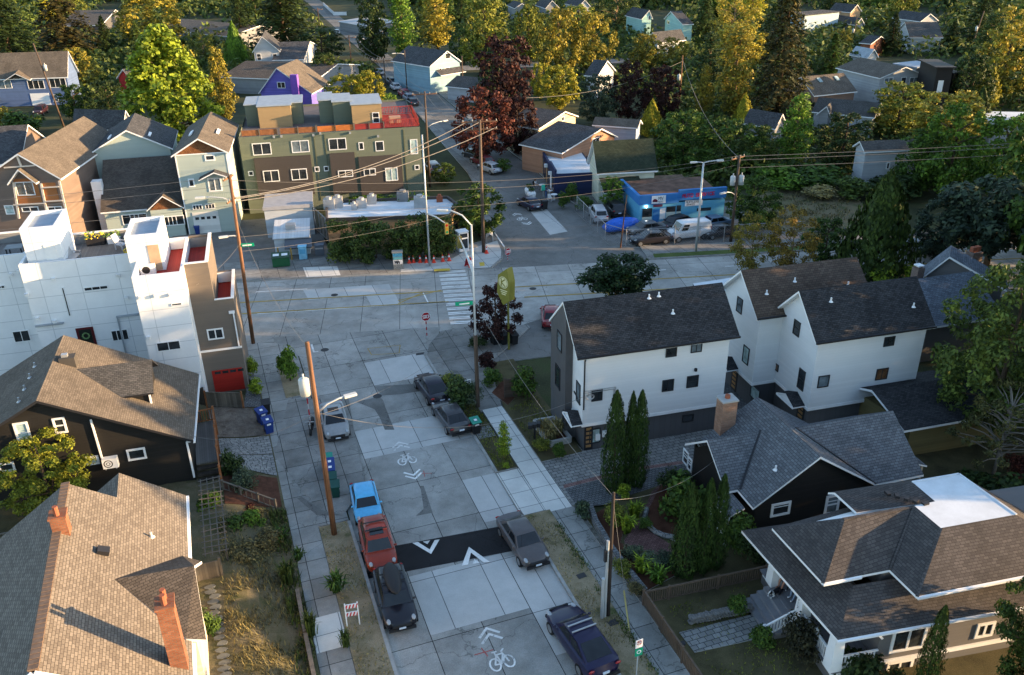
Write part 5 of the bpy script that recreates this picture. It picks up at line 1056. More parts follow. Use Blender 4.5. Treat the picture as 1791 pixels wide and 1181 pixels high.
def dog(p, rz, label):
    M = Matrix.Translation(Vector(p)) @ Matrix.Rotation(R_(rz), 4, 'Z'); V = lambda x, y, z: M @ Vector((x, y, z)); B = {}; Rr = {}
    def J(n, v, par, r): B[n] = (V(*v), par); Rr[n] = r
    J('chest', (0, -.18, .17), None, (.12, .13)); J('belly', (0, .08, .15), 'chest', (.11, .1)); J('rump', (0, .32, .15), 'belly', (.12, .11)); J('tail', (.08, .5, .07), 'rump', .035); J('tail2', (.2, .62, .04), 'tail', .03)
    J('neck', (0, -.32, .27), 'chest', .08); J('head', (0, -.43, .34), 'neck', .085); J('muzzle', (0, -.55, .31), 'head', .045); J('nose', (0, -.6, .3), 'muzzle', .032)
    for sx in (-1, 1): J('ear%d' % sx, (sx*.09, -.4, .44), 'head', .025); J('fe%d' % sx, (sx*.1, -.2, .08), 'chest', .05); J('fp%d' % sx, (sx*.09, -.48, .04), 'fe%d' % sx, .035); J('hk%d' % sx, (sx*.14, .18, .08), 'rump', .07); J('hp%d' % sx, (sx*.17, .05, .04), 'hk%d' % sx, .035)
    o = figure('dog', label, 'dog', B, Rr, [CLO['black'], CLO['white']])
    for f in o.data.polygons:
        c = M.inverted() @ f.center; f.material_index = 1 if (c.y < -.22 and c.y > -.36) or (abs(c.x) < .03 and c.y < -.35) or (c.y < -.4 and c.z < .12) or c.y > .55 else 0
q = at(1352, 1043, 1.02); dog((q.x+.2, q.y+.1, 1.02), -75, 'black and white dog lying on the porch boards at the top of the steps')
# ---------------------------------------------------------------- middle distance: flats, diner, corner shops, craftsman houses
def boxes(root, f, name, m, *bs):
    mb = MB(f)
    for b in bs: mb.box(*b, 0, 'b')
    return mb.obj(name, m, root)
OLIVE = mat_lines('olive_siding', (.125, .145, .108), .22, 'v', .8, .08, .04)
OBROWN = mat_lines('dark_brown_siding', (.055, .048, .046), .2, 'v', .7, .08, .03)
FO = Fr(25.1, 101.9, -8.2)
oa = thing('apartment_block', 'olive green three storey apartment block with dark brown bays and roof terraces', 'apartment block', FO(-10.5, 9, 0), -8.2)
wO = Wall(FO, -21.2, 0, 0)
mb = MB(FO); mb.box(-21.2, 0, 0, 18, -.1, 9.25, 0, 'bt'); mb.face([(-21.2, 0, 9.0), (0, 0, 9.0), (0, 18, 9.0), (-21.2, 18, 9.0)], 1); mb.obj('wall', [OLIVE, mat_plain('terrace_floor', (.12, .1, .1), .9)], oa)
def bay(pxs, d=.35):
    q = [wO.hit(*p) for p in pxs]; us = [a[0] for a in q]; zs_ = [a[1] for a in q]; return panel(oa, wO, min(us), max(us), min(zs_), max(zs_), OBROWN, 'brown_bay', d)
bay([(444, 277), (551, 338)]); bay([(576, 268.5), (626, 335)]); bay([(626.5, 274.5), (706, 335)], .34)
wO2 = Wall(FO, -21.2, -.35, 0)
wins(oa, wO, [(458, 260.7, 33, 21, 'v'), (525.4, 256.3, 31, 21, 'v', GLASSM), (590.4, 252, 31, 20.5, 'v'), (631.8, 255.6, 9, 13.5, ''), (664, 255.6, 15, 17.5, ''), (724, 256.7, 13, 26, '', GLASSB), (439, 303.4, 9, 8.5, ''), (554.6, 296, 8.5, 9, ''), (570.7, 295, 8.5, 9, ''), (729.3, 292.8, 8.5, 8.5, '')])
wins(oa, wO2, [(474.6, 308, 28, 20, 'v'), (523.5, 305, 28, 19.5, 'v'), (604.4, 303.8, 26, 12, 'v'), (646.7, 301, 21, 12, 'v'), (685, 304.8, 21.5, 23, 'v', GLASSB)])
I2 = lambda px, py, z: FO.inv(at(px, py, z))
TAN = mat_lines('tan_siding', (.3, .215, .115), .22, 'v', .8, .08, .04)
def pent(px0, px1, pyf, pyb, m, zt=11.7):
    a, b, c = I2(px0, pyf, zt), I2(px1, pyf, zt), I2((px0+px1)/2, pyb, zt); mb = MB(FO); mb.box(a.x, b.x, a.y, max(a.y+1.5, c.y), 9.0, zt-.12, 0, 'bt'); o = mb.obj('penthouse', m, oa)
    mb = MB(FO); mb.box(a.x-.12, b.x+.12, a.y-.12, max(a.y+1.5, c.y)+.1, zt-.12, zt); mb.obj('penthouse_roof', GREYMEM, o); return a, b
pent(449.5, 507, 185.8, 167, TAN); pent(507.5, 527, 179, 166, OLIVE, 11.69); pent(427, 449, 183, 169, OLIVE, 11.68)
pent(556, 580.5, 175, 161, OLIVE, 11.9); pent(581, 613, 177.5, 163, OLIVE, 11.85); a, b = pent(614, 667.5, 182.5, 164.5, TAN)
wP = Wall(FO, a.x, a.y, 0); wins(oa, wP, [(657.5, 206, 12.5, 19, 'h')])
for p0, p1, m in (((420, 223), (483, 218), WOODO), ((488, 219), (551, 214), WOODO), ((553, 213), (617, 210), mat_plain('bright_orange_wood', (.42, .13, .03), .7, var=.2)), ((620, 221), (671, 217), mat_plain('red_rail', (.26, .03, .025), .7))):
    u0, z0 = wO.hit(*p0); u1, z1 = wO.hit(*p1); z = max(9.7, (z0+z1)/2); mb = MB(FO); q0, q1 = wO.p(u0, 9.25, -.15), wO.p(u1, 9.25, -.15)
    mb.box(q0.x, q1.x, .1, .16, 9.3, 9.95); mb.obj('terrace_panel', m, oa)
    for k in range(3): x = q0.x+(q1.x-q0.x)*k/2; mb = MB(FO); mb.box(x-.05, x+.05, .02, .18, 9.2, 10.1); mb.obj('terrace_post', WOODG, oa)
RR = MATS['red_rail']; mb = MB(FO); x0 = I2(668, 222, 9.3).x
mb.face([(x0, .2, 9.27), (-.2, .2, 9.27), (-.2, 8, 9.27), (x0, 8, 9.27)]); mb.obj('red_terrace', REDDECK, oa)
for A, B in (((x0, .1, 9.27), (-.1, .1, 9.27)), ((-.1, .1, 9.27), (-.1, 8, 9.27)), ((-.1, 8, 9.27), (x0, 8, 9.27))): mb = MB(FO); rail_line(mb, A, B, .95, pick=.2, w=.07); mb.obj('red_railing', RR, oa)
mb = MB(FO); mb.box(-3.4, -2.0, 2.5, 3.7, 9.3, 10.0); tag(mb.obj('covered_furniture', mat_plain('tan_cover', (.34, .2, .14), .9)), 'tan covered furniture on the red roof terrace', 'furniture')
for k in range(5): mb = MB(FO); rail_line(mb, (.25+k*.0, 3+k*1.2, 8.2-k*1.2), (.25, 4.2+k*1.2, 7-k*1.2), .8, pick=.4); mb.obj('stair_rail', RR, oa)
mb = MB(FO)
for px in (553.5, 572, 709): u, _ = wO.hit(px, 280); mb.box(wO.p(u, 0).x-.04, wO.p(u, 0).x+.04, -.06, 0, 1, 9)
mb.obj('downspout', mat_plain('olive_metal', (.09, .1, .06)), oa)
for px, py in ((479, 239), (492, 238), (548, 236), (560, 233), (612, 232), (661, 238)): u, z = wO.hit(px, py); mb = MB(FO); mb.cbox(wO.p(u, z, .12), (.25, .24, .25)); mb.obj('wall_lamp', METAL, oa)
# --- corner diner with flat white roof, and its neighbours
di = thing('corner_diner', 'low tan brick diner with flat white roof full of vents behind the corner hedge', 'restaurant', (18, 89, 0))
BRICKY = mat_brick('tan_brick', (.33, .2, .1), (.42, .28, .15), (.2, .15, .1), .24, .09, .012)
P_ = [(11.2, 89.2), (23.7, 85.4), (25.7, 88.2), (25.4, 92.0), (12.2, 95.6)]
mb = MB(); mb.prism(P_, -.1, 3.0, 1, 0); mb.obj('wall', [BRICKY, TPO], di)
mb = MB()
for i in range(5): a, b = P_[i], P_[(i+1) % 5]; mb.bar((*a, 3.15), (*b, 3.15), .22, .34)
a, b = Vector((*P_[1], 0)), Vector((*P_[2], 0)); mb.bar(a+(b-a)*.3+Vector((0, 0, 3.45)), a+(b-a)*.7+Vector((0, 0, 3.45)), .2, .45); mb.obj('parapet', [mat_plain('brown_coping', (.06, .05, .045))], di)
for px, py, w, h, m in ((508, 372, 1.2, 1.1, METAL), (592, 362, 1.0, 1.2, METAL), (633, 362, 1.1, .9, METAL), (651, 355, 1., .9, METAL), (705, 350, 1.3, 1.0, mat_plain('grey_unit', (.16, .17, .18))), (735, 362, 1.3, 1.2, METAL), (769, 352, .7, .6, RUST), (620, 366, .6, .7, METAL)):
    q = at(px, py, 3.05); 
    if not (11.6 < q.x < 25 and 86 < q.y < 95): q.x = min(max(q.x, 12.2), 24.6); q.y = min(max(q.y, 87.2), 94)
    mb = MB(); mb.cbox((q.x, q.y, 3+h/2), (w, w*.8, h), -16); mb.tube([(q.x, q.y, 3+h), (q.x, q.y, 3.25+h)], w*.28, 10); mb.obj('roof_unit', m, di)
q0 = Vector((*P_[1], 0)); q1 = Vector((*P_[2], 0)); fq = Fr(q0.x, q0.y, math.degrees(math.atan2((q1-q0).y, (q1-q0).x))); wq = Wall(fq, 0, 0, 0)
window(di, wq, 1.7, 2.2, .5, .7, '', BLACKF, GLASS, .06); window(di, wq, 1.7, 1.1, 1.2, 1.2, '', BLACKF, GLASS, .08)
ws = thing('white_outbuilding', 'tall white painted outbuilding with flat pale roof left of the diner', 'outbuilding', (7.7, 97, 0), -6); fs = Fr(5.2, 94.6, -8)
boxes(ws, fs, 'wall', mat_lines('white_boards', (.42, .46, .5), .3, 'v', .85, .05), (0, 5.2, 0, 5.2, -.1, 3.4)); boxes(ws, fs, 'roof', mat_plain('grey_roof_sheet', (.3, .31, .34), .7), (-.1, 5.3, -.1, 5.3, 3.4, 3.6), (-.12, 5.32, -.16, -.06, 3.3, 3.7))
mb = MB(fs); mb.bar((5.24, -.1, 3.5), (5.24, -.1, 0), .1, .1); mb.obj('downspout', BLACKF, ws)
ln = thing('lean_to_shed', 'small white lean to shed with ribbed roofing and dark awning by the green skip', 'shed', (7, 90, 0), -8); fl = Fr(5.4, 88.4, -10)
boxes(ln, fl, 'wall', MATS['white_boards'], (0, 3.6, 0, 4.2, -.1, 2.0)); mb = MB(fl); mb.slab([(-.1, -.15, 2.05), (3.7, -.15, 2.05), (3.7, 4.3, 2.7), (-.1, 4.3, 2.7)], .1); mb.obj('roof', [mat_lines('ribbed_roof', (.5, .52, .54), .3, 'u', .6, .1), METAL], ln)
mb = MB(fl); mb.slab([(1.1, -1.3, 1.3), (3.9, -1.3, 1.3), (3.9, -.02, 1.9), (1.1, -.02, 1.9)], .08); mb.obj('awning', [mat_plain('grey_awning', (.09, .1, .12)), BLACKF], ln); boxes(ln, fl, 'vent_box', METAL, (1.2, 2.2, 1.6, 2.4, 2.3, 2.9))
fence('pipe_railing', 'grey metal railing between the white outbuilding and the diner', 'fence', [(10.7, 95, .1), (11.1, 92.5, .1), (11.4, 90, .1)], 2.6, METAL, METAL, 1.5, kind='rail', gap=.5)
# --- pale green house group with garage
GREENS = mat_lines('pale_green_siding', (.34, .4, .37), .2, 'v', .85, .06, .03)
CEDAR = mat_shingle('cedar_shingles', (.16, .065, .03), (.24, .11, .05), .2, .14, (.04, .02, .012))
fg = Fr(-3.0, 99.3, -8); gh = thing('tall_green_house', 'tall pale green house with cedar gable, balcony and white garage door', 'house', fg(2.7, 7, 0), -8)
mb = MB(fg); gable_walls(mb, 0, 5.4, 0, 14, -.1, 9.35, 10.9, 'y'); mb.obj('wall', GREENS, gh)
mb = MB(fg); gable_roof(mb, 0, 5.4, 0, 14, 9.35, 10.9, .4, .35, .16, 'y'); mb.obj('roof', [WARMSH, WHITE], gh)
mb = MB(fg); mb.face([(0, -.02, 9.2), (5.4, -.02, 9.2), (2.7, -.02, 10.7)]); mb.obj('gable_face', CEDAR, gh)
mb = MB(fg); mb.box(0, 5.4, -.04, 0, 9.08, 9.2); mb.box(-.02, .1, -.04, 0, 0, 9.08); mb.box(5.3, 5.42, -.04, 0, 0, 9.08); mb.obj('trim', WHITE, gh)
wg = Wall(fg, 0, 0, 0); wins(gh, wg, [(367, 276, 18, 11, ''), (335, 320, 11, 15, ''), (376, 323, 24, 24, 'v', GLASSM)], t=.14)
u0, z0 = wg.hit(342, 406); u1, _ = wg.hit(387, 404); gd = panel(gh, wg, u0, u1, .1, 2.6, mat_lines('white_garage_boards', (.6, .6, .58), .5, 'v', .85, .04), 'garage_door', .05)
for k in range(4): panel(gd, wg, u0+.25+k*.62, u0+.65+k*.62, 1.75, 2.05, GLASS, 'door_window', .07)
for k in range(2): window(gh, wg, u0+.7+k*1.35, 3.2, 1.05, .6, '2', WHITE, GLASS, .08)
mb = MB(fg); mb.slab([(2.2, -1.4, 6.6), (3.9, -1.4, 7.35), (3.9, 0, 7.35), (2.2, 0, 6.6)], .12); mb.slab([(3.9, -1.4, 7.35), (5.7, -1.4, 6.6), (5.7, 0, 6.6), (3.9, 0, 7.35)], .12); mb.obj('balcony_roof', [CHARSH, WHITE], gh)
mb = MB(fg); mb.box(2.7, 5.4, -1.2, 0, 3.9, 4.05); rail_line(mb, (2.7, -1.15, 4.05), (5.4, -1.15, 4.05), .9, pick=.2); mb.obj('balcony', mat_plain('green_paint', (.25, .31, .28)), gh)
for x in (-1, 1): mb = MB(fg); mb.cbox((2.7+x*1.5, 6, 10.9-1.5*.55+.1), (.35, 2.2, .12), 0, 0, ('Y', x*29)); mb.obj('skylight', WHITE, gh)
fl2 = Fr(-12.2, 108.3, -4); gl = thing('green_gable_house', 'wide pale green house with plain gable rising behind the black low roof', 'house', fl2(4.5, 5, 0), -4)
mb = MB(fl2); gable_walls(mb, 0, 8.6, 0, 9.5, -.1, 8.3, 10.6, 'y'); mb.obj('wall', GREENS, gl); mb = MB(fl2); gable_roof(mb, 0, 8.6, 0, 9.5, 8.3, 10.6, .35, .35, .16, 'y'); mb.obj('roof', [CHARSH, WHITE], gl)
for x in (-1, 1): mb = MB(fl2); mb.cbox((4.3+x*2.2, 1.8, 10.6-2.2*.535+.1), (.3, 1.8, .12), 0, 0, ('Y', x*28)); mb.obj('skylight', WHITE, gl)
fk = Fr(-11.4, 100.9, -6); gk = thing('black_roofed_wing', 'low pale green wing with long black roof and a small cedar front gable', 'house', fk(4, 3, 0), -6)
mb = MB(fk); mb.slab([(-.3, -.3, 3.35), (8.4, -.3, 3.35), (8.4, 6.6, 7.5), (-.3, 6.6, 7.5)], .16); mb.obj('roof', [BROWNSH, WHITE], gk)
boxes(gk, fk, 'wall', GREENS, (0, 8.1, 0, 6.8, -.1, 3.3)); mb = MB(fk); mb.face([(0, 6.8, 3.3), (0, 0, 3.3), (0, 6.8, 7.3)]); mb.obj('gable_face', GREENS, gk)
mb = MB(fk); mb.slab([(4.6, -1.2, 3.4), (6.5, -1.2, 4.9), (6.5, 2.4, 4.9), (4.6, .6, 3.4)], .13); mb.slab([(6.5, -1.2, 4.9), (8.5, -1.2, 3.4), (8.5, .6, 3.4), (6.5, 2.4, 4.9)], .13); mb.obj('porch_roof', [WARMSH, WHITE], gk)
mb = MB(fk); mb.box(4.9, 8.2, -.85, 0, -.1, 3.3); mb.obj('front_bay', GREENS, gk); mb = MB(fk); mb.face([(4.9, -.87, 3.3), (8.2, -.87, 3.3), (6.5, -.87, 4.65)]); mb.obj('bay_gable', CEDAR, gk)
wk = Wall(fk, 4.9, -.85, 0); wins(gk, wk, [(302, 386, 42, 17, '2v')]); wk2 = Wall(fk, 0, 0, 0); wins(gk, wk2, [(236, 383, 45, 18, '2v')])
boxes(gk, fk, 'chimney_box', WHITE, (-1.1, -.1, 2.0, 3.2, -.1, 6.2))
# --- brown and orange craftsman house at the left edge
ORW = mat_lines('orange_boards', (.34, .13, .045), .24, 'v', .8, .12); TAUPE = mat_lines('taupe_boards', (.16, .12, .1), .24, 'v', .8, .08)
ch, fch, wch, (Wc, Dc, uc, zc, hc) = gp('craftsman_house', 'tall craftsman house with orange boarded bays and cream trim at the left edge', (30, 269), (-40, 318), (107, 313), (53, 206), 8.1, TAUPE, WARMSH, [(44, 330, 32, 24, 'v', GLASSB), (17, 367, 16, 16, '', GLASSB), (53, 366, 30, 9, 'v'), (98, 372, 26, 22, 'v')], trim=WHITE, dm=21)
u0, z0 = wch.hit(72, 320); u1, z1 = wch.hit(106, 350)
panel(ch, wch, u0, u1-.1, z1-.2, z0, ORW, 'orange_panel', .04); ua, za = wch.hit(24, 318); ub, zb = wch.hit(76, 355); panel(ch, wch, ua, ub-.1, zb, za+.3, ORW, 'orange_panel', .02)
mb = MB(fch); a = wch.p(ua-.3, za, .9); b = wch.p(ub+.2, za, .9); m_ = (a+b)/2+Vector((0, 0, 1.5)); k_ = Vector((0, 1.0, 0)); mb.slab([a, m_, m_+k_, a+k_], .14); mb.slab([m_, b, b+k_, m_+k_], .14); mb.obj('bay_roof', [WARMSH, WHITE], ch)
for (p, q) in (((24, 358), (80, 355)), ((80, 352), (110, 350)), ((72, 328), (104, 326)), ((24, 318), (34, 382)), ((72, 320), (84, 378)), ((104, 316), (122, 395)), ((8, 293), (62, 289)), ((30, 271), (38, 291))):
    u0, z0 = wch.hit(*p); u1, z1 = wch.hit(*q); mb = MB(fch); mb.bar(wch.p(u0, z0, .1), wch.p(u1, z1, .1), .2, .12); mb.obj('trim', mat_plain('cream_trim', (.6, .52, .44)), ch)
ep('dark_roofed_house', 'house with black roof running behind the orange craftsman house', (-40, 290), (36, 285), (-40, 222), (45, 219), 6.5, 3.2, TAUPE, CHARSH)
# --- corner shops across the junction
fn = Fr(40.7, 96.7, -14); nv = thing('navy_shop', 'single storey navy painted shop with flat white roof beside the far street', 'shop', fn(3, 6, 0), -14)
NAVY = mat_lines('navy_boards', (.018, .025, .07), .2, 'v', .7, .06)
boxes(nv, fn, 'wall', NAVY, (0, 5.6, 0, 12.3, -.1, 2.7)); mb = MB(fn); mb.face([(.2, .2, 2.72), (5.4, .2, 2.72), (5.4, 12.1, 2.72), (.2, 12.1, 2.72)]); mb.obj('roof', TPO, nv)
boxes(nv, fn, 'parapet', NAVY, (0, .25, 0, 4.5, 2.7, 3.5), (0, .25, 4.5, 12.3, 2.7, 3.1), (.25, 5.6, 0, .2, 2.7, 3.0), (.25, 5.6, 12.1, 12.3, 2.7, 3.0))
wn = Wall(fn, 0, 12.3, -90); 
for u, m in ((1.5, BRICKY), (3.6, GLASS), (5.4, BRICKY), (7.2, GLASS), (9.2, WHITE), (10.6, GLASS)): panel(nv, wn, u-.5, u+.5, .1, 2.3, m, 'shopfront', .05)
wins(nv, Wall(fn, 0, 0, 0), [(1000, 328, 11, 9, '')], mat_plain('orange_frame', (.3, .12, .05)))
for u in (6.2, 9.9): mb = MB(fn); mb.cbox(wn.p(u, 2.5, .25), (.4, .4, .4)); mb.obj('lantern', WHITE, nv)
cr, fcr, wcr, _ = ep('cream_house', 'cream clapboard house with steep dark green roof behind the navy shop', (1050, 304), (1125, 300), (1037, 248), (1141, 241), 3.9, 3.3, mat_lines('cream_boards', (.5, .52, .42), .2, 'v', .85, .05), mat_shingle('dark_green_shingles', (.022, .034, .024), (.038, .052, .036), .3, .17, (.01, .013, .01)))
wcl = Wall(fcr, .35, 4.5, -90); wins(cr, wcl, [(1036, 277, 6, 24, 'h'), (1028, 280, 4, 12, '')], BLACKF)
mb = MB(fcr); mb.box(.2, 4.6, -2.2, .3, -.1, 2.2); mb.obj('porch_wall', mat_lines('grey_boards', (.3, .33, .34), .2), cr); mb = MB(fcr); mb.slab([(-.1, -2.5, 2.2), (4.9, -2.5, 2.2), (4.9, .3, 3.3), (-.1, .3, 3.3)], .12); mb.obj('porch_roof', [MATS['dark_green_shingles'], WHITE], cr)
mb = MB(fcr); mb.box(4.9, 10.5, -3.4, 1.0, -.1, 2.4); mb.obj('annex', MATS['grey_boards'], cr); mb = MB(fcr); mb.slab([(4.8, -3.5, 2.45), (10.6, -3.5, 2.45), (10.6, 1, 3.0), (4.8, 1, 3.0)], .1); mb.obj('annex_roof', [mat_plain('mossy_roof', (.1, .07, .05), .95, var=.4), WHITE], cr)
gp('brown_gable_house', 'house with dark roof and orange brown front gable beyond the navy shop', (1052.6, 225), (983, 268), (1081, 239), (1017, 201), 3.6, mat_lines('tan_boards', (.36, .2, .13), .2), CHARSH, [(1042, 245, 12, 8, 'v')])
gp('yellow_gable_house', 'cream house with dark roof and brick chimney beyond the brown gabled house', (989, 195), (942, 226), (1012, 203), (963, 176), 4.0, mat_lines('warm_cream_boards', (.55, .46, .3), .2), CHARSH, [(984, 208, 5, 8, '')])
ep('long_blue_house', 'long low house with blue grey wall and brown roof beside the brown gable', (1040, 219), (1116, 224), (1036, 208), (1100, 213), 3.6, .9, mat_lines('blue_grey_boards', (.28, .34, .42), .2), WARMSH)
# --- blue corner workshop
fb = Fr(45.5, 83.2, -10); bs = thing('blue_workshop', 'bright blue single storey workshop with painted signs behind the fenced car yard', 'workshop', fb(5, 5, 0), -10)
SKYB = mat_lines('sky_blue_blocks', (.1, .36, .56), .22, 'v', .7, .1, .05, .5); DKB = mat_lines('royal_blue_fascia', (.03, .16, .42), .9, 'v', .9, .08)
boxes(bs, fb, 'wall', SKYB, (0, 10.2, 0, 7.5, -.1, 2.35))
mb = MB(fb); mb.box(-.12, 4.6, -.12, .25, 2.35, 3.45); mb.box(4.6, 10.3, -.14, .25, 2.6, 3.8); mb.box(-.12, .25, .25, 7.5, 2.35, 3.3); mb.obj('fascia', DKB, bs)
mb = MB(fb); mb.face([(.25, .25, 2.6), (10.2, .25, 2.6), (10.2, 7.5, 3.0), (.25, 7.5, 3.0)]); mb.obj('roof', mat_plain('rusty_roof', (.1, .06, .045), .95, var=.5, sc=1), bs); mb = MB(fb); mb.face([(.3, .3, 2.66), (2.6, .3, 2.66), (2.2, 2.4, 2.78), (.3, 1.9, 2.75)]); mb.obj('roof_sheet', TPO, bs)
wb = Wall(fb, 0, 0, 0)
for (x0, x1, z0, z1, m, n) in ((.35, 1.5, .9, 1.9, GLASS, 'window'), (1.62, 2.35, .05, 1.7, DKB, 'door'), (2.45, 3.1, .5, 1.8, WHITE, 'window'), (3.2, 4.3, 1.3, 1.95, GLASS, 'window'), (3.2, 4.3, .5, 1.28, mat_plain('pale_panel', (.5, .55, .5)), 'window_panel'), (4.42, 4.95, 1.3, 2.0, GLASS, 'window'), (4.42, 4.95, .5, 1.28, MATS['pale_panel'], 'window_panel'), (.35, 1.5, .3, .88, MATS['pale_panel'], 'window_panel'), (6.9, 8.6, 1.15, 1.5, GLASS, 'window')): panel(bs, wb, x0, x1, z0, z1, m, n, .04)
sg = panel(bs, wb, 1.35, 3.0, 2.45, 3.35, WHITE, 'sign_board', .16)
mb = MB(fb); letters(mb, 'MV', wb.p(2.15, 2.85, .166), (1, 0, 0), (0, 0, 1), .34); letters(mb, 'AUTO', wb.p(2.12, 2.55, .166), (1, 0, 0), (0, 0, 1), .16); mb.obj('sign_lettering', BLACKF, sg)
mb = MB(fb); mb.face([wb.p(1.45, 2.65, .166), wb.p(2.02, 2.6, .166), wb.p(2.05, 2.8, .166), wb.p(1.85, 2.98, .166), wb.p(1.6, 2.98, .166), wb.p(1.45, 2.82, .166)]); mb.obj('sign_picture', mat_plain('sign_maroon', (.12, .01, .03)), sg)
mb = MB(fb); letters(mb, 'AUTO SERVICE', wb.p(5.0, 2.95, .16), (1, 0, .02), (0, 0, 1), .36, th=.24); mb.obj('red_lettering', mat_plain('red_letters', (.4, .01, .05)), bs)
sg = panel(bs, wb, 5.4, 7.5, 1.85, 2.5, WHITE, 'sign_board', .06); mb = MB(fb); letters(mb, 'MUFFLERS', wb.p(5.5, 2.2, .066), (1, 0, 0), (0, 0, 1), .22); letters(mb, 'BRAKES', wb.p(5.6, 1.93, .066), (1, 0, 0), (0, 0, 1), .18); mb.obj('sign_lettering', BLACKF, sg)
panel(bs, wb, 1.6, 2.7, 2.0, 2.28, mat_plain('maroon_sign', (.06, .015, .05)), 'door_sign', .06)
mb = MB(fb); mb.ball(wb.p(.75, 2.15, .15), .1, 8, 6); mb.obj('lit_lamp', mat_emit('lamp_glow', (1, .9, .75), 14), bs)
deck('car_yard', [(40.9, 91), (39.4, 78.4), (41.6, 76.6), (60, 72.4), (66, 84), (50, 92)], -.04, .05, ASPH)
deck('wild_lot', G((1310, 350), (1360, 322), (1420, 315), (1490, 330), (1515, 370), (1490, 398), (1400, 408), (1325, 402)), -.04, .08, mat_ground('wild_grass', [(.3, (.06, .08, .03)), (.5, (.16, .13, .08)), (.7, (.1, .12, .05))], .4, 10))
lf = thing('chain_link_fence', 'chain link fence with steel posts round the yard of parked cars', 'fence', (40, 78, .05)); mesh_m, nt, b_ = base('chain_link', .5, .4, .5); b_.inputs['Base Color'].default_value = (.3, .31, .32, 1)
cp = [Vector((*p, .05)) for p in ((41.0, 90.5), (39.7, 80), (40.9, 77.4), (46, 76), (54, 74.1), (60, 72.6))]
for a, b in zip(cp, cp[1:]):
    mb = MB(); mb.tube([a+Vector((0, 0, 1.8)), b+Vector((0, 0, 1.8))], .035, 5); n = int((b-a).length/.3); H = Vector((0, 0, 1.75))
    for k in range(-5, n+5):
        for sg_ in (0, 1):
            t0, t1 = k/n, (k+6)/n; z0, z1 = 0, 1
            if t0 < 0: z0 = -t0/(t1-t0); t0 = 0
            if t1 > 1: z1 = 1-(t1-1)/((k+6)/n-k/n); t1 = 1
            if t1 <= t0: continue
            p, q = a+(b-a)*t0, a+(b-a)*t1; p = p+H*(z0 if sg_ else 1-z0); q = q+H*(z1 if sg_ else 1-z1); mb.tube([p, q], .006, 3, 0, False)
    mb.obj('mesh_panel', mesh_m, lf)
    for k in range(max(1, round((b-a).length/2.6))): p = a+(b-a)*k/max(1, round((b-a).length/2.6)); q = MB(); q.tube([p, p+Vector((0, 0, 1.9))], .045, 6); q.obj('post', METAL, lf)
# ---------------------------------------------------------------- far houses, each read off the photo and set at its own distance
LB = lambda n, c: mat_lines(n, c, .22, 'v', .88, .06)
WSD, BLS, GRS = LB('far_white', (.36, .38, .4)), LB('far_blue', (.09, .14, .27)), LB('far_grey', (.22, .23, .24))
CHS, GYS, BRS = CHARSH, GREYSH, WARMSH
h, f, w, d = ep('blue_house', 'blue two storey house with white windows and garage at the left edge', (-30, 140), (118, 135), (-30, 93), (117, 90), 5.2, 4.4, BLS, BRS, [(63, 148, 29, 16, '2'), (101, 145, 29, 17, '2'), (97, 172, 10, 13, 'h', GLASSM), (8, 147, 24, 16, 'v', GLASSM)])
u0, z0 = w.hit(57, 183); u1, z1 = w.hit(86, 167); panel(h, w, u0, u1, .05, 2.3, WHITE, 'garage_door', .05)
mb = MB(f); a = w.p(w.hit(10, 138)[0], 5.0, 1.2); b = w.p(w.hit(55, 133)[0], 5.0, 1.2); m_ = (a+b)/2+Vector((0, 0, 1.3)); k = Vector((0, 3, .6)); mb.slab([a, m_, m_+k, a+k], .12); mb.slab([m_, b, b+k, m_+k], .12); mb.obj('porch_roof', [BRS, WHITE], h)
chimney(h, f, f.inv(at(74, 100, 7)).x, d[2]/2+.6, 6.5, 8.9, .8, .8, BRICK)
x_ = f.inv(at(95, 102, 7)).x; mb = MB(f); mb.cbox((x_, d[2]/2-1.2, 7.3), (1.6, 1.2, .15), 0, 0, ('X', 32)); mb.obj('skylight', GLASSB, h)
gp('red_house', 'small red house with black roof between the round tree and the blue house', (214, 121), (203, 137), (228, 140), (175, 105), 3.4, LB('far_red', (.36, .025, .025)), CHS)
gp('grey_gable_house', 'dark grey house with white rake boards behind the tall conifers', (202, 17), (178, 44), (224, 31), (190, 3), 4.5, LB('far_darkgrey', (.09, .09, .09)), GYS, [(206, 47, 6, 8, '')])
ep('brown_roof_house', 'low house with dark brown roof and brick chimney beyond the round tree', (323, 56), (400, 64), (335, 31), (404, 44), 3.4, 1.8, GRS, BRS)
gp('pale_blue_house', 'pale grey blue house with dark gable and two white windows near the far street', (458, 64), (441, 92), (490, 90), (463, 52), 5.5, WSD, CHS, [(453, 100, 8, 12, 'h'), (481, 100, 8, 12, 'h')])
ep('pale_blue_house_wing', 'dark roofed wing attached right of the pale grey blue house', (492, 105), (532, 104), (488, 74), (525, 72), 4, 2.4, WSD, CHS)
ep('brown_flat_house', 'low house with brown shingle roof behind the purple house', (420, 136), (552, 141), (420, 109), (545, 107), 3.2, 1.7, GRS, BROWNSH)
h, f, w, d = gp('purple_house', 'bright purple house with orange lit roof and purple chimney', (483, 119), (452, 163), (546, 164), (475, 103), 3.6, LB('far_purple', (.13, .11, .42)), BRS, [(492, 149, 14, 11, 'v')], trim=WHITE)
x_ = w.hit(515, 150)[0]; mb = MB(f); mb.box(x_, x_+1.3, -.5, .3, 0, w.hit(515, 130)[1]); mb.obj('chimney', mat_plain('purple_stone', (.2, .08, .42)), h)
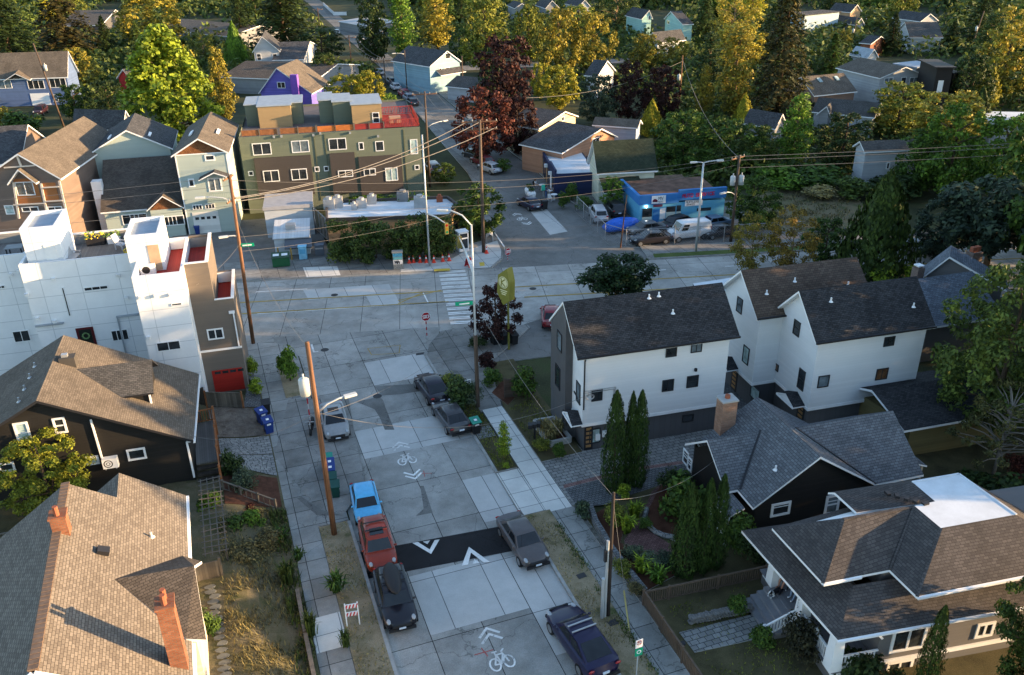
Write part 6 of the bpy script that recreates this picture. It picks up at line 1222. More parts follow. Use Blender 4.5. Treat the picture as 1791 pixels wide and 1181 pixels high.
h, f, w, d = gp('sky_blue_house', 'sky blue house with steep grey roof and white trim right of the far street', (782.6, 89), (751, 117), (808, 108), (758, 71), 5.4, LB('far_skyblue', (.2, .33, .4)), CHS, [(783, 98, 9, 10, ''), (782, 122, 8, 8, ''), (770, 123, 5, 8, '')])
u0, z0 = w.hit(762, 113); mb = MB(f); mb.slab([w.p(u0, 3.6, 1.5), w.p(w.hit(806, 112)[0], 3.6, 1.5), w.p(w.hit(806, 112)[0], 4.5, 0), w.p(u0, 4.5, 0)], .12); mb.obj('porch_roof', [CHS, WHITE], h)
ep('grey_shed', 'grey roofed shed half hidden behind the dark red tree', (778, 151), (830, 156), (790, 135), (840, 132), 2.6, 1.4, WSD, GYS)
gp('mint_house', 'mint green house with steep dark roofs and white trim among the far trees', (1173, 20), (1161, 33), (1194, 43), (1157, 10), 6, LB('far_mint', (.3, .5, .47)), CHS, [(1169, 39, 5, 7, '')])
gp('mint_house_wing', 'narrow mint green gable wing left of the mint green house', (1136, 18), (1122, 34), (1142, 33), (1145, 10), 6, MATS['far_mint'], CHS, [(1136, 31, 3, 8, '')])
ep('slate_roof_house', 'house with long slate roof below the mint green house', (1150, 76), (1200, 70), (1140, 55), (1197, 52), 3.6, 2.4, WSD, CHS)
gp('white_gable_house', 'white gabled house half hidden beside the dark red trees', (1063, 106), (1045, 134), (1078, 124), (1076, 102), 4.5, WSD, CHS)
for i, (a, l, r, fr_, m, n) in enumerate((((913, 6), (900, 15), (928, 14), (918, -4), GRS, 'blue grey house with wide roof behind the yellow trees at the top'), ((966, 1), (954, 15), (979, 14), (966, -8), GRS, 'small grey gabled house at the top between yellow trees'), ((1023, 0), (1012, 12), (1033, 11), (1030, -9), WSD, 'white gabled house at the top edge beside the conifer'), ((1500, 8), (1488, 22), (1508, 20), (1492, 2), LB('far_tan', (.4, .27, .16)), 'tan gabled house at the top right beside parked cars'))):
    gp('far_house', n, a, l, r, fr_, 5, m, CHS)
def flat(name, label, pts, z, m, roof=None, win=(), cat='house'):
    a, b, c = [at(*p, z) for p in pts]; an = math.degrees(math.atan2((b-a).y, (b-a).x)); f = Fr(a.x, a.y, an); W = f.inv(b).x; D = max(3, f.inv(c).y); t = thing(name, label, cat, f(W/2, D/2, 0), an)
    boxes(t, f, 'wall', m, (0, W, 0, D, -.1, z-.2)); boxes(t, f, 'roof', roof or GREYMEM, (-.4, W+.4, -.4, D+.4, z-.2, z)); wl = Wall(f, 0, 0, 0); wins(t, wl, win); return t
flat('modern_house', 'modern tan and blue house with flat overhanging roofs at the top right', ((1378, 23), (1408, 26), (1382, 12)), 6.4, LB('far_bluegrey', (.3, .4, .46)), CHARSH, [(1388, 29, 5, 8, '')]); flat('modern_house', 'tan wing of the modern flat roofed house at the top right', ((1408, 27), (1432, 25), (1415, 19)), 5.4, LB('far_tan2', (.42, .34, .2)), CHARSH, [(1422, 30, 5, 7, '')])
ep('dark_roof_house', 'house with dark roof behind the trees left of the white covered car', (1435, 35), (1497, 44), (1440, 25), (1490, 27), 3.2, 1.8, GRS, CHS)
h, f, w, d = ep('bungalow_with_dormer', 'grey bungalow with four paned dormer among the trees at the upper right', (1596, 66), (1650, 66), (1586, 40), (1634, 37), 3.8, 3, WSD, GYS)
gp('far_house', 'house with dark roof and white rake just behind the dormered bungalow', (1628, 24), (1610, 38), (1642, 36), (1590, 17), 4.2, WSD, CHS)
gp('far_house', 'small house with rusty brown gable beside a dark conifer', (1541.6, 63.5), (1524, 77), (1553, 71), (1528, 60), 3.2, LB('far_rust', (.2, .07, .04)), CHS)
h, f, w, d = gp('large_white_house', 'large white house with long brown grey roof and three white windows', (1585, 117), (1539, 137), (1618, 131), (1501, 99), 5.6, WSD, BRS, [(1554, 141, 15, 10, 'v', GLASSM), (1580, 142, 9, 14, ''), (1598, 141, 15, 12, 'v', GLASSM)])
flat('white_annex', 'white box annex with brick chimney between the white and the black house', ((1604, 117), (1640, 113), (1612, 106)), 7.0, WSD)
flat('black_house', 'tall modern black house with white door panel', ((1640, 117), (1668, 117), (1642, 104)), 8.5, mat_plain('far_black', (.01, .01, .011)), mat_plain('far_black_roof', (.015, .015, .016)), [(1644, 152, 9, 22, '', WHITE)]); flat('black_house', 'lower black wing with terraces right of the tall black house', ((1668, 127), (1680, 126), (1672, 112)), 7.0, MATS['far_black'], MATS['far_black_roof'])
h, f, w, d = ep('brown_hip_house', 'house with plain brown roof and two skylights left of the large white house', (1424, 168), (1500, 160), (1412, 133), (1474, 128), 3.4, 2.6, LB('far_brown', (.2, .13, .1)), BRS)
for k in (.35, .75): mb = MB(f); mb.cbox((d[0]+(d[1]-d[0])*k, d[2]/2*.72, 3.4+2.6*.72+.1), (.7, 1.1, .14), 0, 0, ('X', 30)); mb.obj('skylight', GLASSB, h)
ep('grey_roof_house', 'low house with long grey roof below the brown roofed house', (1424, 196), (1530, 206), (1432, 170), (1520, 178), 3.2, 1.7, WSD, GYS)
gp('white_rake_gable', 'small white edged gable poking out of the trees below the brown roofed house', (1446, 186), (1428, 200), (1452, 202), (1456, 178), 3.3, GRS, GYS)
ep('pale_roof_house', 'house with pale blue roof left of the large white house', (1485, 96), (1517, 102), (1482, 84), (1509, 82), 3.2, 1.8, WSD, mat_shingle('pale_blue_shingles', (.35, .4, .45), (.42, .47, .52), .3, .17, (.25, .28, .3)))
ep('grey_shingle_house', 'dark grey roof between the conifer and the yellow shrub', (1312, 218), (1356, 226), (1318, 188), (1352, 200), 3.2, 2, GRS, CHS)
ep('white_walled_house', 'white walled house with grey roof under the big green trees at right', (1512, 266), (1600, 262), (1545, 250), (1625, 246), 4.6, 1.0, WSD, GYS, [(1553, 290, 6, 12, '')])
flat('white_commercial_building', 'white flat roofed building at the right edge behind green trees', ((1737, 214), (1830, 216), (1740, 196)), 5, WSD, TPO)
ep('black_hip_house', 'dark charcoal roof behind the pale green gable house', (125, 225), (215, 228), (140, 196), (190, 195), 4.5, 2.6, GRS, CHS)
ep('far_garage', 'grey garage beside the far street above the junction', (618, 42), (642, 46), (620, 32), (636, 31), 2.6, .5, GRS, WSD, cat='garage')
fence('white_fence', 'white picket fence beside the far street at the top', 'fence', [at(566, 10, 0), at(584, 27, 0), at(606, 27, 0)], 1.2, WHITE, WHITE, 4)
# ---------------------------------------------------------------- trees, hedges and plants
LEAF = mat_leaf(); BARKM = mat_plain('tree_bark', (.07, .05, .036), .95, .1, var=.35, sc=6); PALEBARK = mat_plain('pale_bark', (.2, .14, .085), .9, .1, var=.3, sc=6)
rnd = random.Random(11)
def rdir():
    while 1:
        v = Vector((rnd.uniform(-1, 1), rnd.uniform(-1, 1), rnd.uniform(-1, 1)))
        if .05 < v.length < 1: return v.normalized()
def leaf(mb, p, n, s, asp=.6):
    a = n.orthogonal().normalized(); b = n.cross(a); t = rnd.uniform(0, 6.28); a, b = a*math.cos(t)+b*math.sin(t), b*math.cos(t)-a*math.sin(t); s *= rnd.uniform(.65, 1.35)
    mb.face([p-a*s, p-b*s*asp, p+a*s, p+b*s*asp])
def cloud(mb, clumps, n, s, asp=.6, up=.35):
    tot = sum(r[0]*r[1] for c, r in clumps)
    for c, r in clumps:
        for _ in range(int(n*r[0]*r[1]/tot)):
            d = rdir()
            if d.z < -.35 and rnd.random() < .6: d.z = -d.z*.4
            q = rnd.random()**.45; p = c+Vector((d.x*r[0], d.y*r[0], d.z*r[1]))*q
            leaf(mb, p, (d+rdir()*.9+Vector((0, 0, up))).normalized(), s, asp)
def limbs(mb, base, top, r, clumps, k=10):
    mb.tube([base, base*.5+top*.5+Vector((.01, .008, 0)), top], [r, r*.75, r*.35], 7)
    for c, q in rnd.sample(clumps, min(k, len(clumps))):
        h = max(base.z+.12, min(top.z, c.z-.12)); a = Vector((base.x+(top.x-base.x)*h, base.y, h)); m_ = a*.5+c*.5+Vector((0, 0, .02)); mb.tube([a, m_, c], [r*.42, r*.28, r*.08], 5, 0, False)
def proto(name, clumps, n, s, trunk=.022, base_z=.0, asp=.6, bark=None, kl=10, up=.35, tz=.75):
    r = bpy.data.objects.new(name, None); t = MB(); limbs(t, Vector((0, 0, base_z-.01)), Vector((0, 0, tz)), trunk, clumps, kl); tr = t.obj('trunk', bark or BARKM, r, True)
    m = MB(); cloud(m, clumps, n, s, asp, up); cr = m.obj('crown', LEAF, r); COL.objects.unlink(tr); COL.objects.unlink(cr); return r
def broad(seed, n=5200, nl=46, prof=None, s=.021, rx=.42, z0=.22, cl=(.07, .12), asp=.6, trunk=.022, bark=None, kl=10):
    rnd.seed(seed); C = []
    prof = prof or (lambda t: math.sqrt(max(.02, 1-(2*t-1)**2))**.9)
    for i in range(nl):
        t = (i+.5)/nl*.93+.03; a = i*2.4+rnd.uniform(-.5, .5); q = prof(t)*rx*(1 if i % 4 else .45)*rnd.uniform(.78, 1.0); r = rnd.uniform(*cl)*(1.1-.35*t)
        C.append((Vector((max(0, q-r*.5)*math.cos(a), max(0, q-r*.5)*math.sin(a), z0+(1-z0)*t-r*.3)), (r, r*.85)))
    return proto('tree', C, n, s, trunk, 0, asp, bark, kl)
def conifer(seed, n=5200, droop=.14, s=.02, rx=.3, z0=.1):
    rnd.seed(seed); r = bpy.data.objects.new('tree', None); t = MB(); t.tube([(0, 0, -.01), (0, 0, .97)], [.02, .004], 7); m = MB(); nb = 95
    for i in range(nb):
        u = i/nb; z = z0+(1-z0)*u**1.05; L = rx*(1-u)**.85*rnd.uniform(.7, 1.08)+.015; a = i*2.399+rnd.uniform(-.3, .3); d = Vector((math.cos(a), math.sin(a), 0))
        if i % 3 == 0: t.tube([(0, 0, z), d*L*.8+Vector((0, 0, z-L*droop*2))], [.005, .002], 4, 0, False)
        for _ in range(int(n/nb*(.5+1.2*(1-u)))):
            q = rnd.random()**.6; w = .06*(1-q*.5)*(1-u*.6); p = d*L*q+Vector((rnd.gauss(0, w*.5), rnd.gauss(0, w*.5), z-L*q*q*droop*2.5+rnd.gauss(0, .012)))
            leaf(m, p, (Vector((0, 0, 1))+d*.3+rdir()*.6).normalized(), s, .45)
    tr = t.obj('trunk', BARKM, r, True); cr = m.obj('crown', LEAF, r); COL.objects.unlink(tr); COL.objects.unlink(cr); return r
def column(seed, n=5600, rx=.16, s=.013, tip=.5):
    rnd.seed(seed); r = bpy.data.objects.new('tree', None); t = MB(); t.tube([(0, 0, -.01), (0, 0, .6)], [.02, .008], 6); m = MB()
    for _ in range(n):
        u = rnd.random(); a = rnd.uniform(0, 6.283); R = rx*min(1, (1-u)**tip*1.25)*min(1, (u+.08)*5)**.5; R *= 1+.16*math.sin(a*5+u*9)+.09*math.sin(u*60+a*3); q = rnd.uniform(.72, 1.0)
        p = Vector((R*q*math.cos(a), R*q*math.sin(a), .02+u*.97+rnd.uniform(-.012, .012)))
        nrm = (Vector((math.cos(a), math.sin(a), .25))+rdir()*.55).normalized(); b = nrm.cross(Vector((0, 0, 1))).normalized(); upv = (Vector((0, 0, 1))+rdir()*.3).normalized(); k = s*rnd.uniform(.7, 1.4)
        m.face([p-upv*k, p-b*k*.5, p+upv*k*1.2, p+b*k*.5])
    tr = t.obj('trunk', BARKM, r); cr = m.obj('crown', LEAF, r); COL.objects.unlink(tr); COL.objects.unlink(cr); return r
def bushp(seed, n=1700, s=.05, nl=16, asp=.6):
    rnd.seed(seed); C = []
    for i in range(nl):
        a = i*2.4; q = rnd.uniform(.1, .38); r = rnd.uniform(.16, .26); C.append((Vector((q*math.cos(a), q*math.sin(a), rnd.uniform(.2, .75)*(1-q*.6))), (r, r)))
    return proto('bush', C, n, s, .03, 0, asp, None, 6, .35, .5)
def tuft(seed, n=150, h=1., w=.5, bw=.03):
    rnd.seed(seed); r = bpy.data.objects.new('tuft', None); m = MB()
    for _ in range(n):
        a = rnd.uniform(0, 6.283); d = Vector((math.cos(a), math.sin(a), 0)); o = d*rnd.uniform(0, .12)+Vector((rnd.gauss(0, .08), rnd.gauss(0, .08), 0)); L = h*rnd.uniform(.6, 1.); k = rnd.uniform(.3, 1)*w; sd = d.cross(Vector((0, 0, 1)))*bw
        p1 = o+d*k*.45+Vector((0, 0, L*.7)); p2 = o+d*k+Vector((0, 0, L*rnd.uniform(.55, .95))); m.face([o-sd, o+sd, p1+sd*.7, p1-sd*.7]); m.face([p1-sd*.7, p1+sd*.7, p2])
    cr = m.obj('crown', LEAF, r); COL.objects.unlink(cr); return r
P = {}
P['b1'], P['b2'], P['b3'] = broad(1, 6500, 60, z0=.1), broad(2, 6000, 54, rx=.46, z0=.1), broad(3, 6500, 64, rx=.38, z0=.06); P['big'] = broad(18, 16000, 80, None, .0135, .44, .16, (.06, .1), .55)
P['bell'] = broad(4, 13000, 120, lambda t: (1-t)**.55*min(1, (t+.12)*4), .0165, .47, .03, (.07, .1), .8)
P['air'], P['tall'] = broad(5, 5200, 46, None, .018, .42, .2, (.06, .13), .45, .014, PALEBARK, 22), broad(6, 4200, 44, lambda t: min(1, t*2.2+.25)*(1-t*.75), .017, .3, .12, (.06, .1), .5, .016, PALEBARK, 20)
P['con'], P['con2'] = conifer(7), conifer(8, 6200, .04, .019, .36, .03)
P['col'] = column(9); P['cone'] = column(10, 7000, .3, .022, .8)
P['bush'], P['bush2'] = bushp(12), bushp(13, 2300, .035, 22); P['grass'] = tuft(14); P['spike'] = tuft(15, 60, 1, .6, .06)
rnd.seed(16); C = []
for i in range(34):
    a = i*2.4; q = rnd.uniform(.05, .44); C.append((Vector((q*math.cos(a), q*math.sin(a), .3+.6*rnd.random()*(1.1-q))), (rnd.uniform(.11, .17), rnd.uniform(.08, .14))))
P['pine'] = proto('tree', C, 7500, .03, .03, 0, .45, PALEBARK, 17, .8, .7)
rnd.seed(17); C = []
for i in range(60): a = i*2.4; q = rnd.uniform(.15, .48); C.append((Vector((q*math.cos(a), q*math.sin(a), rnd.uniform(.4, .95)*(1-q*.4))), (.06, .05)))
P['twig'] = proto('tree', C, 4200, .019, .02, 0, .35, mat_plain('grey_twigs', (.16, .14, .12), .9), 60)
RADW = dict(big=.44, b1=.42, b2=.46, b3=.38, bell=.45, air=.44, tall=.27, con=.3, con2=.34, col=.165, cone=.31, bush=.52, bush2=.52, grass=.5, spike=.5, pine=.56, twig=.5)
CO = dict(dark=(.03, .052, .018), green=(.055, .1, .022), mid=(.06, .09, .025), bright=(.1, .18, .028), lime=(.19, .26, .03), yel=(.25, .24, .03), gold=(.23, .2, .036), olive=(.14, .16, .032), red=(.034, .013, .015), rust=(.08, .024, .022), blue=(.045, .07, .055), dry=(.135, .12, .068), autumn=(.17, .09, .025), hay=(.27, .225, .12), sage=(.09, .12, .09))
TREES = []
def tree(kind, col, bx, by, top, w, label, name='tree', cat='tree', z=0., group=None, rz=None, hmin=.3):
    b = at(bx, by, z); h = max(hmin, hz(top, b.x, b.y)-z); W = w/ppm((b.x, b.y, z+h*.5)); s = W/(2*RADW[kind])
    c = CO[col] if isinstance(col, str) else col; j = rnd.uniform(.85, 1.15)
    t = dup(P[kind], b, rnd.uniform(0, 360) if rz is None else rz, label, (s, s, h), (c[0]*j, c[1]*j, c[2]*j, 1), group); t.name = name; t['category'] = cat
    TREES.append((bx, by, top, w)); return t
rnd.seed(21)
for a in (
 ('bell', 'lime', 308, 246, 38, 196, 'huge round bright yellow green tree behind the pale green houses'), ('con', 'dark', 28, 130, -45, 125, 'dark conifer at the top left corner'), ('con', (.06, .055, .025), 122, 108, -65, 135, 'tall golden brown conifer right of the corner conifer'),
 ('b1', 'gold', 272, 92, -12, 118, 'golden tree behind the huge round tree'), ('b2', 'gold', 146, 165, 82, 74, 'small golden tree beside the blue house'), ('b1', 'green', 138, 212, 146, 62, 'dark green tree right of the blue house driveway'), ('b2', 'dark', 196, 214, 138, 80, 'dark tree below the small red house'), ('con', 'dark', 190, 100, 28, 50, 'dark conifer in front of the dark grey gable house'),
 ('tall', 'gold', 398, 226, 78, 62, 'slender golden tree left of the olive apartment block'), ('cone', 'bright', 417, 122, 38, 44, 'bright green cone shaped tree beside the slender golden tree'), ('con', 'dark', 425, 78, -20, 56, 'dark conifer behind the cone shaped tree'), ('air', 'olive', 360, 110, 55, 56, 'thin olive tree below the brown roofed house'),
 ('con', 'dark', 500, 90, -45, 140, 'broad dark cedar at the top left of the far street'), ('b2', 'dark', 566, 108, 48, 88, 'dark green tree beside the far street poles'), ('col', 'green', 538, 106, 70, 17, 'thin green column tree right of the pale grey blue house'), ('b3', 'mid', 572, 152, 92, 56, 'green tree beside the brown flat house'), ('cone', 'bright', 558, 150, 106, 30, 'bright green cone tree right of the purple house'),
 ('b1', 'yel', 610, 205, 128, 84, 'golden yellow tree behind the olive block penthouses'), ('b3', 'yel', 648, 205, 122, 62, 'yellow tree along the far street above the red terrace'), ('b2', 'bright', 684, 212, 162, 42, 'bright green bush tree beside the red terrace'),
 ('b3', 'dark', 657, 108, -25, 66, 'tall dark green tree right of the far garage'), ('tall', 'bright', 706, 108, -18, 76, 'tall bright green tree lit beside the far street'), ('tall', 'gold', 766, 92, -30, 88, 'tall golden tree with many stems at the top'), ('b1', 'olive', 850, 128, -10, 100, 'golden green tree above the dark red trees'), ('b2', 'green', 812, 112, 48, 54, 'green tree right of the sky blue house'),
 ('b3', 'red', 885, 238, 58, 122, 'tall dark copper beech tree beside the far street'), ('b2', 'rust', 845, 282, 150, 120, 'wide rusty red tree at the foot of the copper beech'), ('b1', 'red', 905, 270, 165, 84, 'dark red tree right of the rusty red tree'), ('b1', 'yel', 978, 192, 112, 74, 'bright yellow tree behind the yellow gabled house'), ('b1', 'yel', 945, 175, 108, 40, 'small yellow tree right beside the copper beech'),
 ('b1', 'gold', 975, 140, 10, 92, 'large golden tree at the upper centre'), ('b2', 'gold', 1035, 132, 18, 88, 'second large golden tree at the upper centre'), ('b3', 'olive', 925, 110, 5, 60, 'olive green tree left of the large golden trees'), ('b1', 'blue', 1045, 218, 128, 80, 'dull blue green tree behind the long blue house'), ('b2', 'red', 1098, 215, 104, 78, 'left of two dark red plum trees'), ('b1', 'red', 1155, 212, 112, 78, 'right of two dark red plum trees, beside the transformer pole'),
 ('b1', 'gold', 1128, 128, 58, 66, 'golden tree below the slate roofed house'), ('b2', 'gold', 1172, 124, 64, 54, 'smaller golden tree right of the slate roofed house'), ('cone', 'yel', 1138, 238, 174, 46, 'yellow green cone tree above the long blue house'), ('tall', 'gold', 1228, 212, 108, 52, 'thin golden poplar right of the transformer pole'), ('tall', 'gold', 1278, 214, 42, 104, 'big golden poplar left of the giant conifer'),
 ('con', (.05, .05, .022), 1356, 222, -60, 132, 'giant dark conifer at the top right of centre'), ('cone', 'yel', 1297, 238, 164, 46, 'yellow shrub tree in front of the golden poplar'), ('b1', 'green', 1190, 300, 192, 116, 'full green tree right of the cream house'), ('b2', 'green', 1268, 306, 205, 124, 'full green tree behind the blue workshop'), ('b3', 'mid', 1320, 300, 215, 80, 'green tree beside the wild grass lot'), ('tall', 'bright', 1385, 296, 160, 84, 'bright green tree behind the wild grass lot'),
 ('b1', 'dark', 1470, 302, 196, 110, 'dark green tree below the grey roofed house'), ('b1', 'olive', 1568, 236, 142, 122, 'golden green tree in front of the large white house'), ('b2', 'bright', 1650, 345, 178, 136, 'large bright green tree at the right'), ('b1', 'bright', 1740, 345, 196, 130, 'bright green tree near the right edge'), ('b3', 'green', 1600, 335, 225, 90, 'green tree overhanging the white walled house'),
 ('cone', (.05, .08, .022), 1526, 482, 300, 138, 'dense dark green pyramid tree across the arterial road'), ('pine', 'blue', 1722, 478, 292, 230, 'spreading blue green pine with orange limbs at the right'), ('b1', 'blue', 1640, 460, 345, 110, 'dark blue green tree left of the spreading pine'), ('b1', 'gold', 1745, 175, 40, 112, 'golden tree at the right edge'), ('b3', 'dark', 1690, 200, 90, 76, 'dark green tree right of the black house'), ('cone', 'yel', 1718, 190, 105, 50, 'yellow lit tree beside the black house'),
 ('con', 'green', 1452, 135, 58, 70, 'green conifer left of the large white house'), ('con', 'dark', 1556, 96, 20, 50, 'dark conifer right of the small rusty house'), ('b1', 'gold', 1468, 92, 50, 46, 'golden tree in front of the modern tan house'), ('b3', 'olive', 1575, 48, -30, 60, 'tall yellow green tree left of the dormered bungalow'), ('b1', 'dark', 1625, 90, 58, 60, 'round dark tree in front of the dormered bungalow'), ('con', 'dark', 1660, 92, 36, 46, 'dark conifer right of the dormered bungalow'),
 ('b2', 'red', 1488, 172, 140, 56, 'dark plum tree right of the brown roofed house'), ('air', (.17, .14, .03), 1310, 486, 372, 92, 'thin orange and green street tree left of its neighbour'), ('air', (.19, .13, .03), 1378, 488, 362, 104, 'thin orange and green street tree beside the dark pyramid tree'), ('b2', 'green', 1440, 462, 380, 90, 'dark drooping green shrub tree beside the dense pyramid tree'), ('pine', (.018, .04, .016), 1078, 540, 438, 150, 'dark layered pine in front of the arterial road'),
 ('b1', 'bright', 1070, 368, 308, 48, 'small bright green tree beside the car yard'), ('b1', 'green', 1312, 402, 308, 96, 'green tree at the right end of the blue workshop'), ('b2', 'red', 868, 600, 496, 96, 'dark red street tree at the pub sign'), ('b1', 'green', 838, 412, 322, 98, 'green tree behind the corner diner'), ('b2', 'green', 778, 322, 284, 46, 'small street tree right of the olive apartment block'), ('b2', 'mid', 1118, 300, 250, 40, 'tree leaning over the dark green roof')):
    tree(*a)
HOUSE_RECTS = [(0, 90, 118, 185), (203, 118, 230, 142), (160, 5, 225, 48), (320, 30, 405, 62), (440, 62, 533, 108), (455, 108, 555, 165), (560, 0, 700, 115), (700, 100, 760, 190), (752, 70, 808, 130), (775, 134, 820, 158), (1120, 16, 1195, 50), (1140, 53, 1200, 84), (1046, 104, 1078, 135), (1380, 10, 1435, 42), (1586, 36, 1650, 68), (1500, 97, 1620, 165), (1410, 128, 1505, 165), (1425, 168, 1530, 200), (1638, 100, 1682, 175), (1310, 185, 1350, 225), (1506, 248, 1580, 330), (1737, 190, 1791, 220), (1435, 22, 1500, 45), (1510, 22, 1530, 14), (1525, 60, 1552, 78), (1590, 15, 1640, 38), (150, 195, 400, 420), (395, 140, 760, 420), (900, 0, 930, 16), (955, 0, 982, 14), (1012, 0, 1034, 12), (1628, 22, 1660, 42), (0, 185, 140, 420), (940, 176, 1140, 300), (1335, 300, 1480, 400)]
rnd.seed(31); NAMES = [((60, 140), 'blue house'), ((215, 130), 'small red house'), ((200, 25), 'dark grey gable house'), ((470, 85), 'pale grey blue house'), ((500, 145), 'purple house'), ((780, 100), 'sky blue house'), ((885, 120), 'copper beech'), ((1160, 35), 'mint green house'), ((1062, 118), 'half hidden white gable'), ((1170, 68), 'slate roofed house'), ((1356, 80), 'giant conifer'), ((1405, 26), 'modern tan house'), ((1615, 55), 'dormered bungalow'), ((1560, 135), 'large white house'), ((1450, 148), 'brown roofed house'), ((1540, 290), 'white walled house'), ((1660, 135), 'black house'), ((360, 45), 'brown roofed house by the round tree'), ((1225, 250), 'full green trees'), ((640, 40), 'far garage')]
seen = set(); k = 0
for by in [-64+i*15 for i in range(28)]:
    bx = -30+rnd.uniform(0, 40)
    while bx < 1830:
        y = by+rnd.uniform(-6, 6)
        dep = 1-max(0, min(1, (y+60)/420)); hh = rnd.uniform(74, 128)*(.6+.8*(1-dep)); kind = rnd.choice(['b1', 'b2', 'b3', 'b1', 'b3', 'tall', 'con', 'con2', 'cone', 'air']); w = hh*{'con': .55, 'con2': .66, 'tall': .62, 'cone': .5}.get(kind, .92)*rnd.uniform(1.05, 1.3)
        r = (bx-w*.45, y-hh, bx+w*.45, y); ok = not (bx > 820 and y > 300) and not (y > 235 and bx < 1200) and y < 330
        for i, h in enumerate(HOUSE_RECTS):
            hb = h[3] if i in (6, 7, 25, 26, 31) else h[1]+(h[3]-h[1])*.5; hc = (h[0]+h[2])/2
            if ok and min(r[2], h[2])-max(r[0], h[0]) > 5 and min(r[3], hb)-max(r[1], h[1]) > 3: ok = False
        if ok:
            for t in TREES:
                if abs(t[0]-bx) < (t[3]+w)*.25 and abs(t[1]-y) < 30*(.5+(y+60)/300): ok = False; break
        if ok:
            col = rnd.choice(['dark', 'green', 'mid', 'olive', 'gold', 'yel', 'green', 'dark', 'olive', 'gold'] if kind[0] != 'c' else ['dark', 'dark', 'green', 'mid']); n = min(NAMES, key=lambda q: (q[0][0]-bx)**2+((q[0][1]-y)*1.5)**2)
            dx, dy = bx-n[0][0], y-n[0][1]; rel = ('left of' if dx < 0 else 'right of') if abs(dx) > abs(dy)*1.2 else ('behind' if dy < 0 else 'in front of')
            cn = {'dark': 'dark green', 'green': 'green', 'mid': 'mid green', 'olive': 'olive green', 'gold': 'golden', 'yel': 'yellow green'}[col]; kn = {'con': 'conifer', 'con2': 'broad conifer', 'cone': 'cone shaped tree', 'tall': 'slender tree', 'air': 'thin leaved tree'}.get(kind, 'leafy tree'); sz = 'small ' if hh < 50 else ('large ' if hh > 110 else '')
            lab = f'{sz}{cn} {kn} {rel} the {n[1]}'; q = abs(int(math.hypot(dx, dy)))
            for ext in ('', ', nearest', ', next nearest', ', past its neighbours', ', farther out', ', outermost', ', second row', ', third row', ', farthest row'):
                if lab+ext not in seen: lab += ext; break
            seen.add(lab); tree(kind, tuple(v*1.35 for v in CO[col]), bx, y, y-hh, w, lab, group='trees of the far neighbourhood'); k += 1
        bx += rnd.uniform(24, 52)*(.7+.5*(1-dep))
# low growth between the far gardens, one mass nobody could count
m = MB(); rnd.seed(77)
for _ in range(9000):
    px, py = rnd.uniform(-60, 1850), -62+392*rnd.random()**1.5
    if py > 240 and px < 1150 or any(h[0]-6 < px < h[2]+6 and h[1] < py < h[3]+8 for h in HOUSE_RECTS) or (py > 100 and 690 < px < 960): continue
    b = at(px, py); D_ = b.length; r = rnd.uniform(1.3, 2.7)*max(1, D_/130)
    if abs(b.x-44-(b.y-100)*.03) < 6+r: continue
    for _ in range(30): d = rdir(); leaf(m, b+Vector((d.x*r, d.y*r, abs(d.z)*r*.9)), (d+rdir()*.7+Vector((0, 0, .5))).normalized(), .4*max(1, D_/150))
o = m.obj('undergrowth', LEAF); o.color = (.07, .1, .03, 1); tag(o, 'low green garden growth filling the gaps between the far trees and houses', 'undergrowth', kind='stuff')
# trees and columns near the camera
for a in (('big', (.15, .17, .022), 100, 905, 764, 165, 'round yellow green tree between the dark house and the shingled house', 1.0), ('big', (.085, .12, .03), 1722, 775, 462, 262, 'large feathery green tree at the right edge over the townhouses', 0), ('air', (.1, .13, .03), 1690, 700, 590, 150, 'low feathery branches beside the white townhouse at the right', 0), ('twig', (.08, .08, .035), 1735, 838, 665, 180, 'half bare grey twiggy tree at the right edge', 0), ('big', (.05, .085, .02), 1795, 1230, 1000, 180, 'green tree covering the right end of the porch house', 0), ('col', 'mid', 1612, 1215, 1060, 44, 'thin pointed cypress in front of the porch house window', 0)):
    tree(*a[:7], z=a[7])
for kk, a in enumerate(((1072, 858, 684, 48, 'thickest of three tall dark cypress columns by the driveway'), (1099, 852, 685, 30, 'thin middle cypress column of the three by the driveway'), (1114, 850, 683, 38, 'right hand cypress column of the three by the driveway'), (1196, 1006, 846, 58, 'widest cypress column next to the brown picket fence'), (1228, 1000, 838, 42, 'middle cypress column next to the brown picket fence'), (1250, 992, 830, 40, 'tallest cypress column next to the black bungalow porch'))):
    tree('col', (.03, .058, .016), *a, z=.2, group='cypress columns of the bungalow garden')
def bush(kind, col, px, py, w, hpx, label, z=.2, name='bush', cat='bush', group=None): return tree(kind, col, px, py, py-hpx, w, label, name, cat, z, group, hmin=.15)
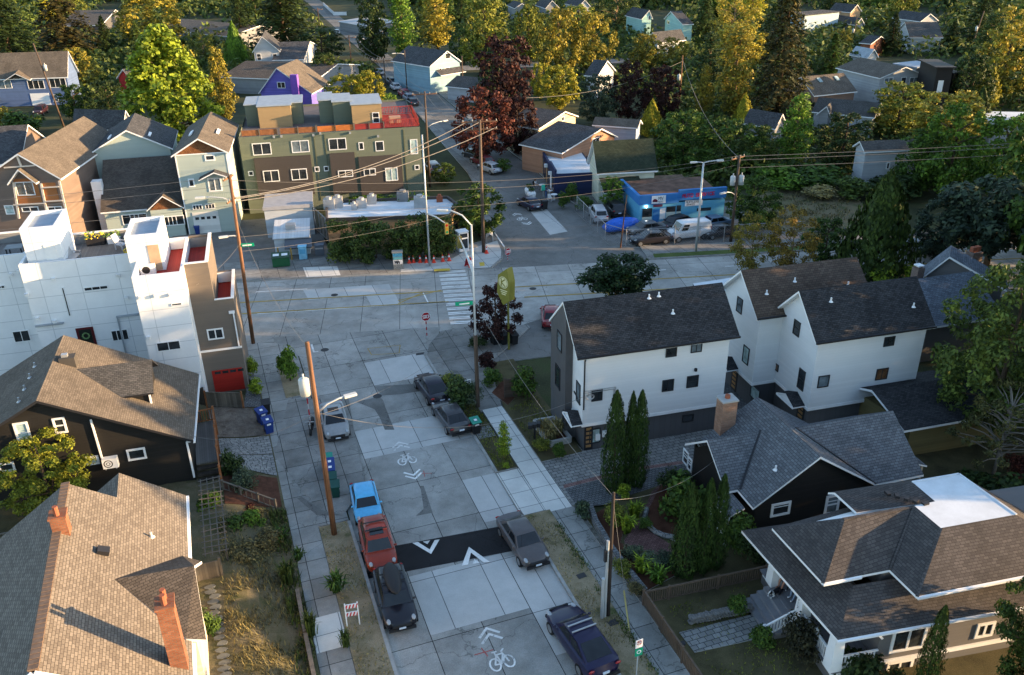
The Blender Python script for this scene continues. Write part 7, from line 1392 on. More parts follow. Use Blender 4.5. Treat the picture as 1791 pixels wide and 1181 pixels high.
for a in (('bush', 'green', 1192, 905, 96, 80, 'large green bush in front of the bungalow windows'), ('bush2', 'dark', 1180, 862, 70, 50, 'dark round bush at the bungalow front wall'), ('bush', 'green', 1290, 965, 70, 72, 'leafy green bush under the bungalow porch'), ('bush2', 'dark', 1318, 985, 66, 60, 'dark green bush behind the picket fence by the porch'), ('cone', 'green', 1338, 925, 18, 36, 'small pointed shrub at the corner of the bungalow'), ('bush', 'green', 1290, 1073, 46, 34, 'small round green bush by the porch steps'), ('bush', 'green', 1332, 1130, 54, 36, 'green bush right of the front walk'), ('bush2', (.03, .03, .02), 1400, 1150, 80, 78, 'dark brown green rhododendron under the porch rail'), ('bush', 'dark', 1500, 1195, 104, 56, 'dark bush at the porch corner column'), ('bush2', 'dark', 1560, 1205, 60, 30, 'low bush by the basement window'),
 ('bush', 'blue', 1018, 905, 36, 34, 'grey green bush at the start of the garden wall'), ('bush2', 'olive', 1075, 915, 50, 36, 'dry olive bush in the garden bed behind the pole'), ('spike', 'lime', 1095, 930, 36, 34, 'bright spiky lily clump in the garden bed by the brick path'), ('spike', 'lime', 1110, 905, 34, 30, 'bright spiky lily clump left of the first cypress trio'), ('bush', 'lime', 1090, 870, 32, 28, 'yellow green shrub at the foot of the cypress columns'), ('spike', 'lime', 1120, 1000, 40, 32, 'spiky lily clump above the pavement bed'), ('spike', 'bright', 1150, 1018, 40, 32, 'spiky lily clump beside the widest cypress'), ('bush2', 'sage', 1135, 990, 50, 26, 'pale sage plant in the lower garden bed'), ('bush2', 'sage', 1105, 975, 40, 24, 'pale sage plant at the top of the garden bed'), ('bush2', 'olive', 1090, 1005, 44, 26, 'olive plant hanging over the low wall'), ('bush2', 'dry', 1112, 1040, 36, 26, 'dry shrub at the picket fence corner'), ('bush2', 'blue', 1165, 990, 40, 26, 'grey green shrub in front of the widest cypress'), ('bush2', 'green', 1128, 925, 30, 24, 'small green plant beside the brick path'),
 ('bush', 'dark', 408, 838, 52, 54, 'dark evergreen shrub beside the entry deck steps'), ('bush2', 'sage', 428, 862, 56, 46, 'grey green shrub on the bark bed'), ('bush', 'bright', 375, 905, 62, 48, 'bright green ground shrub beside the trellis'), ('bush', 'green', 410, 940, 70, 36, 'green shrub on the dry slope'), ('bush', 'bright', 442, 925, 56, 34, 'bright green shrub on the upper dry slope'), ('bush2', 'rust', 430, 905, 40, 22, 'rust coloured dry shrub on the slope'), ('bush2', 'blue', 385, 985, 44, 34, 'blue green shrub by the garden gate'), ('bush', 'green', 372, 1125, 52, 62, 'green shrub against the wall of the shingled house'), ('bush2', 'dry', 425, 985, 80, 40, 'brown dry shrub in the middle of the slope'), ('bush2', 'dry', 470, 960, 60, 34, 'dry shrub above the pavement'), ('spike', 'green', 492, 950, 36, 26, 'spiky green plant at the pavement edge'), ('spike', 'green', 588, 1032, 44, 34, 'spiky dark green clump on the dry verge'), ('spike', 'green', 522, 978, 26, 22, 'small spiky plant on the pavement edge'), ('grass', 'mid', 505, 1020, 40, 50, 'tall weeds beside the timber edging'), ('grass', 'mid', 545, 1110, 34, 46, 'tall weeds between the pavement and the timber edging'), ('grass', 'mid', 605, 1130, 26, 34, 'weeds beside the new pavement slab'),
 ('cone', (.12, .14, .02), 300, 695, 60, 66, 'yellow green juniper between the dark house and the white townhouse'), ('bush', 'lime', 450, 690, 30, 32, 'lime green shrub beside the garage pavers'), ('bush', 'lime', 443, 655, 26, 34, 'yellow green shrub at the townhouse corner'), ('bush', 'bright', 508, 665, 44, 66, 'young street tree in the planting strip'),
 ('bush', (.045, .075, .03), 803, 712, 58, 62, 'large wild bush beside the parked dark sedans'), ('bush2', 'olive', 790, 680, 46, 34, 'flowering olive bush behind the large wild bush'), ('bush2', 'sage', 826, 706, 44, 40, 'grey green bush beside the leaning street pole'), ('bush', 'red', 852, 645, 40, 34, 'dark red shrub beside the pavement corner'), ('bush', 'green', 860, 672, 44, 30, 'green shrub under the dark red shrub'), ('bush', 'green', 918, 695, 56, 58, 'green bush in front of the slat fence'), ('bush2', 'dark', 835, 605, 44, 18, 'low dark plants under the dark red street tree'), ('grass', 'hay', 962, 772, 36, 34, 'dry ornamental grass in the raised planter'), ('grass', 'hay', 975, 758, 36, 32, 'second dry ornamental grass in the raised planter'), ('grass', 'hay', 952, 758, 34, 30, 'third dry ornamental grass in the raised planter'), ('bush', 'green', 978, 800, 30, 30, 'small dark shrub beside the entry paving'), ('bush2', 'olive', 948, 788, 36, 26, 'low shrub under the mailbox cluster'), ('tall', 'lime', 882, 802, 40, 66, 'young sapling in the grass strip by the pale pavement'), ('bush', 'lime', 885, 818, 16, 10, 'small lime plant at the foot of the sapling'),
 ('bush', 'lime', 1545, 500, 60, 44, 'bright lime bamboo behind the black townhouse roof'), ('bush', 'lime', 1592, 495, 50, 36, 'bright lime shrub beside the white capped chimney'), ('bush', 'dark', 1760, 900, 120, 70, 'dark hedge behind the white flat roof'), ('bush', 'dark', 1700, 870, 90, 50, 'dark shrubs under the twiggy tree'), ('bush2', 'rust', 1780, 840, 60, 50, 'rust coloured shrub at the right edge'), ('bush', 'green', 985, 362, 26, 30, 'shrub at the corner of the chain link fence'), ('bush', 'green', 1000, 350, 30, 34, 'shrub in front of the navy shop'), ('bush', 'green', 880, 300, 40, 24, 'shrub beside the far street'), ('bush', 'green', 1020, 365, 40, 26, 'ivy hump on the yard fence'), ('bush', 'dark', 1150, 372, 44, 34, 'dark shrub between the yard and the cream annex'), ('bush', 'bright', 650, 352, 90, 22, 'green shrub on the terrace behind the diner'), ('bush', 'bright', 1352, 322, 110, 40, 'bright green thicket beside the full green trees'), ('bush', 'green', 1432, 326, 120, 40, 'green thicket along the back of the wild lot'), ('bush', 'mid', 1490, 345, 80, 40, 'green thicket below the white walled house'), ('bush', 'green', 1328, 402, 60, 40, 'green shrub at the near corner of the wild lot'), ('bush', 'dark', 1560, 345, 110, 44, 'dark shrubs along the foot of the white walled house'), ('bush', 'hay', 1435, 345, 70, 22, 'dry tall grass at the back of the wild lot'), ('bush', 'bright', 1375, 330, 90, 30, 'bright brambles behind the wild lot'), ('bush', 'green', 40, 235, 90, 46, 'flowering bush at the left edge below the blue house'), ('bush', 'gold', 10, 232, 60, 50, 'golden bush at the left edge')):
    bush(*a)
def hedge(name, label, box, n, s, col, cat='hedge', rz=0):
    t = thing(name, label, cat, ((box[0]+box[1])/2, (box[2]+box[3])/2, 0), rz); f = Fr(t.location.x, t.location.y, rz); hx, hy = (box[1]-box[0])/2, (box[3]-box[2])/2; C = []
    for _ in range(150): r = rnd.uniform(.5, .85); C.append((Vector((rnd.uniform(-hx+.3, hx-.3), rnd.uniform(-hy+.2, hy-.2), rnd.uniform(.3, box[4]-.3)*rnd.uniform(.9, 1.05))), (r, r)))
    m = MB(f); cloud(m, C, n, s); o = m.obj('foliage', LEAF, t); o.color = (*CO[col], 1); m = MB(f)
    for k in range(7): x = -hx+hx*2*(k+.5)/7; m = MB(f); m.tube([(x, 0, 0), (x+.2, 0, box[4]*.6)], [.08, .03], 5); m.obj('stem', BARKM, t)
    return t
rnd.seed(5); hedge('diner_hedge', 'tall dense green hedge covering the front of the corner diner', (10.4, 23.4, 81.2, 85.2, 4.5), 19000, .14, 'mid', rz=-16)
hedge('roof_ivy', 'green ivy hedge between the diner roof and the olive apartment block', (14, 24, 93, 95.5, 3.4), 2000, .15, 'bright', rz=-12)
# grasses nobody could count
def scatter(name, label, pts, n, h, w, col, zf):
    m = MB()
    for _ in range(n):
        a, b = rnd.random(), rnd.random(); q = pts; x = (q[0][0]*(1-a)+q[1][0]*a)*(1-b)+(q[3][0]*(1-a)+q[2][0]*a)*b; y = (q[0][1]*(1-a)+q[1][1]*a)*(1-b)+(q[3][1]*(1-a)+q[2][1]*a)*b
        if math.sin(x*1.7+y*.9)+math.sin(x*.6-y*2.3) < rnd.uniform(-1.6, 1.2): continue
        z = zf(x, y) if callable(zf) else zf; t = rnd.uniform(0, 6.28); d = Vector((math.cos(t), math.sin(t), 0)); s = Vector((-d.y, d.x, 0))*w; k = h*rnd.uniform(.4, 1.2); p = Vector((x, y, z)); m.face([p-s, p+s, p+d*k*.6+Vector((0, 0, k))])
    o = m.obj(name, LEAF); o.color = (*CO[col], 1); tag(o, label, 'grass', kind='stuff'); return o
scatter('dry_grass', 'dry yellow grass on the sloping left yard', [(-2.9, 25), (1.0, 25), (1.0, 44), (-2.6, 44)], 9000, .28, .03, 'dry', hl)
scatter('green_weeds', 'green weeds along the pavement edge of the left yard', [(.2, 25), (1.15, 25), (1.1, 44), (.1, 44)], 2600, .35, .04, 'mid', hl)
scatter('verge_grass', 'dry short grass on the left verge', [(2.76, 20), (4.38, 20), (4.38, 41.4), (2.76, 41.4)], 4000, .1, .025, 'hay', .15); scatter('verge_grass', 'dry short grass on the right verge', [(14.35, 20), (15.9, 20), (15.9, 38), (14.35, 38)], 3500, .1, .025, 'hay', .15); scatter('verge_weeds', 'green weed edges of the right verge', [(15.6, 20), (16.05, 20), (16.05, 38), (15.6, 38)], 1500, .14, .03, 'green', .15); scatter('strip_grass', 'grass of the planting strip beside the grey sedan', [(14.4, 43.2), (15.6, 43.2), (15.6, 54), (14.4, 54)], 2500, .14, .03, 'olive', .15)
scatter('lot_grass', 'rough grass of the wild lot behind the workshop', [tuple(at(*q)[:2]) for q in ((1330, 400), (1490, 385), (1480, 330), (1330, 345))], 3500, .35, .06, 'dry', .05); scatter('lawn_grass', 'tired grass of the porch house lawn', [(18.4, 20), (22, 20), (23, 28.5), (18.4, 28.5)], 4000, .1, .025, 'olive', .2)
scatter('yard_grass', 'grass of the yard beside the slat fence', [(17.5, 44), (20, 44), (20.2, 51), (17.6, 50)], 2000, .12, .03, 'olive', .15)
rnd.seed(44)
SHADE = [(37, 13.2, 10.5, 'b1', 7.6), (32, 13.3, 9, 'b2', 7), (62, 17, 19.5, 'b3', 9), (54, 21, 16.5, 'b2', 10), (61, 25, 18, 'con2', 9), (52, 29, 15.5, 'b1', 10), (58, 35, 19.5, 'b3', 12), (66, 30, 21, 'con2', 11), (60, 39, 19.5, 'b2', 12), (66, 43, 19, 'b1', 12), (74, 38, 20, 'con2', 10), (72, 52, 17, 'b2', 11), (80, 60, 17, 'b1', 11), (90, 54, 19, 'con', 11), (78, 46, 18, 'b3', 11), (96, 66, 18, 'b2', 12), (106, 58, 19, 'con2', 12), (112, 74, 18, 'b1', 12), (76, 20, 17, 'b1', 11), (88, 30, 20, 'con2', 11), (98, 42, 20, 'b2', 12), (122, 64, 20, 'b1', 13), (134, 80, 20, 'con2', 13)]
for x, y, h, kd, w in SHADE:  # unseen trees added outside the frame, sized and spaced to block the low sun
    s = w/(2*RADW[kd]); dup(P[kd], (x, y, 0), rnd.uniform(0, 360), 'unseen tall tree added beyond the right edge to shade the view', (s, s, h), (*CO['green'], 1), 'added shade trees beyond the right edge of the view')['category'] = 'tree'
for pr in P.values():
    for c in list(pr.children): bpy.data.objects.remove(c)
    bpy.data.objects.remove(pr)
# ---------------------------------------------------------------- cars
def mat_objpaint():
    m, nt, b = base('car_paint', .3, .35, 0); oi = N(nt, 'ShaderNodeObjectInfo'); c = mixc(nt, 1, oi.outputs['Color'], ramp(nt, noise(nt, 3, 4), [(.3, (.85,)*3), (.7, (1.08,)*3)]), 'MULTIPLY')
    nt.links.new(c, b.inputs['Base Color']); b.inputs['Coat Weight'].default_value = .3; b.inputs['Coat Roughness'].default_value = .1; return m
PAINTM = mat_objpaint(); TYRE = mat_plain('tyre_rubber', (.015, .015, .016), .85); RIM = mat_plain('alloy_rim', (.3, .31, .32), .35, .5, .7); TRIMB = mat_plain('dark_plastic', (.018, .018, .02), .6)
CGL = mat_glass('car_glass', (.008, .01, .013), .04, .55); HEAD = mat_plain('headlight', (.3, .32, .34), .12, .8); TAIL = mat_plain('tail_light', (.3, .012, .015), .25, .6); PLATE = mat_plain('number_plate', (.55, .6, .68), .5)
KIND = dict(sedan=(.26, .4, .71, .89, .62), coupe=(.25, .38, .66, .93, .66), hatch=(.25, .38, .8, .95, .62), suv=(.25, .36, .88, .975, .6), wagon=(.27, .39, .87, .975, .6), van=(.17, .27, .965, .995, .56))
def car(label, p, rz, L, W, H, kind, color, name='parked_car', cat='car', group=None, roof=None, rails=False):
    A, B_, C_, D_, bz = KIND[kind]; t = thing(name, label, cat, p, rz, group); f = Fr(p[0], p[1], rz, p[2]); w = W/2; Y = lambda q: (q-.5)*L
    van = kind == 'van'; tr = kind == 'sedan'
    zt = [(0, .4), (.025, .47), (.08, .53), (A*.7, .585), (A, bz-.015), (.5, bz+.01), (.72, bz+.02), (D_-.02 if not tr else .84, bz+.03 if not tr else .655), (.965, bz if not tr else .64), (1, .44)]
    wf = [.7, .86, .95, 1, 1.01, 1.01, 1.0, .98, .93, .78]; G_ = []
    for (q, z), k in zip(zt, wf):
        z *= H; row = []; lo = .17*H if .1 < q < .9 else .22*H
        for x, zz in ((0, lo), (.82, lo), (.95, lo+.04*H), (1, .34*H), (.995, min(z-.06*H, .48*H)), (.965, z-.045*H), (.86, z-.008*H), (.45, z+.008*H), (0, z+.012*H)): row.append((x*w*k, Y(q)+((.045 if q < .01 else .03)*L*(x*x) if q < .05 else (.008*L*x*x if q < .1 else (-(.035 if q > .99 else .02)*L*(x*x) if q > .96 else 0))), zz))
        G_.append(row)
    mb = MB(f)
    for i in range(len(G_)-1):
        for j in range(8):
            a, b, c, d = G_[i][j], G_[i+1][j], G_[i+1][j+1], G_[i][j+1]; mb.face([a, b, c, d][::-1]); mb.face([(-v[0], v[1], v[2]) for v in (a, b, c, d)])
    for row, s in ((G_[0], 1), (G_[-1], -1)):
        for j in range(8):
            q4 = [row[j], row[j+1], (-row[j+1][0], *row[j+1][1:]), (-row[j][0], *row[j][1:])]
            if q4[0][0] == 0: q4 = q4[:3]
            elif q4[1][0] == 0: q4 = [q4[0], q4[1], q4[3]]
            mb.face(q4 if s > 0 else q4[::-1])
    zb, zr = (bz-.01)*H, H*.985; wb, wr = w*.9, w*(.72 if not van else .84)
    bs = [(wb, Y(A)), (wb, Y(D_))]; P0 = lambda x, y, z: Vector((x, y, z))
    ring0 = [P0(-wb*.96, Y(A)+.06, zb), P0(wb*.96, Y(A)+.06, zb), P0(wb*.95, Y(D_)-.03, zb), P0(-wb*.95, Y(D_)-.03, zb)]; yc = Y((B_+C_)/2)
    ring0[0].y -= .0; ring1 = [P0(-wr, Y(B_), zr-.03*H), P0(wr, Y(B_), zr-.03*H), P0(wr*.96, Y(C_), zr-.035*H), P0(-wr*.96, Y(C_), zr-.035*H)]; ring1 = [P0(v.x, v.y, v.z-.02*H) for v in ring1]; ring2 = [P0(v.x*.8, v.y+(.16 if v.y < yc else -.16), zr-.012*H) for v in ring1]; ring3 = [P0(v.x*.45, v.y+(.3 if v.y < yc else -.3), zr) for v in ring2]
    for i in range(4): j = (i+1) % 4; mb.face([ring0[i], ring0[j], ring1[j], ring1[i]]); mb.face([ring1[i], ring1[j], ring2[j], ring2[i]]); mb.face([ring2[i], ring2[j], ring3[j], ring3[i]])
    mb.face(ring3); o = mb.obj('body', PAINTM, t, True, True); o.color = (*color, 1)
    try: o.data.set_sharp_from_angle(angle=R_(38))
    except Exception: pass
    def pane(nm, q, u0, u1, v0, v1, mt=CGL, d=.012):
        L2 = lambda u, v: (q[0]*(1-u)+q[1]*u)*(1-v)+(q[3]*(1-u)+q[2]*u)*v; n = (q[1]-q[0]).cross(q[3]-q[0]).normalized()*d; g = MB(f); g.face([L2(u, v)+n for u, v in ((u0, v0), (u1, v0), (u1, v1), (u0, v1))]); return g.obj(nm, mt, t)
    pane('windscreen', [ring0[0], ring0[1], ring1[1], ring1[0]], .05, .95, .04, .95); pane('rear_window', [ring0[2], ring0[3], ring1[3], ring1[2]], .07, .93, .18 if not tr else .08, .9)
    for i in (1, 3):
        q = [ring0[i], ring0[(i+1) % 4], ring1[(i+1) % 4], ring1[i]]
        for u0, u1 in (((.1, .46), (.5, .88)) if not van else ((.06, .26),)): pane('side_window', q, *((u0, u1) if i == 1 else (1-u1, 1-u0)), .1, .88)
    for sx in (-1, 1):
        for q in (.18, .8):
            g = MB(f); r = .155*H if van else min(.34, .225*H); g.tube([(sx*(w-.2), Y(q), r), (sx*(w+.012), Y(q), r)], r, 14); tw = g.obj('wheel', TYRE, t); g = MB(f); g.disc((sx*(w+.016), Y(q), r), (sx, 0, 0), r*.66, 12); g.obj('rim', RIM, tw)
        g = MB(f); g.ball((sx*w*.73, Y(.075), .5*H), (w*.13, .05*L, .055*H), 8, 6); g.obj('headlight', HEAD, t)
        g = MB(f); g.ball((sx*w*.76, Y(.975), (.56 if tr else .6)*H), (w*.17, .05, .05*H if not van else .1*H), 8, 6); g.obj('tail_light', TAIL, t)
        g = MB(f); g.ball((sx*(w*1.04), Y(A)+.25, bz*H+.05), (.1, .06, .07), 6, 5); o = g.obj('body_mirror', PAINTM, t, True); o.color = (*color, 1)
    g = MB(f); g.box(-w*.55, w*.55, Y(0)-.02, Y(0)+.08, .36*H, .46*H); g.obj('grille', TRIMB, t); g = MB(f); g.box(-w*.8, w*.8, Y(0)-.015, Y(0)+.1, .19*H, .29*H); g.obj('front_bumper', TRIMB, t); g = MB(f); g.box(-w*.82, w*.82, Y(1)-.12, Y(1)+.012, .2*H, .3*H); g.obj('rear_bumper', TRIMB, t)
    g = MB(f); g.box(-.17, .17, Y(1)-.02, Y(1)+.03, .42*H, .5*H); g.obj('number_plate', PLATE, t); g = MB(f); g.box(-.17, .17, Y(0)-.03, Y(0), .28*H, .35*H); g.obj('number_plate', PLATE, t)
    if rails:
        for q in (.3, .62): g = MB(f); y = Y(B_+(C_-B_)*q); g.bar((-wr*.98, y, zr+.07), (wr*.98, y, zr+.07), .07, .04); g.obj('roof_bar', METAL if rails == 2 else TRIMB, t)
    if roof == 'sun': g = MB(f); y0, y1 = Y(B_)+.25, Y(B_)+.85; g.face([(-wr*.6, y0, zr+.006), (wr*.6, y0, zr+.006), (wr*.6, y1, zr+.006), (-wr*.6, y1, zr+.006)]); g.obj('sunroof', CGL, t)
    return t
def pcar(px, py, rz, *a, z=.006, **k): q = at(px, py, z); return car(a[0], (q.x, q.y, z), rz, *a[1:], **k)
SG = 'cars parked along the side street'
pcar(586, 746, -3, 'silver sedan with sunroof parked beside the transformer pole', 4.5, 1.75, 1.35, 'sedan', (.25, .255, .26), group=SG, roof='sun')
pcar(641, 892, -4, 'light blue hatchback parked behind the red off roader', 3.7, 1.6, 1.38, 'hatch', (.08, .38, .66), group=SG)
pcar(662, 968, -3, 'orange red off roader with roof rack parked in front of the light blue hatchback', 4.1, 1.72, 1.62, 'suv', (.21, .026, .01), group=SG, rails=1, roof='sun')
bk_ = pcar(692, 1058, -3, 'black wagon with a long roof box parked nearest the camera on the left', 4.3, 1.72, 1.42, 'wagon', (.012, .012, .018), group=SG, rails=1)
f = Fr(bk_.location.x, bk_.location.y, -3, .006); m = MB(f); m.ball((0, .25, 1.6), (.42, 1.25, .2), 12, 10); m.ball((0, .5, 1.6), (.44, .95, .19), 12, 10); rb = tag(m.obj('roof_box', TRIMB, None, True), 'long black roof box on the black wagon', 'roof box')
pcar(914, 956, 3, 'grey brown sedan facing the camera next to the speed hump', 4.4, 1.72, 1.38, 'sedan', (.085, .075, .075), group=SG)
pcar(1016, 1134, 185, 'dark blue crossover with silver roof bars seen from behind', 4.7, 1.86, 1.5, 'coupe', (.012, .01, .04), group=SG, rails=2)
pcar(757, 690, 184, 'black crossover parked beside the wild bush', 4.4, 1.8, 1.45, 'coupe', (.015, .012, .022), group=SG)
pcar(789, 739, 184, 'dark grey sedan parked by the green lidded bin', 4.4, 1.72, 1.36, 'sedan', (.045, .043, .048), group=SG)
pcar(964, 562, 160, 'red sedan standing behind the corner of the white townhouse', 4.3, 1.72, 1.38, 'sedan', (.2, .012, .02), z=.035)
pcar(926, 363, 188, 'dark blue sedan parked on the far street with its rear to the camera', 4.2, 1.7, 1.42, 'sedan', (.02, .02, .045))
LG = 'cars inside the fenced yard'
for a in ((1046, 384, 165, 'pale silver pickup with canopy parked inside the chain link fence', 4.6, 1.75, 1.75, 'suv', (.4, .4, .42)), (1074, 374, 170, 'black pickup behind the silver one in the yard', 4.6, 1.75, 1.7, 'suv', (.02, .02, .024)), (1130, 408, -92, 'grey sedan in the yard directly below the workshop door', 4.6, 1.75, 1.4, 'sedan', (.09, .095, .1)), (1138, 425, -98, 'black sedan with silver side trim closest to the yard fence', 4.6, 1.75, 1.4, 'sedan', (.022, .02, .024)), (1180, 398, -75, 'black car with open dusty bonnet behind the white van', 4.4, 1.75, 1.4, 'hatch', (.02, .016, .016)), (1258, 413, -90, 'black coupe right of the white van', 4.4, 1.75, 1.4, 'coupe', (.02, .02, .024)), (1245, 398, -90, 'blue grey car at the back right of the yard', 4.4, 1.75, 1.4, 'sedan', (.1, .16, .24))): pcar(*a, z=.055, group=LG)
pcar(1203, 417, -93, 'white panel van parked in front of the blue workshop', 4.9, 1.85, 2.1, 'van', (.62, .64, .66), z=.055, name='panel_van', cat='van')
q = at(1085, 404, .05); tp = thing('covered_boat', 'boat shaped load under a bright blue tarpaulin in the yard', 'boat', q, -80); f = Fr(q.x, q.y, -80, .05); m = MB(f); m.ball((0, 0, .75), (1.05, 2.4, .75), 14, 9, 0, .06); m.obj('tarpaulin', mat_plain('blue_tarp', (.01, .1, .5), .5, var=.3), tp); m = MB(f); m.box(-.7, .7, -1.6, 1.6, .12, .3); m.obj('trailer', TRIMB, tp)
for i, (px, py, c, rz, n) in enumerate(((664.6, 131, (.3, .31, .33), 180, 'silver car at the head of the row on the far street'), (684, 147, (.08, .085, .1), 180, 'dark grey car second in the row on the far street'), (692, 157, (.45, .46, .48), 180, 'white car third in the row on the far street'), (706, 168, (.2, .02, .03), 180, 'dark red car in the row on the far street'), (715, 176, (.2, .22, .26), 180, 'blue grey car behind the dark red one on the far street'), (721, 184, (.04, .04, .05), 180, 'black car at the near end of the row on the far street'), (590, 60, (.35, .37, .38), 170, 'silver car parked at the top of the far street'), (633, 76, (.5, .5, .52), 175, 'white car beside the far grass island'), (828, 277, (.02, .02, .024), 195, 'black car on the right side of the far street'), (843, 288, (.14, .02, .025), 195, 'dark red car between the black and the pale car on the far street'), (857, 301, (.4, .42, .45), 195, 'pale car in front of the dark red car on the far street'), (757, 300, (.2, .22, .25), 180, 'grey blue car behind the olive apartment block'))):
    pcar(px, py, rz, n, 4.4, 1.75, 1.5, 'suv' if i % 2 else 'hatch', c, z=.012, group='cars along the far street')
pcar(72, 200, -8, 'dark red black sport utility car on the driveway of the blue house', 4.6, 1.8, 1.7, 'suv', (.035, .012, .016), z=.0); pcar(1606, 442, 70, 'silver car driving on the arterial road between the trees', 4.5, 1.8, 1.5, 'suv', (.3, .32, .34), z=.006); pcar(1523, 16, 60, 'white car parked at the top right', 4.6, 1.8, 1.6, 'suv', (.5, .52, .54), z=0); pcar(1513, 38, 70, 'car under a white cover at the top right', 5, 2.2, 1.8, 'wagon', (.6, .64, .68), z=0); pcar(1588, 92, 100, 'white van between the dark trees at the upper right', 5, 2, 2.2, 'van', (.55, .57, .6), z=0, name='panel_van', cat='van'); pcar(143, 376, 5, 'silver blue car in the shady lane between the brown and green houses', 4.4, 1.75, 1.45, 'sedan', (.14, .17, .22), z=0)
# motor scooter by the pole
q = at(546, 752, .13); sc = thing('motor_scooter', 'black motor scooter leaning beside the transformer pole', 'scooter', q, -15); f = Fr(q.x, q.y, -15, .13)
m = MB(f); m.ball((0, .25, .62), (.17, .5, .16), 10, 7); m.obj('seat', TRIMB, sc); m = MB(f); m.ball((0, .45, .42), (.16, .35, .16), 8, 6); m.bar((0, .1, .3), (0, -.45, .3), .26, .08); m.bar((0, -.45, .3), (0, -.6, .95), .22, .07); m.obj('body', TRIMB, sc)
for y in (-.68, .55): m = MB(f); m.tube([(-.06, y, .24), (.06, y, .24)], .24, 12); m.obj('wheel', TYRE, sc)
m = MB(f); m.bar((-.32, -.58, 1.0), (.32, -.58, 1.0), .04, .04); m.bar((0, -.68, .24), (0, -.58, 1.), .05, .05); m.obj('handlebar', METAL, sc); m = MB(f); m.ball((0, -.66, .86), .08, 8, 6); m.obj('headlight', HEAD, sc)
# ---------------------------------------------------------------- poles, wires, signals, signs, street furniture
POLEW = mat_lines('pole_wood', (.17, .085, .045), .09, 'u', .7, .12, .3); POLED = mat_lines('dark_pole_wood', (.085, .06, .045), .09, 'u', .7, .12, .3); STEEL = mat_plain('painted_steel', (.45, .47, .48), .4, .5, .3)
TOPS = {}
def pole(key, label, bx, by, top, r=.15, m=None, z=.1, lean=(0, 0), name='utility_pole', arms=(), cans=(), lamp=None, h=None):
    b = at(bx, by, z); H = h or hz(top, b.x, b.y)-z; T = b+Vector((lean[0], lean[1], H)); t = thing(name, label, 'street lamp' if name == 'street_lamp' else 'pole', b); mb = MB(); mb.tube([b-Vector((0, 0, .3)), b*.5+T*.5, T], [r, r*.85, r*.7], 10); mb.obj('shaft', m or POLEW, t, True)
    U = lambda k: b+(T-b)*k; TOPS[key] = (b, T)
    for k, l, an in arms:
        d = Vector((math.cos(R_(an)), math.sin(R_(an)), 0)); c = U(k)+Vector((-d.y, d.x, 0))*r; mb = MB(); mb.bar(c-d*l/2, c+d*l/2, .1, .12); a = mb.obj('crossarm', POLEW, t)
        for q in (-.46, -.2, .2, .46): mb = MB(); mb.tube([c+d*l*q+Vector((0, 0, .05)), c+d*l*q+Vector((0, 0, .22))], [.05, .035], 6); mb.obj('insulator', mat_plain('porcelain', (.35, .33, .3), .3), a)
    for k, an in cans:
        d = Vector((math.cos(R_(an)), math.sin(R_(an)), 0)); c = U(k)+d*(r+.3); mb = MB(); mb.tube([c-Vector((0, 0, .5)), c+Vector((0, 0, .42)), c+Vector((0, 0, .5))], [.27, .28, .2], 12); mb.tube([c+Vector((0, 0, .5)), c+Vector((0, 0, .75))], .06, 6); mb.obj('transformer', mat_plain('pale_grey_can', (.45, .47, .47), .5), t, True)
    if lamp:
        for k, an, l, rise in ([lamp] if not isinstance(lamp[0], tuple) else lamp):
            d = Vector((math.cos(R_(an)), math.sin(R_(an)), 0)); s = U(k); pts = [s+d*(r*.5), s+d*l*.35+Vector((0, 0, rise*.7)), s+d*l*.75+Vector((0, 0, rise)), s+d*l+Vector((0, 0, rise))]; mb = MB(); mb.tube(pts, .055, 6); a = mb.obj('lamp_arm', STEEL, t, True)
            mb = MB(); mb.cbox(pts[-1]+d*.22, (.7, .26, .13), an); mb.obj('lamp_head', mat_plain('lamp_housing', (.5, .51, .5), .4), a)
    return t
pole('P1', 'tall orange brown wooden pole with a grey transformer beside the silver sedan', 585, 935, 598, .17, lean=(-.1, 0), cans=((.8, 190),), lamp=(.66, 10, 1.7, .5))
pole('P2', 'tall wooden pole at the townhouse corner carrying many sunlit wires', 443, 601, 308, .17, lean=(.3, .1), arms=((.985, 1.6, 60), (.86, 1.4, 60)), lamp=((.86, 170, 2.2, .4), (.66, 185, .9, .1)))
pole('P3', 'short dark wooden pole with grey conduits on the right verge', 1063, 1077, 862, .11, mat_plain('black_pole_wood', (.03, .023, .02), .9, var=.3))
b = TOPS['P3'][0]; mb = MB()
t = [o for o in COL.objects if o.name.startswith('utility_pole')][-1]
for dx, za, zb, rr in ((-.2, 0, 4.9, .075), (-.36, 0, 2.6, .09)): mb = MB(); mb.tube([b+Vector((dx, -.05, za)), b+Vector((dx, -.05, zb))], rr, 8); mb.obj('conduit', STEEL, t)
mb = MB(); mb.cbox(b+Vector((-.3, -.05, 4.0)), (.14, .14, .7)); mb.obj('cable_box', BLACKF, t)
pole('P4', 'tall wooden pole with wide double crossarms at the far corner of the junction', 846, 442, 210, .19, POLED, arms=((.985, 3.6, -12), (.93, 3.6, -12)))
pole('P5', 'grey wooden pole with one crossarm right of the olive apartment block', 752, 326, 160, .16, POLED, arms=((.97, 3.2, -10),), lamp=(.63, 15, 2.6, .5))
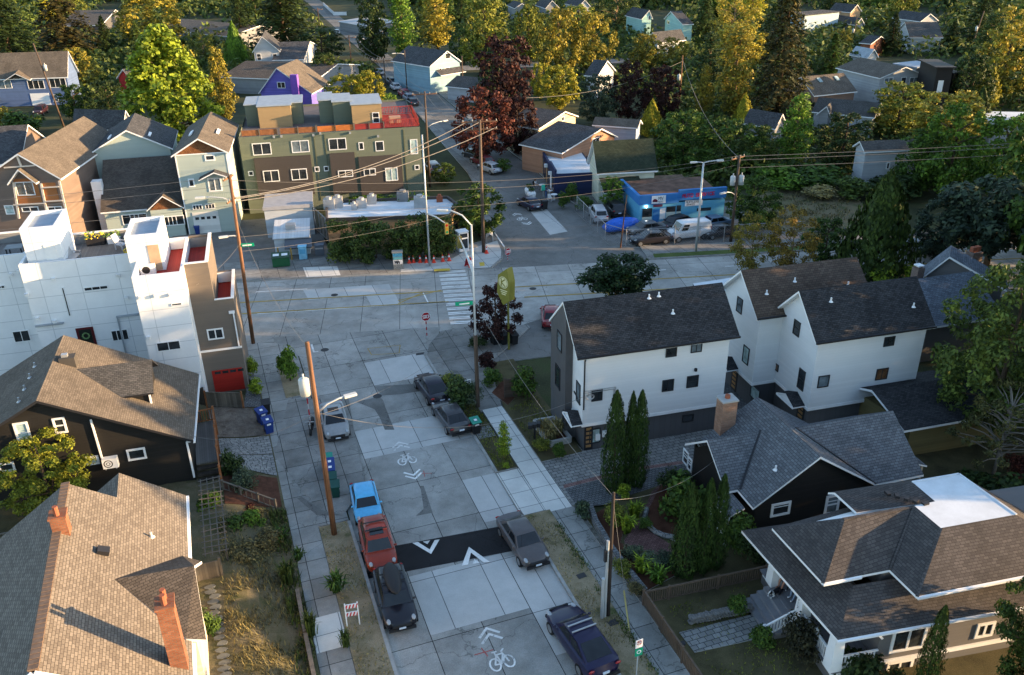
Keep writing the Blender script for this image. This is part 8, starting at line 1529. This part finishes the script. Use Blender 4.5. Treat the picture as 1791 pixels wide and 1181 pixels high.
pole('P6', 'wooden pole with lamp arm on the left of the far street', 616, 126, 62, .16, arms=((.93, 3.0, 0),), lamp=(.12, 15, 3.0, .6)); pole('P6b', 'wooden pole at the top of the far street', 560, 58, 14, .16, arms=((.93, 3.0, 0),)); pole('P6c', 'grey pole with crossarm over the row of far parked cars', 675, 156, 101, .15, POLED, arms=((.9, 3.8, -5),)); pole('P6d', 'slim grey pole beside the sky blue house', 712, 158, 88, .13, POLED, lamp=(.9, 180, 2, .3)); pole('P6e', 'dark pole in front of the dark red trees', 810, 164, 98, .15, POLED)
pole('P9', 'wooden pole with two white transformers right of the blue workshop', 1278, 422, 272, .17, POLED, arms=((.97, 2.2, 20),), cans=((.72, 170), (.72, -10)), lamp=(.55, 190, 1.6, .5))
pole('P10', 'brown pole with a white transformer between the plum trees and poplars', 1187, 196, 97, .15, cans=((.62, 180),)); pole('P11', 'leaning grey pole at the top right', 1694, 96, 20, .15, POLED, lean=(2.0, 0), cans=((.6, 180),)); pole('P12', 'pole with white transformer left of the conifer at the upper right', 1491, 80, 28, .15, POLED, cans=((.5, 180),)); pole('P13', 'black leaning pole with transformer in front of the blue house', 113, 224, 75, .16, POLED, lean=(-1.6, 0), cans=((.72, 0),)); pole('P14', 'pole at the top left edge above the cone shaped tree', 420, 45, -10, .15)
pole('LP', 'thin rusty sign pole standing inside the yard fence', 1085, 432, 342, .08, POLEW, lean=(.5, 0), name='sign_pole')
pole('Lr', 'tall grey steel lamp pole in front of the white van', 1217, 441, 285, .13, STEEL, name='street_lamp', lamp=((1, -12, 1.5, .15), (1, 168, .8, .1)))
pole('L1', 'tall pale steel signal pole behind the traffic cones', 752, 466, 236, .1, STEEL, name='signal_pole'); sp1 = [o for o in COL.objects if o.name.startswith('signal_pole')][-1]
pole('P7', 'pole with weathered foot and pale steel shaft carrying the long signal arm', 836, 712, 393, .085, STEEL, name='signal_pole', lamp=(.998, 150, 1.7, .9)); sp2 = [o for o in COL.objects if o.name.startswith('signal_pole')][-1]
b, T = TOPS['P7']; mb = MB(); mb.tube([b, b+(T-b)*.42], [.15, .14], 10); mb.obj('weathered_foot', POLED, sp2)
def signal(root, start, end, face, n=1):
    a, e = Vector(start), Vector(end); mb = MB(); mb.tube([a, (a+e)/2+Vector((0, 0, .15)), e], [.1, .08, .05], 7); arm = mb.obj('mast_arm', STEEL, root, True)
    d = Vector((math.cos(R_(face)), math.sin(R_(face)), 0)); s = Vector((-d.y, d.x, 0)); c = e-Vector((0, 0, .45)); mb = MB(); mb.cbox(c, (.3, .36, 1.1), face); h = mb.obj('signal_head', mat_plain('signal_olive', (.14, .12, .03), .5), arm)
    for k, cl in enumerate(((.16, .01, .01), (.17, .1, .01), (.01, .1, .05))): mb = MB(); mb.disc(c+d*.16+Vector((0, 0, .34-k*.34)), d, .13, 12); mb.obj('lens', mat_plain('lens%d' % k, cl, .2), h)
b, T = TOPS['L1']; U1 = b+(T-b)*.42; e1 = at(778, 398, 5.0); e1 = U1+(Vector((e1.x, e1.y, U1.z))-U1).normalized()*3.2-Vector((0, 0, .3)); signal(sp1, U1, e1, -80)
b, T = TOPS['P7']; U2 = b+(T-b)*.76; e2 = at(803, 415, 6.6); signal(sp2, U2, e2, 100); sp2.children[0]
# wires
WIRE = mat_plain('wire', (.17, .16, .15), .7); n_w = [0]
def wire(a, b, sag, label, r=.022, group=None):
    r *= .62 if (Vector(a)-Vector((0, 0, CH))).length < 75 else 1
    a, b = Vector(a), Vector(b); pts = [a+(b-a)*k/14-Vector((0, 0, 4*sag*(k/14)*(1-k/14))) for k in range(15)]; mb = MB(); mb.tube(pts, r, 4, 0, False); return tag(mb.obj('overhead_wire', WIRE, None, True), label, 'wire', group)
tp = lambda k, dz=0, dx=0, dy=0: TOPS[k][1]+Vector((dx, dy, -dz))
for i, (dx, za, zb) in enumerate(((-1.6, 1.6, .3), (0, 1.7, .3), (1.6, 1.9, 1.0))): wire(tp('P2', za+.2, .2), tp('P4', zb-.1, dx), 1.0, ('upper', 'middle', 'lower')[i]+' of three sunlit wires from the townhouse corner pole to the double crossarm pole', .06, 'wires over the junction')
WG = 'wires crossing the picture'
far_l = lambda dz: Vector((-60, 84, 12.5-dz))
for dz in (.1, .8, 2.4): wire(tp('P2', dz), far_l(dz+.2), .7, 'thin wire running left from the townhouse corner pole past the craftsman house', .022, WG); wire(tp('P2', dz+.3), tp('P9', dz*.4, 0), 1.2+dz*.2, 'long thin wire from the townhouse corner pole across to the twin transformer pole', .02, WG)
for dz in (.1, .5, 1.3): wire(tp('P9', dz), Vector((140, 50, 13-dz)), .9, 'wire running right from the twin transformer pole over the trees', .025, WG)
for a, b_, dz in (('P4', 'P5', .2), ('P5', 'P6c', .3), ('P6c', 'P6', .3), ('P6', 'P6b', .3)):
    for dx in (-1.4, 0, 1.4): wire(tp(a, dz, dx), tp(b_, dz, dx), 1.3, f'wire along the far street between pole {"with the double crossarms" if a == "P4" else "and pole"} and the next', .022 if a == 'P4' else .03, 'wires along the far street')
wire(tp('P1', .3), tp('P2', 3.5), 1.2, 'wire from the transformer pole up to the townhouse corner pole', .02); wire(tp('P1', 4.2), fA(.1, -.05, 4.4), 1.6, 'yellow banded wire across the street to the white townhouse', .022); wire(tp('P1', 4.2), FD2(.2, -.1, 4.0), .9, 'service wire from the transformer pole to the dark house', .018); wire(tp('P1', 4.4), tp('P7', 7.5), .8, 'wire across the side street to the long signal arm pole', .015)
wire(tp('P3', .2), tp('P7', 5.5), .8, 'long wire along the pale pavement from the short dark pole', .022); wire(tp('P3', .4), fD(-.2, 4, 3.6), .7, 'service wire from the short dark pole to the bungalow', .018); wire(tp('P3', .5), at(1103, 1110, .13), 0, 'steel guy wire from the short dark pole to the pavement', .014)
for dz in (5, 6.2): wire(tp('P2', dz), tp('P4', dz+2.5), .6, 'low wire over the arterial road in front of the hedge', .016, 'low wires over the arterial road')
wire(tp('P2', 5.5), Vector((-2, 60, 9)), .3, 'short wire from the corner pole to the townhouse', .016); wire(tp('P10', 1), Vector((45, 120, 8)), 1.5, 'wire from the white transformer pole toward the copper beech', .03); wire(tp('P10', .6), tp('P9', .3), 2, 'wire from the white transformer pole down to the twin transformer pole', .03)
# signs
def octo(c, r, n): a = Vector((n[0], n[1], 0)).normalized(); s = Vector((-a.y, a.x, 0)); return [c+s*(r*math.cos(R_(22.5+45*k)))+Vector((0, 0, r*math.sin(R_(22.5+45*k)))) for k in range(8)]
SRED = mat_plain('stop_red', (.36, .008, .02), .45); SGREEN = mat_plain('street_green', (.0, .3, .16), .45)
def stop(label, px, py, h, face, front=True):
    b = at(px, py, .02); t = thing('stop_sign', label, 'sign', b); d = Vector((math.cos(R_(face)), math.sin(R_(face)), 0)); mb = MB(); mb.tube([b, b+Vector((0, 0, h+.25))], .04, 6); mb.obj('post', STEEL, t); mb = MB()
    for k in (1, 3, 5): mb.tube([b+Vector((0, 0, h*.13*k)), b+Vector((0, 0, h*.13*(k+1)))], .047, 6)
    mb.obj('reflector', SRED, t); c = b+Vector((0, 0, h))+d*.06; o1 = octo(c, .42, d); o2 = octo(c-d*.02, .42, d); mb = MB(); mb.face(o1, 1); mb.face(o2[::-1], 2); o3 = octo(c+d*.006, .385, d); mb.face(o3, 0); pl = mb.obj('plate', [SRED, WHITE, METAL], t)
    s = Vector((-d.y, d.x, 0)); mb = MB(); letters(mb, 'STOP', c+d*.012-s*.27-Vector((0, 0, .13)), s, (0, 0, 1), .26, th=.2, gap=1.25*.72); mb.obj('lettering', WHITE, pl); return t
stop('red stop sign on a striped post at the near corner of the junction', 747, 592, 2.05, -88); stop('red stop sign at the mouth of the far street', 888, 456, 1.0, -70); stop('back of a stop sign on a thin post beside the scooter', 545, 754, 3.4, 100)
def board(name, label, px, py, h, w, hh, face, m, z=.14, cat='sign'):
    b = at(px, py, z); t = thing(name, label, cat, b); mb = MB(); mb.tube([b, b+Vector((0, 0, h+hh/2))], .03, 6); mb.obj('post', STEEL, t); d = Vector((math.cos(R_(face)), math.sin(R_(face)), 0)); c = b+Vector((0, 0, h))+d*.05; mb = MB(); mb.cbox(c, (.02, w, hh), face); pl = mb.obj('plate', m, t); s = Vector((-d.y, d.x, 0)); return t, pl, c+d*.014, s
t, pl, c, s = board('parking_sign', 'white sign with dark lines in front of the wild bush', 820, 706, 1.75, .42, .55, -85, WHITE); mb = MB()
for k in range(3): mb.bar(c-s*.14+Vector((0, 0, .15-k*.15)), c+s*.14+Vector((0, 0, .15-k*.15)), .004, .07)
mb.obj('lettering', mat_plain('sign_blue', (.02, .06, .15)), pl)
t, pl, c, s = board('parking_sign', 'white no parking sign above a green sign on the right verge', 1112, 1196, 2.55, .36, .48, -88, WHITE); mb = MB()
for k in range(18): q = lambda j: c+s*(.12*math.cos(j*.349))+Vector((0, 0, .06+.12*math.sin(j*.349))); mb.bar(q(k), q(k+1), .004, .03)
mb.bar(c-s*.08+Vector((0, 0, .14)), c+s*.08+Vector((0, 0, -.02)), .004, .03); mb.obj('no_parking_ring', SRED, pl); mb = MB(); letters(mb, 'P', c-s*.04+Vector((0, 0, -.01)), s, (0, 0, 1), .14); mb.obj('lettering', BLACKF, pl)
mb = MB(); mb.cbox(c-Vector((0, 0, .5)), (.02, .38, .44), -88); p2_ = mb.obj('plate', SGREEN, t); mb = MB(); mb.disc(c-Vector((0, 0, .48))+Vector((0, -.012, 0)), (.03, -1, 0), .12, 14); mb.obj('emblem', WHITE, p2_); mb = MB(); mb.disc(c-Vector((0, 0, .48))+Vector((0, -.016, 0)), (.03, -1, 0), .07, 14); mb.obj('emblem_core', SGREEN, p2_)
for px, py, zz, n, w in ((433, 430, 7.6, 'green street name sign on the townhouse corner pole', 1.1), (826, 527, 5.6, 'green street name sign on the signal arm pole', 1.2)):
    k = 'P2' if px < 500 else 'P7'; b = TOPS[k][0]; z = hz(py, b.x, b.y); t = thing('street_name_sign', n, 'sign', (b.x, b.y, z)); dx = .75 if px < 500 else -.75; mb = MB(); mb.cbox((b.x+dx, b.y-.1, z), (w, .03, .28), -10); mb.obj('plate', SGREEN, t); mb = MB(); mb.bar((b.x+dx-.35, b.y-.125, z), (b.x+dx+.35, b.y-.2, z), .006, .1); mb.obj('lettering', WHITE, t)
# hanging pub sign
b = at(890, 611, .1); t = thing('pub_sign', 'olive kite shaped sign box with a round cream emblem above the dark red street tree', 'sign', b); mb = MB(); mb.tube([b, b+Vector((0, 0, 4.6))], .09, 8); mb.obj('post', mat_plain('olive_post', (.16, .15, .03), .6), t)
z0 = hz(532, b.x, b.y); z1 = hz(466, b.x, b.y); OLV = mat_plain('olive_sign', (.2, .19, .035), .5); fs_ = Fr(b.x-.1, b.y, -62); mb = MB(fs_); P_ = [(-.75, z0+.95), (-.12, z0), (.55, z0+.5), (.62, z1-1.15), (.35, z1), (-.6, z1-.75)]
mb.face([(x, -.32, z) for x, z in P_]); mb.face([(x, .32, z) for x, z in P_][::-1])
for i in range(6): j = (i+1) % 6; mb.face([(P_[i][0], .32, P_[i][1]), (P_[j][0], .32, P_[j][1]), (P_[j][0], -.32, P_[j][1]), (P_[i][0], -.32, P_[i][1])])
bx = mb.obj('sign_box', OLV, t); mb = MB(fs_); cz = (z0+z1)/2+.35; mb.disc((-.05, -.33, cz), (0, -1, 0), .5, 20); em = mb.obj('emblem_disc', mat_plain('cream_disc', (.7, .66, .4), .5), bx); mb = MB(fs_); letters(mb, 'K', (-.25, -.34, cz-.26), (1, 0, 0), (0, 0, 1), .52, th=.2); mb.disc((-.05, -.338, cz), (0, -1, 0), .44, 20, 0, .4); mb.obj('emblem_mark', OLV, em); mb = MB(fs_)
for k in range(3): mb.bar((-.4+.08*k, -.33, cz-.68-.16*k), (.35-.08*k, -.33, cz-.68-.16*k), .02, .07)
mb.obj('lettering', MATS['cream_disc'], bx)
for px, n in ((866, 'left'), (881, 'middle'), (899, 'right hand')): q = at(px, 602, .14); bin_((q.x, q.y, .14), 5, BLK, BLK, f'{n} of three black wheeled bins under the dark red street tree', 1.0, 'bins under the dark red street tree')
# things around the diner corner
ORG = mat_plain('cone_orange', (.75, .06, .03), .5)
for k, (px, py) in enumerate(((716, 460), (723.5, 459), (735, 459), (745.5, 459), (759, 459), (774.5, 457), (785.5, 456), (851, 443))):
    q = at(px, py, .15); t = thing('traffic_cone', ('orange traffic cone at the foot of the double crossarm pole' if k == 7 else 'orange traffic cone with white band in the row before the diner hedge'), 'cone', q, group='traffic cones by the diner'); mb = MB(); mb.box(q.x-.2, q.x+.2, q.y-.2, q.y+.2, .15, .2); mb.obj('base', ORG, t); mb = MB(); mb.tube([q+Vector((0, 0, .05)), q+Vector((0, 0, .4))], [.15, .09], 10, 0, False); mb.tube([q+Vector((0, 0, .58)), q+Vector((0, 0, .75))], [.065, .03], 10); mb.obj('body', ORG, t); mb = MB(); mb.tube([q+Vector((0, 0, .4)), q+Vector((0, 0, .58))], [.092, .065], 10, 0, False); mb.obj('band', WHITE, t)
def cabinet(name, label, px, py, w, d, h, m, cat, rz=-12, z=.14): q = at(px, py, z); t = thing(name, label, cat, q, rz); f = Fr(q.x, q.y, rz, z); mb = MB(f); mb.box(-w/2, w/2, -d/2, d/2, 0, h); mb.box(-w/2-.05, w/2+.05, -d/2-.05, d/2+.05, h, h+.06); mb.obj('case', m, t); return t, f
t, f = cabinet('utility_cabinet', 'grey street cabinet covered in blue and white posters by the hedge', 697, 469, 1.0, .7, 1.75, mat_plain('cabinet_grey', (.2, .21, .2), .6), 'cabinet')
for k, (z0, z1, m) in enumerate(((1.35, 1.7, mat_plain('poster_blue', (.05, .25, .4), .6, var=.6, sc=8)), (1.05, 1.3, mat_plain('poster_teal', (.1, .32, .36), .6, var=.6, sc=8)), (.55, 1.0, mat_plain('poster_white', (.55, .57, .6), .6, var=.5, sc=6)), (.1, .5, mat_plain('poster_grey', (.15, .17, .18), .6, var=.6, sc=8)))): mb = MB(f); mb.face([(-.46, -.358, z0), (.46, -.358, z0), (.46, -.358, z1), (-.46, -.358, z1)]); mb.obj('poster', m, t)
mb = MB(f); letters(mb, 'MA', (-.3, -.364, .62), (1, 0, 0), (0, 0, 1), .28, th=.3); mb.obj('graffiti', BLACKF, t)
t, f = cabinet('kiosk', 'white framed glass kiosk at the corner of the diner', 809, 437, 1.1, 1.0, 2.1, WHITE, 'kiosk', 5); mb = MB(f); mb.face([(-.42, -.505, 1.5), (.42, -.505, 1.5), (.42, -.505, 1.95), (-.42, -.505, 1.95)]); mb.obj('window', GLASS, t); mb = MB(f); mb.face([(-.42, -.505, .3), (.42, -.505, .3), (.42, -.505, 1.35), (-.42, -.505, 1.35)]); mb.obj('window', GLASS, t); mb = MB(f); mb.face([(-.505, .42, .3), (-.505, -.42, .3), (-.505, -.42, 1.9), (-.505, .42, 1.9)]); mb.obj('window', GLASS, t)
t, f = cabinet('newspaper_box', 'pale blue painted box standing between the skip and the hedge', 531, 452, .8, .6, 1.35, mat_plain('pale_blue_box', (.22, .5, .68), .6, var=.2), 'box'); mb = MB(f); mb.face([(-.3, -.305, .6), (.3, -.305, .6), (.3, -.305, 1.1), (-.3, -.305, 1.1)]); mb.obj('panel', mat_plain('box_panel', (.1, .35, .55)), t)
t, f = cabinet('grey_bin', 'dark grey lidded bin beside the diner hedge', 560, 445, .9, .7, 1.1, mat_plain('bin_grey', (.1, .12, .15), .6), 'bin'); mb = MB(f); mb.box(-.4, .4, -.37, -.35, .7, .85); mb.obj('slot', METAL, t)
q = at(493, 465, .1); t = thing('skip', 'green metal rubbish skip with pale labels beside the white shed', 'skip', q, -8); f = Fr(q.x, q.y, -8, .1); mb = MB(f); DG = mat_plain('skip_green', (.012, .09, .04), .5); mb.box(-.85, .85, -.55, .55, .12, 1.05); mb.obj('body', DG, t); mb = MB(f); mb.slab([(-.9, -.6, 1.08), (.9, -.6, 1.08), (.9, .6, 1.3), (-.9, .6, 1.3)], .07, 0, 0); mb.obj('lid', mat_plain('skip_lid', (.02, .06, .03), .6), t)
for x in (-.45, .4): mb = MB(f); mb.face([(x-.3, -.2, 1.17), (x+.3, -.2, 1.17), (x+.3, .25, 1.25), (x-.3, .25, 1.25)]); mb.obj('label', WHITE, t)
for x in (-.7, .7): mb = MB(f); mb.tube([(x, -.3, .08), (x+.08, -.3, .08)], .1, 8); mb.obj('wheel', TYRE, t)
for px, py, h in ((511, 455, 1.3), (488, 452, 1.1)): q = at(px, py, .1); mb = MB(); mb.tube([q, q+Vector((0, 0, h))], .08, 8); mb.ball(q+Vector((0, 0, h)), .085, 8, 5); tag(mb.obj('bollard', mat_plain('ochre_bollard', (.32, .2, .05))), f'{"taller" if h > 1.2 else "shorter"} ochre bollard beside the green skip', 'bollard')
q = at(820, 466, .15); t = thing('sandwich_board', 'red sandwich board sign on the pale corner pavement', 'sign', q, 25); f = Fr(q.x, q.y, 25, .15)
for s in (-1, 1): mb = MB(f); mb.cbox((0, s*.2, .45), (.6, .04, .95), 0, 0, ('X', s*18)); p_ = mb.obj('board', SRED, t)
mb = MB(f); mb.cbox((0, -.235, .5), (.4, .01, .4), 0, 0, ('X', -18)); mb.obj('panel', WHITE, t)
q = at(857, 424, .14); t = thing('bike_rack', 'white hooped bicycle rack beside the far corner pole', 'bicycle rack', q); 
for k in range(4): mb = MB(); o = q+Vector((k*.1, k*.35, 0)); mb.tube([o+Vector((-.35, 0, 0)), o+Vector((-.35, 0, .7)), o+Vector((0, 0, .95)), o+Vector((.35, 0, .7)), o+Vector((.35, 0, 0))], .035, 6); mb.obj('hoop', STEEL, t)
mb = MB(); a, b = at(860, 400, .5), at(882, 432, .5); mb.bar(a, b, .08, .14); bb = thing('barrier_rail', 'white sloping barrier rail at the mouth of the far street', 'barrier', a); mb.obj('rail', WHITE, bb)
for v in (a, b): mb = MB(); mb.bar(v-Vector((0, 0, .4)), v, .07, .07); mb.obj('post', STEEL, bb)
# cafe pavement by the navy shop
for px, py, n in ((925, 342, 'large white urn planter nearer the navy shop'), (930, 349, 'white urn planter beside the dark blue sedan')): q = at(px, py, .13); t = thing('urn_planter', n, 'planter', q); mb = MB(); mb.tube([q, q+Vector((0, 0, .25)), q+Vector((0, 0, .8)), q+Vector((0, 0, 1.05))], [.3, .45, .55, .4], 12); mb.obj('urn', WHITE, t, True); mb = MB(); cloud(mb, [(q+Vector((0, 0, 1.25)), (.4, .3))], 120, .12); o = mb.obj('leaves', LEAF, t); o.color = (.05, .09, .03, 1)
q = at(952, 366, .13); bin_((q.x, q.y, .13), 0, BLK, BLK, 'pair sized black wheeled bin on the cafe pavement', 1.2, None)
for px, py, n in ((969, 350, 'round white cafe table nearest the shrubs'), (961, 343, 'white cafe table with plates between two people'), (948, 333, 'small white cafe table at the shop front')):
    q = at(px, py, .13); t = thing('cafe_table', n, 'table', q, group='cafe tables'); mb = MB(); mb.tube([q+Vector((0, 0, .71)), q+Vector((0, 0, .75))], .42, 14); mb.obj('table_top', WHITE, t); mb = MB(); mb.tube([q, q+Vector((0, 0, .71))], [.2, .04], 8); mb.obj('pedestal', METAL, t)
q = at(962, 352, .13); chair(q, 140, WHITE, 'white metal chair beside the round cafe table', 'cafe chairs'); q = at(966, 342, .13); chair(q, 90, WOODO, 'wooden chair under the seated cafe guest', 'cafe chairs')
person('person in dark top and blue jeans standing at the cafe table', at(955, 348, .13), 60, CLO['navy'], CLO['denim'], CLO['white'], HAIR, 'stand'); person('person in pale top seated at the white cafe table', at(967, 342.5, .13), 100, CLO['grey'], CLO['black'], CLO['black'], HAIR); person('person in white shirt seated at the shop front', at(937, 331, .13), 40, CLO['white'], CLO['grey'], CLO['black'], HAIR); q = at(936, 330, .13); chair(q, 40, BLACKF, 'black chair under the person in white', 'cafe chairs')
t, pl, c, s = board('cafe_sign', 'bright green square sign on a post on the cafe pavement', 950, 344, 1.2, .5, .8, -85, mat_plain('mint_sign', (.05, .55, .38), .5), .13)
for px, py in ((1017, 1007), (1072, 1089)): q = at(px, py, .158); mb = MB(); mb.cbox(q, (.5, .35, .012), 5); struct(mb, 'utility_lid', MATS['cast_iron'])
# ---------------------------------------------------------------- camera, sun and sky
cam = bpy.data.cameras.new('camera'); co = bpy.data.objects.new('camera', cam); COL.objects.link(co)
cam.sensor_fit = 'HORIZONTAL'; cam.sensor_width = 36; cam.lens = 36*CF/1791; cam.clip_start = .5; cam.clip_end = 3000
Mx = Matrix((CR, CU, -CFW)).transposed().to_4x4(); Mx.translation = Vector((0, 0, CH)); co.matrix_world = Mx
scn.camera = co
SAZ, SEL = 110.5, 9.5
w = bpy.data.worlds.new('World'); scn.world = w; w.use_nodes = True
nt = w.node_tree; bg = nt.nodes['Background']; sk = nt.nodes.new('ShaderNodeTexSky'); sk.sky_type = 'NISHITA'; sk.sun_disc = False
sk.sun_elevation = R_(SEL); sk.sun_rotation = R_(SAZ); sk.altitude = 50; sk.air_density = 1.; sk.dust_density = .6; sk.ozone_density = 1.6
hs = nt.nodes.new('ShaderNodeHueSaturation'); hs.inputs['Saturation'].default_value = .95; nt.links.new(sk.outputs[0], hs.inputs['Color']); nt.links.new(hs.outputs[0], bg.inputs[0]); bg.inputs[1].default_value = .15
sl = bpy.data.lights.new('sun', 'SUN'); sl.energy = 5.0; sl.angle = R_(.55); sl.color = (1., .66, .34)
so = bpy.data.objects.new('sun', sl); COL.objects.link(so)
so.rotation_euler = Vector((-math.sin(R_(SAZ))*math.cos(R_(SEL)), -math.cos(R_(SAZ))*math.cos(R_(SEL)), -math.sin(R_(SEL)))).to_track_quat('-Z', 'Y').to_euler()
scn.view_settings.view_transform = 'Standard'; scn.view_settings.look = 'None'; scn.view_settings.exposure = 1.9; scn.view_settings.gamma = 1
scn.cycles.max_bounces = 5; scn.cycles.diffuse_bounces = 3; scn.cycles.transparent_max_bounces = 4; scn.cycles.use_denoising = True
